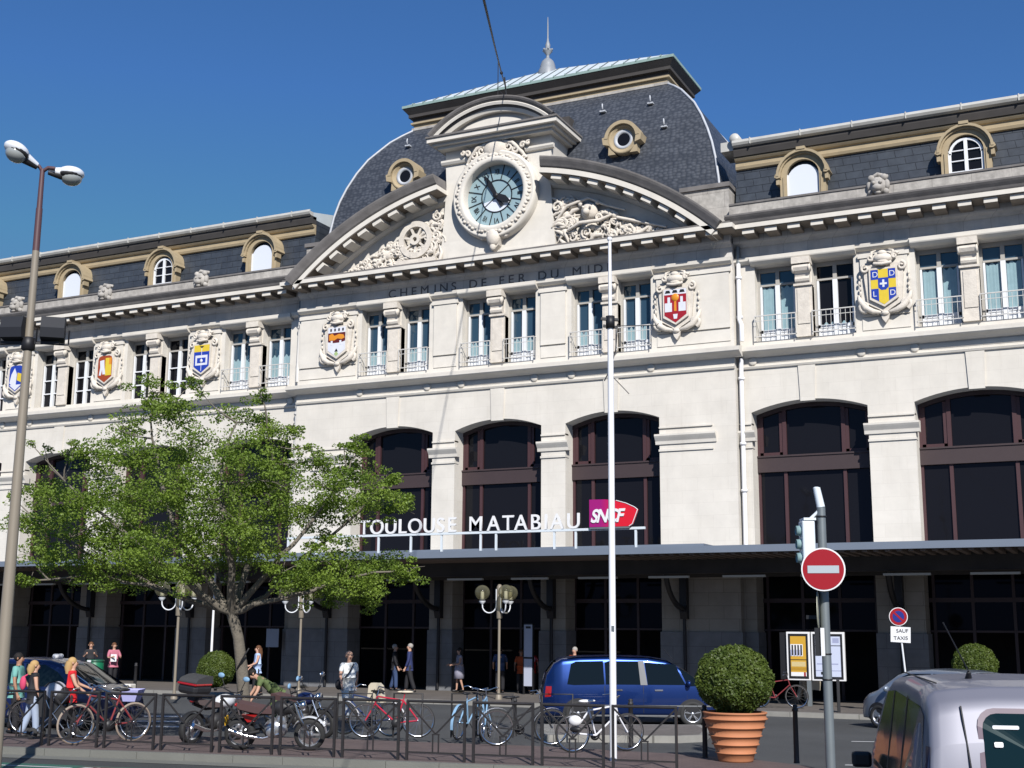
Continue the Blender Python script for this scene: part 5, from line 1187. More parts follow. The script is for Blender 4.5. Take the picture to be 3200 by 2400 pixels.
b = MB(); b.box(-0.2,-0.17,-0.06,0.06,0,2.55); b.box(0.17,0.2,-0.06,0.06,0,2.55); b.box(-0.2,0.2,-0.06,0.06,2.52,2.56); b.box(-0.2,0.2,-0.055,0.06,1.28,1.35); b.box(-0.1,0.1,-0.056,-0.05,2.38,2.46); b.build('totem_frame', M['black'], t)
# overhead cable
A_ = at_y(1583,290,44.2); Bp = at_d(1545,140,26); C_ = at_d(1505,-30,14); 
t = thing('overhead_cable', 'black overhead cable running up out of the picture from the clock gable', 'cable')
b = MB(); b.tube([A_+Vector((0.05,0,-0.7)), A_+Vector((0,-0.2,0.6))], 0.03, 6); b.tube([A_+Vector((-0.35,-0.1,-0.6)),A_+Vector((-0.3,-0.2,1.3))], 0.018, 5); b.tube([A_+Vector((-0.3,0,0.1)),A_+Vector((0.3,0,-0.5))],0.015,5); b.build('cable_mast', M['black'], t)
b = MB(); b.tube([A_+Vector((0,-0.1,0.2)), at_d(1567,228,38), Bp, C_, Vector((8,-22,12.5))], [0.022,0.020,0.018,0.017,0.017], 6); b.build('cable', M['black'], t)
b = MB(); b.ball(at_d(1567,228,38), 0.05, 0, 8, 6); b.build('insulator', M['black'], t)
# ================================================================ PLANTS
def leaves(name, centers, n, size, mt, parent, rng, up=0.35, dens=None):
    """one mesh of folded leaf quads scattered in ellipsoid clumps: centers = (pos, radii, weight)"""
    vs, fs = [], []
    tot = sum(c[2] for c in centers)
    for (c, rad, wgt) in centers:
        c = Vector(c)
        for _ in range(int(n*wgt/tot)):
            while True:
                d = Vector((rng.uniform(-1,1), rng.uniform(-1,1), rng.uniform(-1,1)))
                if 0.05 < d.length <= 1: break
            k = d.length**-0.35
            p = c+Vector((d.x*rad[0], d.y*rad[1], d.z*rad[2]))*k*0.92
            nrm = (Vector((rng.uniform(-1,1), rng.uniform(-1,1), rng.uniform(-1,1)))+Vector((0,0,up))).normalized()
            t = nrm.orthogonal().normalized(); a = rng.random()*6.28; t = Matrix.Rotation(a,3,nrm) @ t; s2 = nrm.cross(t)
            L = size*rng.uniform(0.65,1.3); W = L*0.42; o = len(vs)
            vs += [p-t*L*0.5, p+s2*W+nrm*W*0.3, p+t*L*0.5, p-s2*W+nrm*W*0.3]
            fs += [(o,o+1,o+2),(o,o+2,o+3)]
    me = D.meshes.new(name); me.from_pydata([tuple(v) for v in vs], [], fs); me.materials.append(mt); me.update()
    o = D.objects.new(name, me); COL.objects.link(o)
    if parent: o.parent = parent
    return o
TB = gnd(765,2300); TB.z = 0; TD = (TB-Vector((0,0,CH))).dot(FW)
tree = thing('street_tree', 'leafy green street tree with pale leaning trunk and wide irregular crown', 'tree', (0,0,0))
rng = random.Random(21)
# crown clumps laid out in depth around the trunk: (px, py, radius, depth offset, weight)
CL_ = [(480,1230,55,0.2,.8),(560,1290,70,-0.5,1.0),(400,1345,55,0.6,.7),(600,1195,30,0.1,.25),(500,1290,60,0,.8),
 (330,1440,70,0.8,1.3),(230,1395,40,0.5,.35),(440,1430,95,-0.6,1.8),(600,1410,85,0.4,1.5),(730,1400,85,-0.7,1.6),(800,1310,60,0.5,.9),(850,1370,55,0.1,.9),(815,1235,28,0.1,.22),(915,1335,25,0.3,.2),
 (150,1530,65,0.6,1.2),(260,1560,95,-0.4,2.2),(400,1560,105,0.9,2.6),(540,1540,105,-0.9,2.8),(680,1530,105,0.6,2.6),(810,1500,85,-0.5,2.1),(890,1470,60,0.6,1.2),
 (120,1640,65,0.2,1.1),(220,1680,95,-0.7,2.2),(350,1680,105,0.4,2.6),(480,1670,105,-1.1,2.8),(620,1660,105,0.9,2.7),(750,1640,100,-0.8,2.3),(870,1600,75,0.5,1.3),
 (130,1740,60,0.0,.8),(300,1770,80,-0.4,1.6),(440,1780,85,0.7,1.6),(590,1770,90,-0.6,1.7),(720,1760,85,0.6,1.5),(820,1740,60,-0.5,.9),
 (985,1440,50,0.4,.9),(1010,1520,75,-0.4,1.6),(1100,1480,60,0.5,1.3),(1130,1400,38,0.2,.7),(1180,1545,60,-0.4,1.2),(1090,1590,75,0.6,1.5),(1215,1475,35,0,.35),(1235,1500,25,0,.2),(960,1610,65,0.2,1.1),(1230,1590,45,0.4,.6),(1270,1560,30,0,.2),
 (1000,1700,45,0.1,.4),(1060,1760,80,-0.4,1.7),(1180,1770,70,0.5,1.5),(1270,1790,45,0,.8),(960,1800,75,0.3,1.5),(1110,1830,65,-0.2,1.3),(880,1790,60,-0.5,1.0),(1000,1860,55,0.3,1.0),(1140,1870,45,0.1,.6),
 (60,1815,28,0,.25),(100,1805,30,0,.25),(150,1790,30,0.2,.2),(45,1560,22,0,.1),(95,1385,16,0,.06),(140,1405,18,0,.07),(215,1425,22,0,.1),(225,1830,22,0,.08),(350,1830,28,0,.12),(400,1815,25,0,.1),(700,1300,35,0.1,.2),(955,1400,22,0.1,.12),(1075,1400,22,0.1,.12),(630,1230,22,0.1,.1)]
cen = []
for (px, py, r, dz, wg) in CL_:
    c = at_d(px, py, TD+dz*1.7); rr = r/3994.0*TD
    cen.append((c, (rr*1.12, rr*1.12+0.25*min(1,wg), rr*0.88), wg*(1.0 if wg > 0.5 else 0.9)))
cen2 = []
for (c, rad, wg) in cen:      # each clump is a spray of leafy twigs
    n = max(6, int(16*min(1.4, wg)))
    for _ in range(n):
        d = Vector((rng.gauss(0,1), rng.gauss(0,1), rng.gauss(0,1))).normalized()*rng.uniform(0.25,1.12)
        cc = Vector(c)+Vector((d.x*rad[0], d.y*rad[1], d.z*rad[2]*1.05)); k = rng.uniform(0.20,0.42)
        cen2.append((cc, (rad[0]*k*1.5+0.03, rad[1]*k*1.3+0.03, rad[2]*k*0.8+0.03), wg/n))
crown = leaves('crown', cen2, 105000, 0.053, M['leaf'], tree, rng, up=0.7)
# trunk and limbs
b = MB(); fork = at_d(724,1915,TD+0.0)
trunk = [Vector((TB.x,TB.y,-0.05)), at_d(762,2180,TD), at_d(755,2080,TD), at_d(744,1990,TD), fork]
b.tube(trunk, [0.17,0.14,0.13,0.115,0.12], 12)
def limb(a, pts, r0, r1, rg):
    P = [a]; n = len(pts)
    for p in pts: P.append(p)
    Q = []
    for i in range(len(P)-1):
        for k in range(3):
            t = k/3; q = P[i].lerp(P[i+1], t)
            if i or k: q = q+Vector((rg.uniform(-1,1),rg.uniform(-1,1),rg.uniform(-1,1)))*0.04
            Q.append(q)
    Q.append(P[-1]); R = [r0+(r1-r0)*i/(len(Q)-1) for i in range(len(Q))]
    b.tube(Q, R, 7); return Q
mains = [([(640,1800,0.3),(560,1680,-0.4),(500,1500,0.1),(470,1300,0)],0.10),([(620,1850,-0.3),(480,1740,-0.6),(330,1620,-0.3),(200,1500,0)],0.09),([(600,1880,0.3),(420,1800,0.6),(270,1730,0.4),(130,1640,0)],0.08),
 ([(720,1780,-0.3),(700,1620,-0.5),(690,1450,-0.2),(740,1320,0)],0.10),([(760,1810,0.4),(820,1640,0.6),(860,1450,0.2),(830,1280,0)],0.09),([(800,1840,-0.1),(880,1740,-0.2),(985,1620,0.0),(1090,1470,0)],0.085),
 ([(830,1860,0.2),(950,1740,0.3),(1080,1640,0.3),(1200,1520,0)],0.065),([(820,1880,-0.3),(960,1850,-0.3),(1120,1800,-0.1),(1260,1780,0)],0.07),([(620,1880,0.1),(460,1830,-0.2),(300,1790,0),(80,1815,0)],0.045),([(740,1840,0.6),(620,1720,1.0),(560,1560,0.9),(600,1380,0.4)],0.08)]
tips = []
for pts, r in mains:
    P = [at_d(x,y,TD+d*1.5) for x, y, d in pts]; Q = limb(fork, P, r, 0.018, rng); tips += Q[3:]
for (c, rad, wg) in cen:
    near = min(tips, key=lambda q: (q-c).length); mid = near.lerp(c, 0.5)+Vector((rng.uniform(-.1,.1),rng.uniform(-.1,.1),-0.05))
    b.tube([near, mid, c, c+Vector((rng.uniform(-.1,.1),rng.uniform(-.1,.1),rad[2]*0.4))], [0.024,0.015,0.008,0.003], 5)
    for _ in range(4 if wg > 0.5 else 1):
        e = c+Vector((rng.uniform(-1,1)*rad[0],rng.uniform(-1,1)*rad[1],rng.uniform(-0.6,1)*rad[2]))*0.9
        b.tube([c if rng.random()<.5 else mid, (c+e)/2+Vector((0,0,0.05)), e], [0.012,0.008,0.004], 4)
b.build('trunk', M['bark'], tree)
b = MB(); q = at_d(735,2040,TD-0.22); b.tube([at_d(778,2026,TD-0.1),at_d(757,2060,TD-0.21),at_d(741,2090,TD-0.12)], 0.018, 6); b.build('strap', M['black'], tree)
# box ball planters
def planter():
    t = thing('planter_shrub', 'x', 'planter'); b = MB()
    prof = [(0,0.0),(0.345,0.0),(0.36,0.03),(0.39,0.145),(0.425,0.150),(0.42,0.165),(0.40,0.17)]
    z = 0.17; r = 0.40
    for k in range(4):
        r2 = r+0.055; prof += [(r2,z+0.125),(r2+0.035,z+0.130),(r2+0.03,z+0.146),(r2+0.008,z+0.15)]; z += 0.15; r = r2+0.005
    prof += [(0.635,0.84),(0.660,0.845),(0.66,0.875),(0.62,0.88),(0.60,0.86),(0.59,0.80)]
    prof = [(r_*0.885, z_) for r_, z_ in prof]; b.lathe(prof, (0,0,0), 40, 0, True); o = b.build('pot', M['terracotta'], t)
    for pl_ in o.data.polygons: pl_.use_smooth = True
    b = MB(); b.lathe([(0,0.80),(0.53,0.80)], (0,0,0), 24, 0, False); b.tube([(0,0,0.7),(0,0,1.2)], 0.06, 8, 0); b.build('soil', M['soil'], t)
    rg = random.Random(5); vs, fs = [], []; rx, rz_, cz = 0.685, 0.625, 1.42
    for i in range(17000):
        u = rg.uniform(-1,1); a = rg.random()*6.283; s_ = math.sqrt(1-u*u); d = Vector((s_*math.cos(a), s_*math.sin(a), u))
        lump = 1+0.030*math.sin(7*a+3*u)+0.025*math.sin(11*u+4*a)+0.02*math.sin(17*a)
        k = (0.90+0.12*rg.random()**0.6)*lump
        zz = d.z*rz_ if d.z > 0 else d.z*0.60
        fl = 1.0 if d.z > -0.35 else 1.0-0.22*(-0.35-d.z)
        p = Vector((d.x*rx*fl, d.y*rx*fl, zz))*k+Vector((0,0,cz))
        nrm = (d*0.8+Vector((rg.uniform(-1,1),rg.uniform(-1,1),rg.uniform(-1,1)))*0.9).normalized(); tt = Matrix.Rotation(rg.random()*6.28,3,nrm) @ nrm.orthogonal().normalized(); s2 = nrm.cross(tt)
        L = 0.030*rg.uniform(0.7,1.4); W = L*0.55; o_ = len(vs); vs += [p-tt*L, p+s2*W, p+tt*L, p-s2*W]; fs.append((o_,o_+1,o_+2,o_+3))
    me = D.meshes.new('foliage'); me.from_pydata([tuple(v) for v in vs], [], fs); me.materials.append(M['box']); o = D.objects.new('foliage', me); COL.objects.link(o); o.parent = t
    b = MB(); b.ball((0,0,cz), 0.60, 0, 16, 10, (1,1,0.84)); o2 = b.build('inner_growth', M['box'], t)
    return t
g = gnd(2300,2379); g.z = 0
pl1 = planter(); pl1.location = g; pl1['label'] = 'clipped round box shrub in a ribbed terracotta pot on the near pavement'; pl1['group'] = 'box shrubs in pots'
c2 = copy_tree(pl1); g = gnd(672,2172); c2.location = (g.x,g.y,-0.55); c2.scale = (0.92,0.92,1.0); D.objects.remove([q for q in c2.children if q.name.startswith('pot')][0]); c2['label'] = 'dark box shrub left of the tree trunk, before the wall notice'
c3 = copy_tree(pl1); g = gnd(3055,2236); c3.location = (g.x,g.y,0); c3.scale = (0.90,0.90,0.98); c3['label'] = 'box shrub showing its round top over the silver car roof'
# ================================================================ VEHICLES
def interp(tab, x):
    if x <= tab[0][0]: return tab[0][1]
    for (a, va), (b_, vb) in zip(tab, tab[1:]):
        if x <= b_: return va+(vb-va)*(x-a)/(b_-a)
    return tab[-1][1]
class CarShape:
    """x from rear (-L/2) to front (L/2)"""
    def __init__(s, top, w, zb, tum, zf=0.24, rnd=0.22):
        s.top = top; s.w = w; s.zb = zb; s.tum = tum; s.zf = zf; s.x0, s.x1 = top[0][0], top[-1][0]; s.rnd = rnd; s.zm = max(z for _, z in top)
    def half(s, x, z):
        e = min(x-s.x0, s.x1-x); k = 1.0-s.rnd*max(0.0, 1-e/0.55)**2.2
        ww = s.w*k*(1-0.035*((z-0.62)/0.5)**2 if z < s.zb else 1-0.035*((s.zb-0.62)/0.5)**2)
        if z > s.zb: ww -= s.tum*((z-s.zb)/(s.zm-s.zb))**1.15
        return ww
    def section(s, x):
        zt = interp(s.top, x); zs = zt-0.10; P = []
        for f in (0,0.08,0.2,0.38,0.55,0.7,0.84,0.94,1.0):
            z = s.zf+(zs-s.zf)*f; P.append((s.half(x,z)*(0.96 if f == 0 else 1), z))
        h = s.half(x, zs); P += [(h-0.025, zt-0.055), (h-0.075, zt-0.022), (h-0.2, zt-0.004), (h*0.4, zt+0.014), (0, zt+0.018)]
        return P
    def body(s, n=46):
        xs = sorted(set([s.x0+(s.x1-s.x0)*i/n for i in range(n+1)]+[x for x, _ in s.top]))
        b = MB(); rows = []
        for x in xs:
            P = s.section(x); rows.append([(x,-y,z) for y, z in P]+[(x,y,z) for y, z in P[-2::-1]])
        k = len(rows[0]); vs = [v for r in rows for v in r]
        fs = [(i*k+j,(i+1)*k+j,(i+1)*k+j+1,i*k+j+1) for i in range(len(rows)-1) for j in range(k-1)]
        fs += [tuple(range(k)), tuple((len(rows)-1)*k+j for j in range(k))[::-1]]
        fs += [(i*k,i*k+k-1,(i+1)*k+k-1,(i+1)*k) for i in range(len(rows)-1)]
        b.add(vs, fs, 0, True); return b
    def side_poly(s, poly, side, off=0.006, b=None, m=0, th=0.0):
        b = b or MB(); vs = [(x, side*(s.half(x,z)+off), z) for x, z in poly]; n = len(vs)
        c = (sum(p[0] for p in poly)/n, sum(p[1] for p in poly)/n); vs.append((c[0], side*(s.half(*c)+off), c[1]))
        b.add(vs, [(i,(i+1)%n,n) for i in range(n)], m, False); return b
    def top_patch(s, xa, xb, fr=0.84, off=0.010, n=8, b=None, m=0):
        b = b or MB(); vs = []; xs = [xa+(xb-xa)*i/n for i in range(n+1)]; F = (-1,-0.6,-0.2,0.2,0.6,1)
        nx = interp(s.top, xb)-interp(s.top, xa); d = Vector((-nx,0,xb-xa)).normalized()*off; d = d if d.z > 0 else -d
        for x in xs:
            zt = interp(s.top, x); h = s.half(x, zt-0.1)
            for f in F:
                y = f*h*fr; z = zt+0.018-0.03*abs(f)**3; vs.append((x+d.x,y,z+d.z))
        k = len(F); b.add(vs, [(i*k+j,(i+1)*k+j,(i+1)*k+j+1,i*k+j+1) for i in range(n) for j in range(k-1)], m, True); return b
def wheel(parent, x, side, w, r, spokes=5, rimm='rim'):
    p = sub('wheel', parent); p.location = (x, side*(w-0.02), r); p.rotation_euler = (0,0,0 if side > 0 else math.pi)
    b = MB(); b.lathe([(r*0.62,-0.16),(r*0.93,-0.18),(r,-0.14),(r,0.02),(r*0.94,0.05),(r*0.66,0.045),(r*0.62,0.02)], (0,0,0), 32, 0, True, 'y'); b.build('tyre', M['tyre'], p)
    b = MB(); b.lathe([(r*0.66,0.040),(r*0.60,0.038),(r*0.58,-0.06)], (0,0,0), 32, 0, True, 'y'); b.lathe([(0,0.035),(r*0.14,0.035),(r*0.16,0.0)], (0,0,0), 16, 0, True, 'y')
    for k in range(spokes):
        a = 2*math.pi*k/spokes+0.3; 
        for da in (-0.13, 0.13):
            b.bar((r*0.12*math.cos(a),0.015,r*0.12*math.sin(a)), (r*0.62*math.cos(a+da),0.02,r*0.62*math.sin(a+da)), r*0.10, 0.02)
    b.build('rim', M[rimm], p)
    b = MB(); b.lathe([(0,-0.05),(r*0.6,-0.05)], (0,0,0), 20, 0, False, 'y'); b.build('brake', M['darkplastic'], p)
    return p
def arch(parent, S, x, r, sides=(1,-1)):
    for sd in sides:
        b = MB(); R1 = r*1.16; pl_ = [(x+R1*math.cos(t), r*0.98+R1*math.sin(t)) for t in [math.pi*(-0.12+1.24*i/16) for i in range(17)]]
        pl_ = [(a, max(S.zf-0.02, z)) for a, z in pl_]; S.side_poly(pl_, sd, 0.004, b, 0); b.build('wheel_arch', M['darkplastic'], parent)
# ---- blue minivan
def minivan():
    top = [(-2.32,0.62),(-2.30,1.0),(-2.22,1.32),(-2.05,1.60),(-1.85,1.72),(-1.4,1.77),(-0.6,1.79),(0.3,1.77),(0.75,1.70),(1.05,1.55),(1.55,1.18),(1.78,1.02),(2.05,0.93),(2.25,0.80),(2.34,0.55)]
    S = CarShape(top, 0.90, 0.98, 0.15)
    t = thing('blue_minivan', 'metallic blue minivan with grey door pillar parked in front of the station', 'minivan')
    o = S.body().build('body', M['bluecar'], t)
    for sd in (1, -1):
        def W(poly, name='side_window', m='carglass', off=0.006): S.side_poly(poly, sd, off).build(name, M[m], t)
        W([(-1.72,1.06),(-1.62,1.58),(-1.50,1.64),(-0.82,1.66),(-0.80,1.06),(-1.55,1.04)]); W([(-0.76,1.06),(-0.78,1.62),(-0.68,1.66),(0.05,1.66),(0.10,1.06)])
        W([(0.10,1.05),(0.05,1.67),(0.19,1.67),(0.27,1.05)], 'door_pillar', 'cartrim', 0.012); W([(0.28,1.06),(0.21,1.63),(0.98,1.58),(1.10,1.30),(1.22,1.06)])
        W([(1.27,1.03),(1.06,1.50),(1.14,1.46),(1.66,1.09),(1.62,1.03)], 'quarter_light')
        b = MB(); S.side_poly([(-2.2,0.50),(-2.2,0.54),(2.2,0.54),(2.2,0.50)], sd, 0.012, b)
        for k in range(12): S.side_poly([(-2.0+k*0.35,0.505),(-2.0+k*0.35,0.54),(-1.66+k*0.35,0.54),(-1.66+k*0.35,0.505)], sd, 0.014, b)
        b.build('side_strip', M['cartrim'], t)
        b = MB(); 
        for k in range(10): S.side_poly([(-1.1+k*0.23,0.25),(-1.1+k*0.23,0.29),(-0.86+k*0.23,0.29),(-0.86+k*0.23,0.25)], sd, 0.01, b)
        b.build('sill', M['cartrim'], t)
        b = MB()
        for x in (-0.79, 0.17, 1.25): S.side_poly([(x-0.008,0.34),(x-0.008,1.02),(x+0.008,1.02),(x+0.008,0.34)], sd, 0.003, b)
        b.build('door_seam', M['black'], t)
        for x in (-0.55, 0.45): b = MB(); y = sd*(S.half(x,0.93)+0.02); b.box(x, x+0.2, min(y,y-sd*0.03), max(y,y-sd*0.03), 0.90, 0.94); b.build('door_handle', M['chrome'], t)
        b = MB(); b.ball((1.28,sd*0.98,1.10), 0.11, 0, 10, 6, (0.6,1,0.8)); b.build('wing_mirror', M['bluecar'], t)
        S.side_poly([(-2.27,0.72),(-2.24,1.0),(-2.10,1.0),(-2.12,0.74)], sd, 0.008).build('tail_light', M['redlens'], t)
        S.side_poly([(2.02,0.70),(1.95,0.84),(2.14,0.84),(2.25,0.68)], sd, 0.008).build('headlight', M['clearlens'], t)
    S.top_patch(1.10, 1.66, 0.86).build('windscreen', M['carglass'], t); S.top_patch(-2.20, -1.98, 0.8).build('rear_window', M['carglass'], t)
    b = MB(); S.top_patch(-1.7, 0.95, 0.97, 0.004, n=14, b=b); b.build('roof_panel', M['navycar'], t)
    for x in (-1.45, 1.38): arch(t, S, x, 0.33); [wheel(t, x, sd, 0.88, 0.325) for sd in (1,-1)]
    b = MB(); b.tube([(0.95,-0.6,1.7),(0.7,-0.6,2.0)], 0.006, 4); b.build('aerial', M['black'], t)
    return t
v1 = gnd(2165,2271,ZR); v2 = gnd(1755,2268,ZR); dirv = (v1-v2); rzv = math.atan2(dirv.y, dirv.x)
mv = minivan(); rzv = YAW+0.02; u_ = Vector((math.cos(rzv),math.sin(rzv),0))
side = Vector((-u_.y,u_.x,0)); mv.scale = (1.06,1.06,1.0); mv.location = v1-u_*1.46+side*0.93; mv.location.z = ZR; mv.rotation_euler = (0,0,rzv)
# ---- dark blue taxi
def taxi():
    top = [(-2.22,0.60),(-2.20,1.0),(-2.10,1.30),(-1.85,1.56),(-1.3,1.64),(-0.5,1.67),(0.25,1.64),(0.6,1.56),(1.55,1.02),(1.85,0.92),(2.05,0.80),(2.18,0.55)]
    S = CarShape(top, 0.90, 0.95, 0.15)
    t = thing('taxi_car', 'dark blue taxi with a white roof light behind the pedestrians at left', 'taxi')
    S.body().build('body', M['navycar'], t)
    for sd in (1, -1):
        S.side_poly([(-1.95,1.04),(-1.75,1.44),(-1.62,1.50),(-1.15,1.53),(-1.12,1.02)], sd, 0.006).build('side_window', M['carglass'], t)
        S.side_poly([(-1.05,1.02),(-1.08,1.53),(-0.35,1.55),(-0.32,1.01)], sd, 0.006).build('side_window', M['carglass'], t)
        S.side_poly([(-0.25,1.01),(-0.28,1.55),(0.25,1.52),(0.62,1.36),(0.95,1.08),(0.9,1.01)], sd, 0.006).build('side_window', M['carglass'], t)
        b = MB(); b.tube([(-1.75,sd*(S.half(-1.75,1.5)+0.0),1.52),(-1.1,sd*(S.half(-1.1,1.56)+0.0),1.585),(0.1,sd*S.half(0.1,1.58),1.585),(0.55,sd*S.half(0.55,1.5),1.46)], 0.018, 5); b.build('window_trim', M['bluecar'], t)
        S.side_poly([(1.70,0.66),(1.55,0.80),(1.95,0.82),(2.10,0.64)], sd, 0.008).build('headlight', M['clearlens'], t)
        b = MB(); b.ball((0.98,sd*0.98,1.06), 0.11, 0, 10, 6, (0.7,1,0.8)); b.build('wing_mirror', M['navycar'], t)
    S.top_patch(0.68, 1.50, 0.86).build('windscreen', M['carglass'], t)
    b = MB(); b.tube([(1.5,-0.62,1.06),(1.95,-0.55,0.88),(2.12,-0.5,0.72)], 0.02, 5); b.tube([(0.7,-0.74,1.52),(1.5,-0.74,1.05)], 0.02, 5); b.build('bonnet_trim', M['chrome'], t)
    b = MB(); b.box(0.0, 0.16, -0.16, 0.16, 1.655, 1.77, 0); b.build('roof_light', M['white'], t, bevel=0.05)
    for x in (-1.35, 1.30): arch(t, S, x, 0.32); [wheel(t, x, sd, 0.88, 0.315) for sd in (1,-1)]
    return t
tx = taxi(); a = R_(-2); nose = at_y(372,2180,1).normalized() if False else None
f = gnd(362,2282,ZR); u_ = Vector((math.cos(R_(12)),math.sin(R_(12)),0)); tx.location = f-u_*2.15+Vector((-u_.y,u_.x,0))*0.55; tx.location.z = ZR; tx.rotation_euler = (0,0,R_(12))
# ---- silver people carrier close by, seen from behind
def silver():
    top = [(-2.15,0.60),(-2.14,1.05),(-2.08,1.45),(-1.98,1.72),(-1.85,1.81),(-1.5,1.85),(-0.5,1.87),(0.4,1.84),(0.8,1.74),(1.35,1.28),(1.55,1.14),(1.85,1.0),(2.08,0.85),(2.15,0.55)]
    S = CarShape(top, 0.90, 1.02, 0.13, rnd=0.10)
    t = thing('silver_van_car', 'lilac silver people carrier cut by the right edge, seen from behind', 'car')
    S.body(60).build('body', M['silver'], t)
    for sd in (1, -1):
        S.side_poly([(-1.98,1.05),(-1.86,1.62),(-1.72,1.68),(-1.0,1.70),(-0.98,1.04)], sd, 0.006).build('side_window', M['greenglass'], t)
        S.side_poly([(-0.92,1.04),(-0.94,1.70),(-0.05,1.72),(-0.02,1.03)], sd, 0.006).build('side_window', M['greenglass'], t)
        S.side_poly([(0.04,1.03),(0.02,1.72),(0.55,1.69),(1.05,1.30),(1.2,1.05)], sd, 0.006).build('side_window', M['greenglass'], t)
        for x in (-0.95, 0.01):
            b = MB(); S.side_poly([(x-0.035,0.98),(x-0.035,1.72),(x+0.035,1.72),(x+0.035,0.98)], sd, 0.009, b); b.build('door_pillar', M['black'], t)
        b = MB(); S.side_poly([(-2.05,1.0),(-2.05,1.05),(1.2,1.05),(1.2,1.0)], sd, 0.01, b); b.build('belt_strip', M['darkplastic'], t)
        S.side_poly([(-2.13,0.90),(-2.06,1.42),(-1.99,1.42),(-2.02,0.90)], sd, 0.008).build('tail_light', M['navycar'], t)
        b = MB(); b.box(0.98,1.10,min(sd*0.92,sd*1.10),max(sd*0.92,sd*1.10),0.98,1.12); b.build('wing_mirror', M['black'], t, bevel=0.03)
        b = MB(); b.tube([(-1.7,sd*0.66,1.845),(0.3,sd*0.66,1.865)], 0.006, 5)
        b.build('roof_rail', M['black'], t)
    # tailgate: seam and glass on the rear face
    rx = lambda z: -2.14+ (0.0 if z < 1.05 else (0.06*(z-1.05)/0.4 if z < 1.45 else 0.06+0.10*(z-1.45)/0.27))
    def rear(poly, off, name, m):
        b = MB(); n = len(poly); vs = [(rx(z)-off-0.012, y, z) for y, z in poly]; c = (sum(p[0] for p in poly)/n, sum(p[1] for p in poly)/n); vs.append((rx(c[1])-off-0.012, *c)); b.add(vs, [(i,(i+1)%n,n) for i in range(n)]); return b.build(name, M[m], t)
    def rr(y0, y1, z0, z1, c):
        P = []
        for cy, cz, a0 in ((y1-c,z1-c,0),(y0+c,z1-c,90),(y0+c,z0+c,180),(y1-c,z0+c,270)):
            for k in range(5): a = R_(a0+22.5*k); P.append((cy+c*math.cos(a), cz+c*math.sin(a)))
        return P
    rear(rr(-0.44,0.44,1.02,1.69,0.12), 0.004, 'window_gasket', 'gasket'); rear(rr(-0.405,0.405,1.05,1.655,0.10), 0.008, 'rear_window', 'tealglass')
    rear(rr(0.28,0.34,1.43,1.465,0.01), 0.011, 'sticker', 'white'); rear(rr(0.16,0.34,1.55,1.575,0.01), 0.011, 'reflection_strip', 'clearlens')
    b = MB()
    b.tube([(rx(1.70)-0.012,0.54,1.70),(rx(1.62)-0.016,0.535,1.62),(rx(1.3)-0.016,0.51,1.3),(rx(0.8)-0.016,0.46,0.8)], 0.007, 5)
    b.tube([(rx(1.70)-0.012,-0.54,1.70),(rx(1.62)-0.016,-0.535,1.62),(rx(1.3)-0.016,-0.51,1.3),(rx(0.8)-0.016,-0.46,0.8)], 0.007, 5)
    b.build('tailgate_seam', M['black'], t)
    b = MB(); b.tube([(-1.20,0.35,1.86),(-1.30,0.36,1.92)], [0.03,0.014], 8); b.tube([(-1.30,0.36,1.92),(-1.95,0.62,2.28)], 0.005, 5); b.build('aerial', M['black'], t)
    for x in (-1.40, 1.32): arch(t, S, x, 0.32); [wheel(t, x, sd, 0.88, 0.315) for sd in (1,-1)]
    return t
M['greenglass'] = glassmat('green_tinted_glass', (0.75,0.95,0.8), 0.16, (0.010,0.020,0.012), wav=0.05, spec=0.35); M['tealglass'] = glassmat('teal_rear_glass', (0.8,1,1), 0.05, (0.004,0.014,0.016), spec=0.4); M['gasket'] = mat('plum_gasket', (0.13,0.09,0.12), 0.5)
sv = silver(); hd = YAW+math.pi/2-R_(10.5)   # heading away from the viewer, a little to the right
hu = Vector((math.cos(hd), math.sin(hd), 0)); hl = Vector((-hu.y, hu.x, 0))
dist = 9.4; cpt = at_d(2890, 2150, dist); cpt.z = 0   # rear left corner
sv.location = cpt+hu*2.2-hl*0.82; sv.location.z = 0.0; sv.scale = (1.03,1.03,1.045); sv.rotation_euler = (0,0,hd)
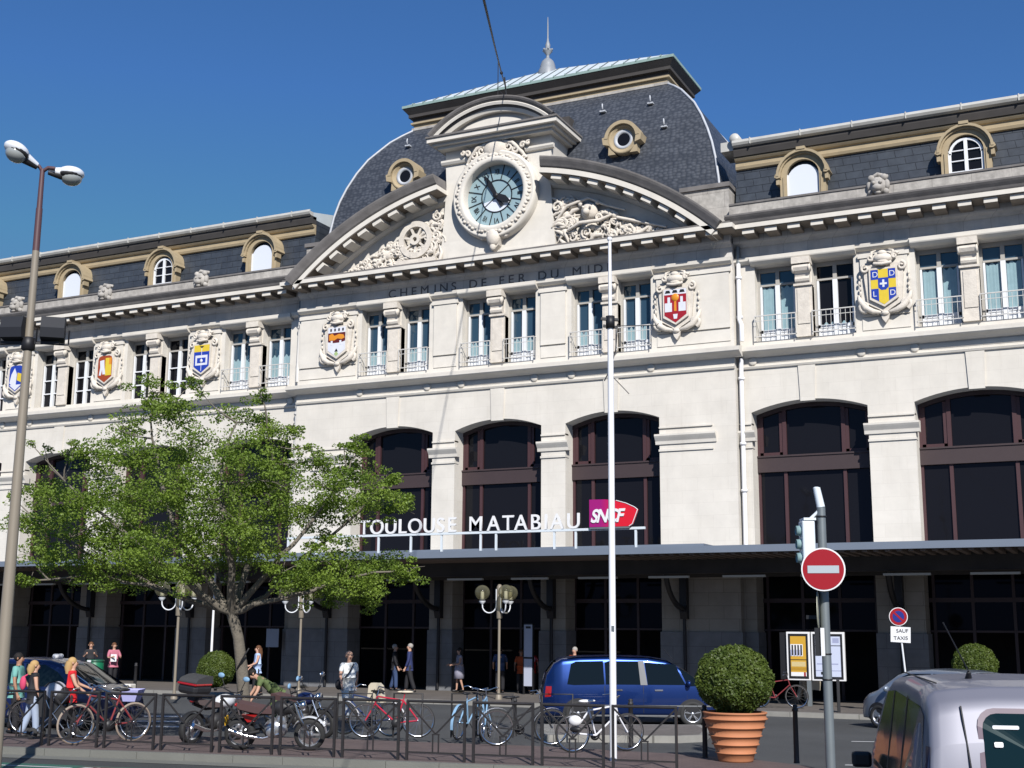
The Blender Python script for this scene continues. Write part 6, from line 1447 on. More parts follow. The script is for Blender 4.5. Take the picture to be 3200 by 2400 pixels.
# ---- small grey hatchback beyond it
def hatch():
    top = [(-1.88,0.58),(-1.86,0.95),(-1.75,1.25),(-1.55,1.48),(-1.2,1.53),(-0.4,1.55),(0.3,1.50),(0.6,1.40),(1.25,0.98),(1.55,0.88),(1.78,0.74),(1.86,0.5)]
    S = CarShape(top, 0.84, 0.92, 0.14)
    t = thing('grey_hatchback', 'blue-grey hatchback half hidden behind the silver people carrier', 'car')
    S.body().build('body', M['greycar'], t)
    for sd in (1, -1):
        S.side_poly([(-1.50,0.98),(-1.38,1.34),(-1.25,1.42),(-0.55,1.44),(-0.5,0.97)], sd, 0.006).build('side_window', M['carglass'], t)
        S.side_poly([(-0.44,0.97),(-0.48,1.44),(0.2,1.42),(0.55,1.28),(0.85,0.98)], sd, 0.006).build('side_window', M['carglass'], t)
        S.side_poly([(-1.84,0.72),(-1.78,1.08),(-1.66,1.08),(-1.68,0.74)], sd, 0.008).build('tail_light', M['redlens'], t)
        b = MB(); b.ball((0.8,sd*0.93,1.02), 0.10, 0, 10, 6, (0.7,1,0.8)); b.build('wing_mirror', M['greycar'], t)
        b = MB(); y = sd*(S.half(-0.3,0.86)+0.015); b.box(-0.35,-0.17,min(y,y-sd*0.03),max(y,y-sd*0.03),0.84,0.88); b.build('door_handle', M['chrome'], t)
    S.top_patch(0.66, 1.20, 0.86).build('windscreen', M['carglass'], t); S.top_patch(-1.76,-1.56,0.8).build('rear_window', M['carglass'], t)
    for x in (-1.20, 1.18): arch(t, S, x, 0.31); [wheel(t, x, sd, 0.82, 0.30, 5) for sd in (1,-1)]
    return t
hb = hatch(); w_ = gnd(2750,2276,ZR); hh = YAW+R_(90+33); u_ = Vector((math.cos(hh),math.sin(hh),0)); l_ = Vector((-u_.y,u_.x,0)); hb.location = w_-u_*1.18-l_*0.80; hb.location.z = ZR; hb.rotation_euler = (0,0,hh)

# ================================================================ BICYCLES
def bicycle(lab, wa, wb, col, lean=0.06, basket=None, guards=None, saddle='black', r=0.335, tyre='tyre', swap=False, group='bicycles parked by the barriers'):
    """wa, wb: rear and front ground contact points"""
    wa, wb = Vector(wa), Vector(wb); wa.z = wb.z = 0; d = (wb-wa).normalized(); mid = (wa+wb)/2; hb_ = 0.525
    t = thing('bicycle', lab, 'bicycle', mid, math.atan2(d.y,d.x), group)
    t.rotation_euler = (lean, 0, math.atan2(d.y,d.x)); X = hb_; ks = 1.18 if 'rust-red' in lab else 1.09; t.scale = (ks,ks,ks)
    def wh(x):
        p = sub('wheel', t); p.location = (x,0,r)
        b = MB(); n = 28
        b.lathe([(r-0.028,-0.016),(r-0.006,-0.014),(r,0),(r-0.006,0.014),(r-0.028,0.016)], (0,0,0), n, 0, True, 'y'); b.build('tyre', M[tyre], p)
        b = MB(); b.lathe([(r-0.028,-0.012),(r-0.045,-0.01),(r-0.045,0.01),(r-0.028,0.012)], (0,0,0), n, 0, True, 'y'); b.lathe([(0,-0.04),(0.02,-0.04),(0.02,0.04),(0,0.04)], (0,0,0), 8, 0, True, 'y')
        for k in range(14): a = 2*math.pi*k/14; b.bar((0.01*math.cos(a),0.02*(-1)**k,0.01*math.sin(a)), ((r-0.04)*math.cos(a),0,(r-0.04)*math.sin(a)), 0.0035)
        b.build('rim', M['chrome'], p)
    wh(-X); wh(X)
    bb = (-0.08,0,0.29); st_ = (-0.22,0,0.72); hd_t = (0.30,0,0.80); hd_b = (0.34,0,0.66)
    b = MB(); q = [((-X,0,r),bb),((-X,0,r),st_),(bb,st_),(bb,hd_b),(st_,hd_t),(hd_t,hd_b)]
    if swap: q[4] = ((-0.17,0,0.52),(0.32,0,0.72))
    for a, c in q: b.tube([a,c], 0.017, 7)
    b.tube([st_,(-0.25,0,0.86)], 0.012, 6); b.build('frame', M[col], t)
    b = MB(); b.tube([hd_b,(0.40,0.0,0.55),(X,0.035,r)], 0.014, 6); b.tube([hd_b,(0.40,0,0.55),(X,-0.035,r)], 0.014, 6); b.build('fork', M[col], t)
    b = MB(); b.tube([hd_t,(0.27,0,0.93)], 0.013, 6); b.tube([(0.16,-0.27,0.97),(0.27,-0.22,0.99),(0.30,-0.06,0.94),(0.30,0.06,0.94),(0.27,0.22,0.99),(0.16,0.27,0.97)], 0.012, 6); b.build('handlebar', M['chrome'], t)
    b = MB(); b.ball((-0.29,0,0.885), 0.10, 0, 10, 6, (1.35,0.75,0.30)); b.ball((-0.17,0,0.89), 0.05, 0, 8, 5, (1.6,0.5,0.4)); b.build('saddle', M[saddle], t)
    b = MB(); b.lathe([(0.06,0.03),(0.095,0.035),(0.095,0.045),(0,0.045)], bb, 14, 0, True, 'y'); b.tube([(bb[0],-0.05,bb[2]),(bb[0]+0.12,-0.07,bb[2]-0.12)], 0.009, 5); b.box(bb[0]+0.08,bb[0]+0.16,-0.16,-0.07,bb[2]-0.14,bb[2]-0.12)
    b.tube([(bb[0],0.05,bb[2]),(bb[0]-0.12,0.07,bb[2]+0.12)], 0.009, 5); b.box(bb[0]-0.16,bb[0]-0.08,0.07,0.16,bb[2]+0.11,bb[2]+0.13); b.build('pedals', M['darkplastic'], t)
    if guards:
        for x in (-X, X):
            b = MB(); vs = []
            a0, a1 = (R_(20),R_(200)) if x < 0 else (R_(10),R_(175))
            for i in range(15):
                a = a0+(a1-a0)*i/14
                for y in (-0.028,0.028): vs.append((x+(r+0.02)*math.cos(a), y, r+(r+0.02)*math.sin(a)))
            b.add(vs, [(2*i,2*i+1,2*i+3,2*i+2) for i in range(14)], 0, True); b.build('mudguard', M[guards], t)
    if basket:
        b = MB(); x0 = 0.42; z0 = 0.72
        b.add([(x0-0.10,-0.14,z0),(x0+0.14,-0.14,z0),(x0+0.14,0.14,z0),(x0-0.10,0.14,z0),(x0-0.14,-0.19,z0+0.22),(x0+0.22,-0.19,z0+0.22),(x0+0.22,0.19,z0+0.22),(x0-0.14,0.19,z0+0.22)], [(0,3,2,1),(0,1,5,4),(1,2,6,5),(2,3,7,6),(3,0,4,7)]); b.build('basket', M[basket], t)
    return t
cm('bikeRed', (0.45,0.01,0.04)); cm('bikeBlue', (0.22,0.38,0.55)); cm('bikeNavy', (0.02,0.04,0.12)); cm('bikeBlack', (0.015,0.015,0.018)); cm('bikeWhite', (0.72,0.72,0.75)); cm('bikeRust', (0.22,0.03,0.035)); cm('lilac', (0.42,0.42,0.72)); cm('cream', (0.62,0.55,0.42)); cm('gumwall', (0.30,0.24,0.19))
def G(px, py): return gnd(px, py)
bicycle('dark bicycle at the far left edge behind the barrier', G(-60,2292), G(50,2294), 'bikeBlack', 0.05, guards='white')
bicycle('rust-red forked bicycle, its wheel showing between the red-shirted woman and the barrier', G(392,2318), G(250,2326), 'bikeRust', -0.05, tyre='gumwall', guards=None)
bicycle('bicycle with a lilac front basket behind the fourth barrier', G(275,2308), G(398,2310), 'bikeBlack', 0.04, basket='lilac', swap=True)
bicycle('navy bicycle behind the red bicycle', G(1216,2302), G(1075,2296), 'bikeNavy', -0.05, guards='bikeWhite')
bicycle('bright red bicycle with a cream bag behind the middle barriers', G(1290,2306), G(1156,2306), 'bikeRed', 0.05, saddle='cream')
bicycle('pale blue bicycle leaning left of the black bicycle', G(1425,2314), G(1500,2300), 'bikeBlue', 0.08, guards='bikeBlue')
bicycle('second pale blue bicycle, its frame seen end-on beside the black bicycle', G(1490,2330), G(1545,2296), 'bikeBlue', -0.05, saddle='black')
bicycle('black ladies bicycle with white mudguards', G(1566,2331), G(1708,2330), 'bikeBlack', 0.05, guards='bikeWhite', swap=True)
bicycle('white bicycle with white saddle right beside the white pole', G(1796,2352), G(1952,2348), 'bikeWhite', 0.04, saddle='white')
t_ = bicycle('dark red bicycle leaning near the double billboard on the far pavement', G(2385,2212), G(2480,2214), 'bikeRust', 0.12)
b = MB(); g = G(1172,2300); b.extr([(g.x-0.20,0.72),(g.x+0.22,0.72),(g.x+0.15,1.08),(g.x+0.08,1.14),(g.x-0.10,1.14),(g.x-0.16,1.08)], g.y-0.07, g.y+0.07, 'y'); b.tube([(g.x-0.13,g.y-0.075,0.74),(g.x,g.y-0.08,1.0),(g.x+0.14,g.y-0.075,0.74)],0.015,5,1); o = tag(b.build('shoulder_bag', [M['cream'],M['black']], bevel=0.03), 'cream bag hanging on the handlebar of the red bicycle', 'bag')
b = MB(); g = G(1795,2352)+Vector((0.05,-0.03,0)); b.ball((g.x,g.y-0.05,0.60), 0.115, 0, 12, 8, (1.2,0.7,0.9)); b.ball((g.x+0.02,g.y-0.06,0.44), 0.10, 1, 10, 6, (1.3,0.6,0.6)); tag(b.build('cycle_helmet', [M['white'], M['black']]), 'white cycle helmet hanging beside the rear wheel of the white bicycle', 'helmet')
# cycle racks
for (pa, pb, lab) in ((1052,1160,'left of the red bicycle'),(1228,1318,'right of the red bicycle'),(1410,1500,'behind the pale blue bicycles'),(1488,1602,'behind the black bicycle'),(1690,1790,'left of the white pole')):
    a, c = G(pa,2305), G(pb,2306); b = MB(); b.tube([(a.x,a.y,0),(a.x,a.y,0.93),(c.x,c.y,0.93),(c.x,c.y,0)], 0.022, 6); b.tube([(a.x,a.y,0.45),(c.x,c.y,0.45)], 0.014, 5); tag(b.build('cycle_rack', M['iron']), 'dark tubular cycle rack '+lab, 'cycle rack', 'cycle racks on the pavement')

# ================================================================ MOTORCYCLES
def motorbike(lab, wa, wb, tank, seat, topbox=False, lean=0.12, mirrors='bikeBlue', extras=None):
    wa, wb = Vector(wa), Vector(wb); wa.z = wb.z = 0; d = (wb-wa).normalized(); X = 0.68; R = 0.305
    t = thing('motorcycle', lab, 'motorcycle', (wa+wb)/2, 0, 'motorcycles behind the barriers'); t.rotation_euler = (lean,0,math.atan2(d.y,d.x))
    for x, wd in ((-X,0.075),(X,0.055)):
        p = sub('wheel', t); p.location = (x,0,R); b = MB(); b.lathe([(R-0.09,-wd*0.8),(R-0.03,-wd),(R,-wd*0.35),(R,wd*0.35),(R-0.03,wd),(R-0.09,wd*0.8)], (0,0,0), 28, 0, True, 'y'); b.build('tyre', M['tyre'], p)
        b = MB(); b.lathe([(R-0.09,-0.05),(R-0.11,-0.03),(R-0.11,0.03),(R-0.09,0.05)], (0,0,0), 24, 0, True, 'y'); b.lathe([(0,-0.06),(0.07,-0.06),(0.07,0.06),(0,0.06)], (0,0,0), 12, 0, True, 'y')
        for k in range(5): a = 2*math.pi*k/5; b.bar((0,0,0),((R-0.1)*math.cos(a),0,(R-0.1)*math.sin(a)), 0.035, 0.03)
        b.build('rim', M['rim'], p)
        b = MB(); vs = []
        for i in range(11):
            a = R_(30)+R_(125)*i/10
            for y in (-0.07,0,0.07): vs.append((x+(R+0.035+(0.02 if y == 0 else 0))*math.cos(a), y, R+(R+0.035+(0.02 if y == 0 else 0))*math.sin(a)))
        b.add(vs, [(3*i+j,3*i+j+1,3*i+j+4,3*i+j+3) for i in range(10) for j in (0,1)], 0, True); b.build('mudguard', M['clearlens'] if (x > 0 and extras == 'sport') else M['darkplastic'], t)
    b = MB(); b.ball((0.02,0,0.42), 0.20, 0, 12, 8, (1.2,0.75,0.95)); b.ball((0.12,0,0.56), 0.14, 0, 10, 8, (0.8,0.8,1.1)); b.ball((-0.05,-0.16,0.38), 0.10, 0, 10, 6, (1,0.4,1)); b.ball((-0.05,0.16,0.38), 0.10, 0, 10, 6, (1,0.4,1)); b.build('engine', M['rim'] if extras == 'sport' else M['iron'], t)
    b = MB(); b.tube([(0.45,0,0.86),(0.0,0,0.70),(-0.35,0,0.68),(-0.72,0,0.80)], 0.03, 7); b.tube([(0.42,0,0.75),(0.22,0,0.40),(-0.15,0,0.25),(-0.30,0,0.5)], 0.028, 7); b.tube([(-0.28,0.09,0.38),(-X,0.10,R)], 0.03, 6); b.tube([(-0.28,-0.09,0.38),(-X,-0.10,R)], 0.03, 6); b.build('frame', M['iron'], t)
    b = MB()
    for y in (-0.09,0.09): b.tube([(0.40,y,0.92),(0.50,y,0.66),(X,y,R)], 0.026, 8)
    b.build('fork', M['chrome'], t)
    b = MB(); b.ball((0.18,0,0.82), 0.20, 0, 14, 10, (1.35,0.78,0.72)); b.build('fuel_tank', M[tank], t)
    b = MB(); b.extr([(-0.72,0.86),(-0.70,0.93),(-0.35,0.86),(-0.02,0.80),(0.02,0.72),(-0.35,0.73),(-0.66,0.80)], -0.14, 0.14, 'y', 0); b.build('seat', M[seat], t, bevel=0.03)
    b = MB(); b.tube([(0.24,-0.38,1.02),(0.36,-0.30,1.06),(0.42,-0.08,0.98),(0.42,0.08,0.98),(0.36,0.30,1.06),(0.24,0.38,1.02)], 0.014, 6); b.ball((0.24,-0.38,1.02), 0.03); b.ball((0.24,0.38,1.02), 0.03); b.build('handlebar', M['black'], t)
    b = MB(); b.lathe([(0,0.0),(0.09,0.0),(0.10,-0.04),(0.07,-0.14),(0,-0.16)], (0.60,0,0.86), 16, 0, True, 'x'); b.build('headlamp', M['chrome'], t)
    for s_ in (-1, 1):
        m = sub('mirror', t); b = MB(); b.tube([(0.38,s_*0.22,1.04),(0.36,s_*0.34,1.26)], 0.008, 5); b.build('stem', M['black'], m); b = MB(); b.ball((0.36,s_*0.36,1.30), 0.085, 0, 10, 6, (0.35,1.1,0.65)); b.build('mirror_glass', M[mirrors], m)
    b = MB(); b.tube([(0.15,-0.12,0.35),(-0.2,-0.16,0.26),(-0.5,-0.18,0.30),(-0.85,-0.20,0.42)], [0.022,0.025,0.05,0.045], 8); b.build('exhaust', M['chrome'], t)
    b = MB(); b.ball((-0.76,0,0.86), 0.06, 0, 10, 6, (0.6,1.2,0.6)); b.build('tail_lamp', M['redlens'], t)
    if extras == 'sport':
        b = MB(); b.box(-0.96,-0.94,-0.10,0.10,0.48,0.64); b.build('number_plate', cm('plate_yellow',(0.60,0.33,0.01)), t)
        b = MB(); b.extr([(-0.62,0.70),(-0.30,0.70),(-0.34,0.58),(-0.50,0.56)], -0.155, 0.155, 'y'); b.build('side_panel', M['redlens'], t)
    if topbox:
        tb_ = sub('top_box', t)
        b = MB(); b.box(-0.96,-0.48,-0.26,0.26,1.00,1.20); b.build('lower_shell', M['darkplastic'], tb_, bevel=0.07)
        b = MB(); b.box(-0.975,-0.50,-0.265,0.265,1.18,1.225); b.build('red_band', M['redlens'], tb_, bevel=0.02)
        b = MB(); b.extr([(-0.96,1.22),(-0.90,1.31),(-0.70,1.37),(-0.50,1.38),(-0.47,1.22)], -0.25, 0.25, 'y'); b.build('lid', cm('dark_grey_lid',(0.05,0.05,0.052)), tb_, bevel=0.045)
        b = MB(); b.box(-0.80,-0.58,-0.10,0.10,0.88,1.02); b.build('box_rack', M['black'], t)
    return t
cm('brown_seat', (0.085,0.045,0.045)); cm('grey_seat', (0.12,0.09,0.085))
motorbike('motorcycle with a dark top box with red band, left of the tree', G(598,2325), G(735,2312), 'clearlens', 'grey_seat', True, 0.10)
motorbike('motorcycle with brown seat, yellow plate and blue mirrors in front of the tree', G(782,2343), G(936,2345), 'darkplastic', 'brown_seat', False, 0.16, extras='sport')
motorbike('dark motorcycle with wide handlebar beside the crouching camouflage figure', G(880,2298), G(1000,2306), 'navycar', 'brown_seat', False, 0.10, mirrors='chrome')
# ================================================================ PEOPLE
def skinmesh(name, pts, edges, radii, mt, parent, root=0, sub_=1):
    me = D.meshes.new(name); me.from_pydata([tuple(p) for p in pts], edges, []); o = D.objects.new(name, me); COL.objects.link(o)
    sk = o.modifiers.new('skin', 'SKIN'); sk.use_smooth_shade = True
    for i, v in enumerate(me.skin_vertices[0].data):
        r = radii[i]; v.radius = r if isinstance(r, tuple) else (r, r); v.use_root = (i == root)
    ss = o.modifiers.new('sub', 'SUBSURF'); ss.levels = sub_; ss.render_levels = sub_
    dg = bpy.context.evaluated_depsgraph_get(); m2 = D.meshes.new_from_object(o.evaluated_get(dg)); D.objects.remove(o)
    m2.materials.clear(); m2.materials.append(mt); o = D.objects.new(name, m2); COL.objects.link(o); o.parent = parent
    for p in m2.polygons: p.use_smooth = True
    return o
def person(lab, loc, rz, H, top, bottom, hair, skin='skin', dress=False, sleeves=0.5, trouser=1.0, hairlen=0.0, arms=((-0.1,0.1),(0.1,0.1)), step=0.045, bend=0.0, cap=None, shoes='black', group=None):
    """local frame: faces +y. arms: per side (forward swing, elbow bend); lengths scale with H"""
    t = thing('person', lab, 'person', loc, rz, group); h = H
    P = {}
    hip = Vector((0,0,0.53*h)); 
    def tz(v): # bend torso forward about the hip
        return hip+Matrix.Rotation(-bend, 3, 'X') @ (v-hip)
    P['pel'] = hip; P['wst'] = tz(Vector((0,0.0,0.62*h))); P['chs'] = tz(Vector((0,0.005,0.73*h))); P['nck'] = tz(Vector((0,0.0,0.825*h))); P['nk2'] = tz(Vector((0,0.005,0.86*h))); P['hd1'] = tz(Vector((0,0.015,0.90*h))); P['hd2'] = tz(Vector((0,0.008,0.955*h)))
    P['nose'] = tz(Vector((0,0.068*h,0.925*h)))
    for s_, sd in ((-1,'L'),(1,'R')):
        fw, el = arms[0 if s_ < 0 else 1]
        sh = tz(Vector((s_*0.105*h,0,0.80*h))); P['sh'+sd] = sh
        a = Vector((s_*0.25, math.sin(fw), -math.cos(fw))).normalized(); e = sh+a*0.165*h; P['el'+sd] = e
        f = Vector((s_*0.02-(s_*0.35 if el > 1.2 else 0), math.sin(fw+el), -math.cos(fw+el))).normalized(); wv = e+f*0.145*h; P['wr'+sd] = wv; P['hn'+sd] = wv+f*0.05*h
        sdv = Vector((0,1,0)) if abs(f.y) < 0.8 else Vector((0,0,1))
        for k in range(4): P['f%d%s'%(k,sd)] = wv+f*(0.098-0.006*abs(k-1.3))*h+sdv*(0.014*(k-1.5))*h+Vector((-s_*0.006*h,0,0))
        P['th'+sd] = wv+f*0.05*h+sdv*0.035*h
        st = step*(1 if s_ > 0 else -1)
        P['hp'+sd] = Vector((s_*0.055*h,0,0.50*h)); P['kn'+sd] = Vector((s_*0.058*h, st*h*0.55+0.01, 0.28*h)); P['an'+sd] = Vector((s_*0.058*h, st*h*0.9-(0.05*h if st < 0 else 0), 0.045*h+(0.02*h if st < -0.1 else 0))); P['to'+sd] = P['an'+sd]+Vector((s_*0.012*h,0.10*h,-0.028*h))
    names = list(P); idx = {n: i for i, n in enumerate(names)}
    E_ = [('pel','wst'),('wst','chs'),('chs','nck'),('nck','nk2'),('nk2','hd1'),('hd1','hd2'),('hd1','nose')]
    R = {'pel':(0.085,0.06),'wst':(0.072,0.05),'chs':(0.088,0.06),'nck':0.038,'nk2':0.03,'hd1':(0.044,0.05),'hd2':(0.046,0.052),'nose':0.008}
    for sd in 'LR':
        E_ += [('chs','sh'+sd),('sh'+sd,'el'+sd),('el'+sd,'wr'+sd),('wr'+sd,'hn'+sd),('hn'+sd,'th'+sd),('pel','hp'+sd),('hp'+sd,'kn'+sd),('kn'+sd,'an'+sd),('an'+sd,'to'+sd)]+[('hn'+sd,'f%d%s'%(k,sd)) for k in range(4)]
        R.update({'sh'+sd:0.033,'el'+sd:0.024,'wr'+sd:0.016,'hn'+sd:(0.020,0.012),'th'+sd:0.006,'hp'+sd:0.052,'kn'+sd:0.032,'an'+sd:0.020,'to'+sd:0.018}); R.update({'f%d%s'%(k,sd):0.0055 for k in range(4)})
    def scl(r, k=1.0, add=0.0): return tuple(q*h*k+add for q in r) if isinstance(r, tuple) else r*h*k+add
    skinmesh('body', [P[n] for n in names], [(idx[a],idx[b_]) for a, b_ in E_], [scl(R[n]) for n in names], M[skin], t)
    # clothes
    def cloth(name, keys, edges, k, add, mt, extra=None, rk=None):
        pts = [P[n] for n in keys]; pts2 = list(pts); ii = {n:i for i,n in enumerate(keys)}; rad = [scl((rk or {}).get(n, R.get(n,0.03)), k, add) for n in keys]
        if extra:
            for nm, pos, r in extra: ii[nm] = len(pts2); pts2.append(pos); rad.append(scl(r))
        return skinmesh(name, pts2, [(ii[a],ii[b_]) for a, b_ in edges], rad, mt, t)
    ex = []; ed = [('pel','wst'),('wst','chs'),('chs','nck')]
    for sd in 'LR':
        se = P['sh'+sd].lerp(P['el'+sd], min(1,sleeves*2)*0.95); ex.append(('se'+sd, se, 0.034)); ed += [('chs','sh'+sd),('sh'+sd,'se'+sd)]
        if sleeves > 0.5: ex.append(('sw'+sd, P['el'+sd].lerp(P['wr'+sd], (sleeves-0.5)*2), 0.026)); ed.append(('se'+sd,'sw'+sd))
    if dress: 
        pass
    ex.append(('low', tz(Vector((0,0,0.495*h))), (0.098,0.072))); ed.append(('pel','low'))
    cloth('dress' if dress else 'shirt', ['pel','wst','chs','nck','shL','shR'], ed, 1.0, 0.018, M[top], ex, {'nck':0.045,'pel':(0.092,0.068)})
    if dress: b = MB(); b.lathe([(0.085*h,0.62*h),(0.112*h,0.54*h),(0.118*h,0.48*h),(0.122*h,0.30*h),(0.112*h,0.30*h)], (0,0,0), 16); b.build('skirt', M[top], t)
    if not dress:
        ex = []; ed = [('wst2','pel')]; ex.append(('wst2', P['wst'].lerp(P['pel'],0.2), (0.080,0.058)))
        for sd in 'LR':
            ed += [('pel','hp'+sd),('hp'+sd,'kn'+sd)]
            if trouser > 0.6: ed.append(('kn'+sd,'an'+sd))
        ks = ['pel','hpL','hpR','knL','knR']+(['anL','anR'] if trouser > 0.6 else [])
        cloth('trousers', ks, ed, 1.0, 0.016, M[bottom], ex, {'anL':0.034,'anR':0.034,'knL':0.042,'knR':0.042,'pel':(0.092,0.068),'hpL':0.056,'hpR':0.056})
    # hair and face
    b = MB(); c = tz(Vector((0,-0.012*h,0.945*h))); rot = Matrix.Rotation(-bend,3,'X')
    b.ball(c, 0.058*h, 0, 14, 10, (0.94,1.02,0.98), rot)
    if hairlen > 0: b.tube([tz(Vector((0,-0.035*h,0.94*h))), tz(Vector((0,-0.05*h,(0.90-hairlen*0.3)*h))), tz(Vector((0,-0.055*h,(0.88-hairlen)*h)))], [0.052*h,0.055*h,0.03*h], 10)
    b.build('hair', M[hair], t)
    b = MB(); 
    for s_ in (-1,1): b.ball(tz(Vector((s_*0.02*h,0.056*h,0.935*h))), 0.006*h, 0, 6, 4); b.ball(tz(Vector((s_*0.054*h,0.0,0.925*h))), 0.012*h, 1, 6, 4, (0.5,1,1.4))
    b.ball(tz(Vector((0,0.060*h,0.897*h))), 0.010*h, 2, 8, 4, (1.6,0.5,0.4)); b.build('face', [M['black'], M[skin], cm('lips',(0.35,0.12,0.10))], t)
    b = MB()
    for sd in 'LR':
        a, c2 = P['an'+sd], P['to'+sd]; b.ball((a+c2)/2+Vector((0,-0.005*h,-0.008*h)), 0.058*h, 0, 10, 6, (0.60,1.42,0.55))
    b.build('shoes', M[shoes], t)
    if cap: b = MB(); b.ball(tz(Vector((0,-0.004*h,0.962*h))), 0.060*h, 0, 14, 8, (1,1.05,0.72), rot); b.build('cap', M[cap], t)
    return t
for n, c in {'teal':(0.16,0.40,0.36),'redtop':(0.62,0.012,0.02),'pinkbag':(0.60,0.06,0.14),'darkcl':(0.014,0.014,0.018),'jeans':(0.04,0.07,0.16),'palejeans':(0.35,0.42,0.55),'blond':(0.48,0.31,0.13),'brownhair':(0.12,0.05,0.02),'darkhair':(0.012,0.009,0.008),'greyhair':(0.35,0.33,0.31),
    'pinkshirt':(0.50,0.16,0.22),'whitecl':(0.70,0.72,0.72),'navyj':(0.02,0.03,0.11),'greydress':(0.33,0.32,0.40),'camo':(0.10,0.14,0.05),'orangecl':(0.42,0.07,0.015),'skyblue':(0.28,0.42,0.62),'vest':(0.45,0.58,0.85),'beigecl':(0.5,0.4,0.28),'yellowc':(0.6,0.5,0.05),'strollergrey':(0.42,0.44,0.50),'balding':(0.50,0.30,0.21)}.items():
    M[n] = mat(n, c, 0.8, var=(0.45 if n == 'camo' else 0.12), vscale=(9 if n == 'camo' else 5))
toC = lambda p: math.atan2(-p.y, -p.x)-math.pi/2
def put(px, py): g = gnd(px, py); g.z = 0; return g
FR = YAW  # facing right in the picture = +x' ; rz such that +y -> right
R_right = YAW-math.pi/2; R_left = YAW+math.pi/2; R_away = YAW
p = put(42,2292); person('person in teal short-sleeved shirt half hidden by the tall lamp post', p, R_right, 1.74, 'teal','darkcl','darkhair','skin2', arms=((0.2,0.5),(0.1,0.2)), sleeves=0.4)
p = put(93,2304); person('blonde person with gold headband and pink shoulder bag at left', p, R_right+0.5, 1.60, 'darkcl','palejeans','blond', arms=((0.0,0.2),(0.1,0.3)), sleeves=0.1, hairlen=0.07, step=0.07)
q = p+Vector((-0.10,-0.05,0)); b = MB(); b.ball((q.x-0.06,q.y-0.10,1.12), 0.10, 0, 12, 8, (0.8,0.6,1.5)); b.tube([(q.x-0.05,q.y-0.1,1.25),(q.x+0.1,q.y+0.02,1.38),(q.x+0.14,q.y-0.05,1.15)], 0.02, 6); tag(b.build('shoulder_bag', M['pinkbag']), 'pink bag on the back of the blonde person at left', 'bag')
p = put(212,2305); wr = person('woman in a sleeveless red top with long fair hair pushing a stroller', p, R_right-0.9+1.2, 1.67, 'redtop','darkcl','blond', arms=((0.5,0.7),(0.35,0.6)), sleeves=0.08, hairlen=0.09, step=0.06)
# stroller
sp_ = put(168,2308); t = thing('stroller', 'grey-hooded baby stroller beside the woman in the red top', 'stroller', sp_, YAW)
b = MB(); b.ball((-0.02,0,0.93), 0.235, 0, 14, 10, (1.0,0.95,1.05)); b.ball((0.06,0,0.88), 0.235, 1, 14, 10, (0.9,0.90,0.95)); b.tube([(-0.02+0.24*math.sin(a),-0.15,0.93+0.24*math.cos(a)) for a in [i*0.3-1 for i in range(9)]], 0.015, 5, 1); b.build('hood', [M['strollergrey'], M['darkplastic']], t)
b = MB(); b.extr([(-0.28,0.45),(0.30,0.40),(0.34,0.62),(0.10,0.66),(-0.22,0.95),(-0.32,0.95)], -0.2, 0.2, 'y'); b.build('seat', M['darkplastic'], t)
b = MB()
for y in (-0.22,0.22): b.tube([(-0.38,y,0.12),(0.05,y,0.55),(0.42,y,1.02)], 0.014, 6); b.tube([(0.34,y,0.12),(-0.05,y,0.60),(-0.2,y,0.9)], 0.014, 6)
b.tube([(0.42,-0.22,1.02),(0.46,0,1.04),(0.42,0.22,1.02)], 0.018, 6); b.build('chassis', M['chrome'], t)
for x in (-0.38,0.34):
    for y in (-0.24,0.24): b = MB(); b.lathe([(0.05,-0.02),(0.115,-0.02),(0.12,0),(0.115,0.02),(0.05,0.02)], (x,y,0.12), 16, 0, True, 'y'); b.build('wheel', M['tyre'], t)
F = 'people in the shade of the station'
person('dark-dressed person with folded arms behind the green bin', put(276,2146), toC(put(276,2146)), 1.74, 'darkcl','darkcl','brownhair','skin', arms=((0.5,1.5),(0.5,1.5)), sleeves=0.5, group=F)
p = put(349,2146); person('person in a pink shirt holding a white sheet at left', p, toC(p)+0.3, 1.72, 'pinkshirt','darkcl','brownhair', arms=((0.4,1.3),(0.4,1.3)), sleeves=0.5, group=F)
b = MB(); n = -p.normalized(); b.obox((p.x+n.x*0.32,p.y+n.y*0.32), toC(p), 0.11, 0.006, 0.98, 1.26, 0); tag(b.build('paper_sheet', M['white']), 'white sheet held by the person in the pink shirt', 'paper')
p = put(800,2172); person('long-haired person in pale blue vest just right of the tree trunk', p, R_left+0.4, 1.72, 'vest','darkcl','brownhair', arms=((0.3,0.9),(0.2,0.5)), sleeves=0.05, hairlen=0.16)
p = put(858,2288); person('person in camouflage clothing bending over the motorcycles', p, R_left+0.3, 1.70, 'camo','camo','darkhair','skin', arms=((0.3,0.3),(0.4,0.2)), sleeves=0.35, bend=0.95)
p = put(1085,2256); person('balding person in white shirt and trousers walking towards the camera', p, toC(p)+0.35, 1.76, 'whitecl','whitecl','balding','skin', arms=((-0.35,0.15),(0.35,0.2)), sleeves=0.38, step=0.14, shoes='black')
b = MB(); c = -p.normalized(); s_ = Vector((-c.y,c.x,0)); b.tube([p+c*0.16-s_*-0.12+Vector((0,0,1.44)), p+c*0.19+Vector((0,0,1.2)), p+c*0.10-s_*0.20+Vector((0,0,0.98))], 0.018, 6); b.ball(p-s_*0.24+Vector((0,0,0.92)), 0.11, 0, 10, 6, (1,0.6,1.2)); tag(b.build('satchel', M['darkcl']), 'dark shoulder satchel worn by the person in white', 'bag')
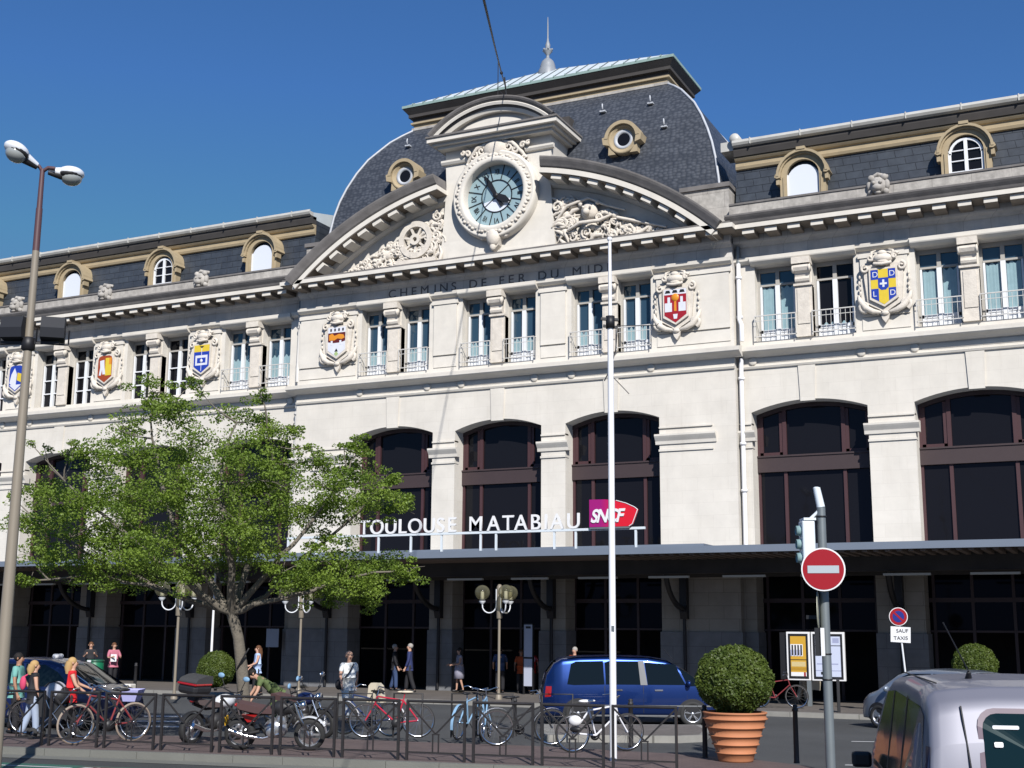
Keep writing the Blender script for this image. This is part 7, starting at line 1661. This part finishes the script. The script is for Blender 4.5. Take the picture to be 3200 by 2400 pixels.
p = put(1278,2163); person('stout person in a navy jacket and pale shirt, walking left in the shade', p, R_left, 1.80, 'navyj','darkcl','greyhair','skin', arms=((0.1,0.3),(-0.1,0.3)), sleeves=0.98, step=0.08, group=F)
p = put(1434,2162); person('woman in a grey knee-length dress in the shade', p, R_left+0.3, 1.64, 'greydress','darkcl','darkhair','skin', dress=True, arms=((0.2,1.2),(0.2,1.2)), sleeves=0.2, hairlen=0.08, group=F)
p = put(1414,2157); person('person in a light blue shirt beside the woman in the grey dress', p, R_right, 1.72, 'skyblue','darkcl','darkhair','skin', arms=((0.2,0.6),(0.2,0.6)), sleeves=0.4, group=F)
p = put(1232,2158); person('thin dark-dressed person left of the navy jacket', p, R_right, 1.76, 'darkcl','jeans','greyhair','skin', arms=((0.1,0.4),(0.1,0.3)), sleeves=0.98, group=F)
p = put(1562,2166); person('person in a blue shirt leaning forward behind the clear globe lamp', p, R_away, 1.74, 'jeans','darkcl','darkhair','skin', arms=((0.4,0.5),(0.4,0.5)), sleeves=0.5, bend=0.35, group=F)
p = put(1628,2166); person('person in a dull orange top near the shaded entrance doors', p, toC(p), 1.62, 'orangecl','darkcl','brownhair','skin2', arms=((0.2,0.7),(0.2,0.7)), sleeves=0.4, group=F)
p = put(1662,2166); person('person in a dark red top near the shaded entrance doors', p, toC(p), 1.66, 'redlens','darkcl','darkhair','skin2', arms=((0.2,0.4),(0.2,0.4)), sleeves=0.4, group=F)
p = put(1796,2182); person('grey-haired person in an orange-red top above the minivan roof', p, toC(p)-0.5, 1.76, 'orangecl','darkcl','greyhair','skin', arms=((0.6,1.4),(0.2,0.5)), sleeves=0.5, group=F)
p = put(2172,2178); person('brown-haired person in beige behind the left top of the box shrub', p, toC(p), 1.55, 'beigecl','darkcl','brownhair','skin', arms=((0.1,0.3),(0.1,0.3)), sleeves=0.3, hairlen=0.06, group=F)
p = put(2212,2182); person('dark-haired person whose head shows over the box shrub', p, R_away, 1.75, 'darkcl','darkcl','darkhair','skin2', sleeves=0.5, group=F)
p = put(2368,2185); person('dark-haired person in grey right of the box shrub', p, toC(p), 1.74, 'beigecl','darkcl','darkhair','skin2', sleeves=0.5, group=F)
p = put(2778,2195); person('bare-armed person standing between billboard and parking sign', p, toC(p)+1.0, 1.74, 'darkcl','darkcl','darkhair','skin', arms=((0.1,0.2),(0.1,0.2)), sleeves=0.05, group=F)
p = put(2512,2196); person('person in beige trousers standing behind the billboard', p, R_right, 1.72, 'darkcl','beigecl','darkhair','skin', group=F)
g = put(2548,2198); b = MB(); b.extr([(-0.17,0.45),(0.17,0.42),(0.20,0.72),(-0.15,0.76)], -0.05, 0.05, 'y'); b.tube([(-0.1,0,0.74),(0,0,0.88),(0.1,0,0.73)], 0.01, 5); o = tag(b.build('carrier_bag', M['cream'], loc=g), 'pale carrier bag hanging below the white map poster', 'bag')
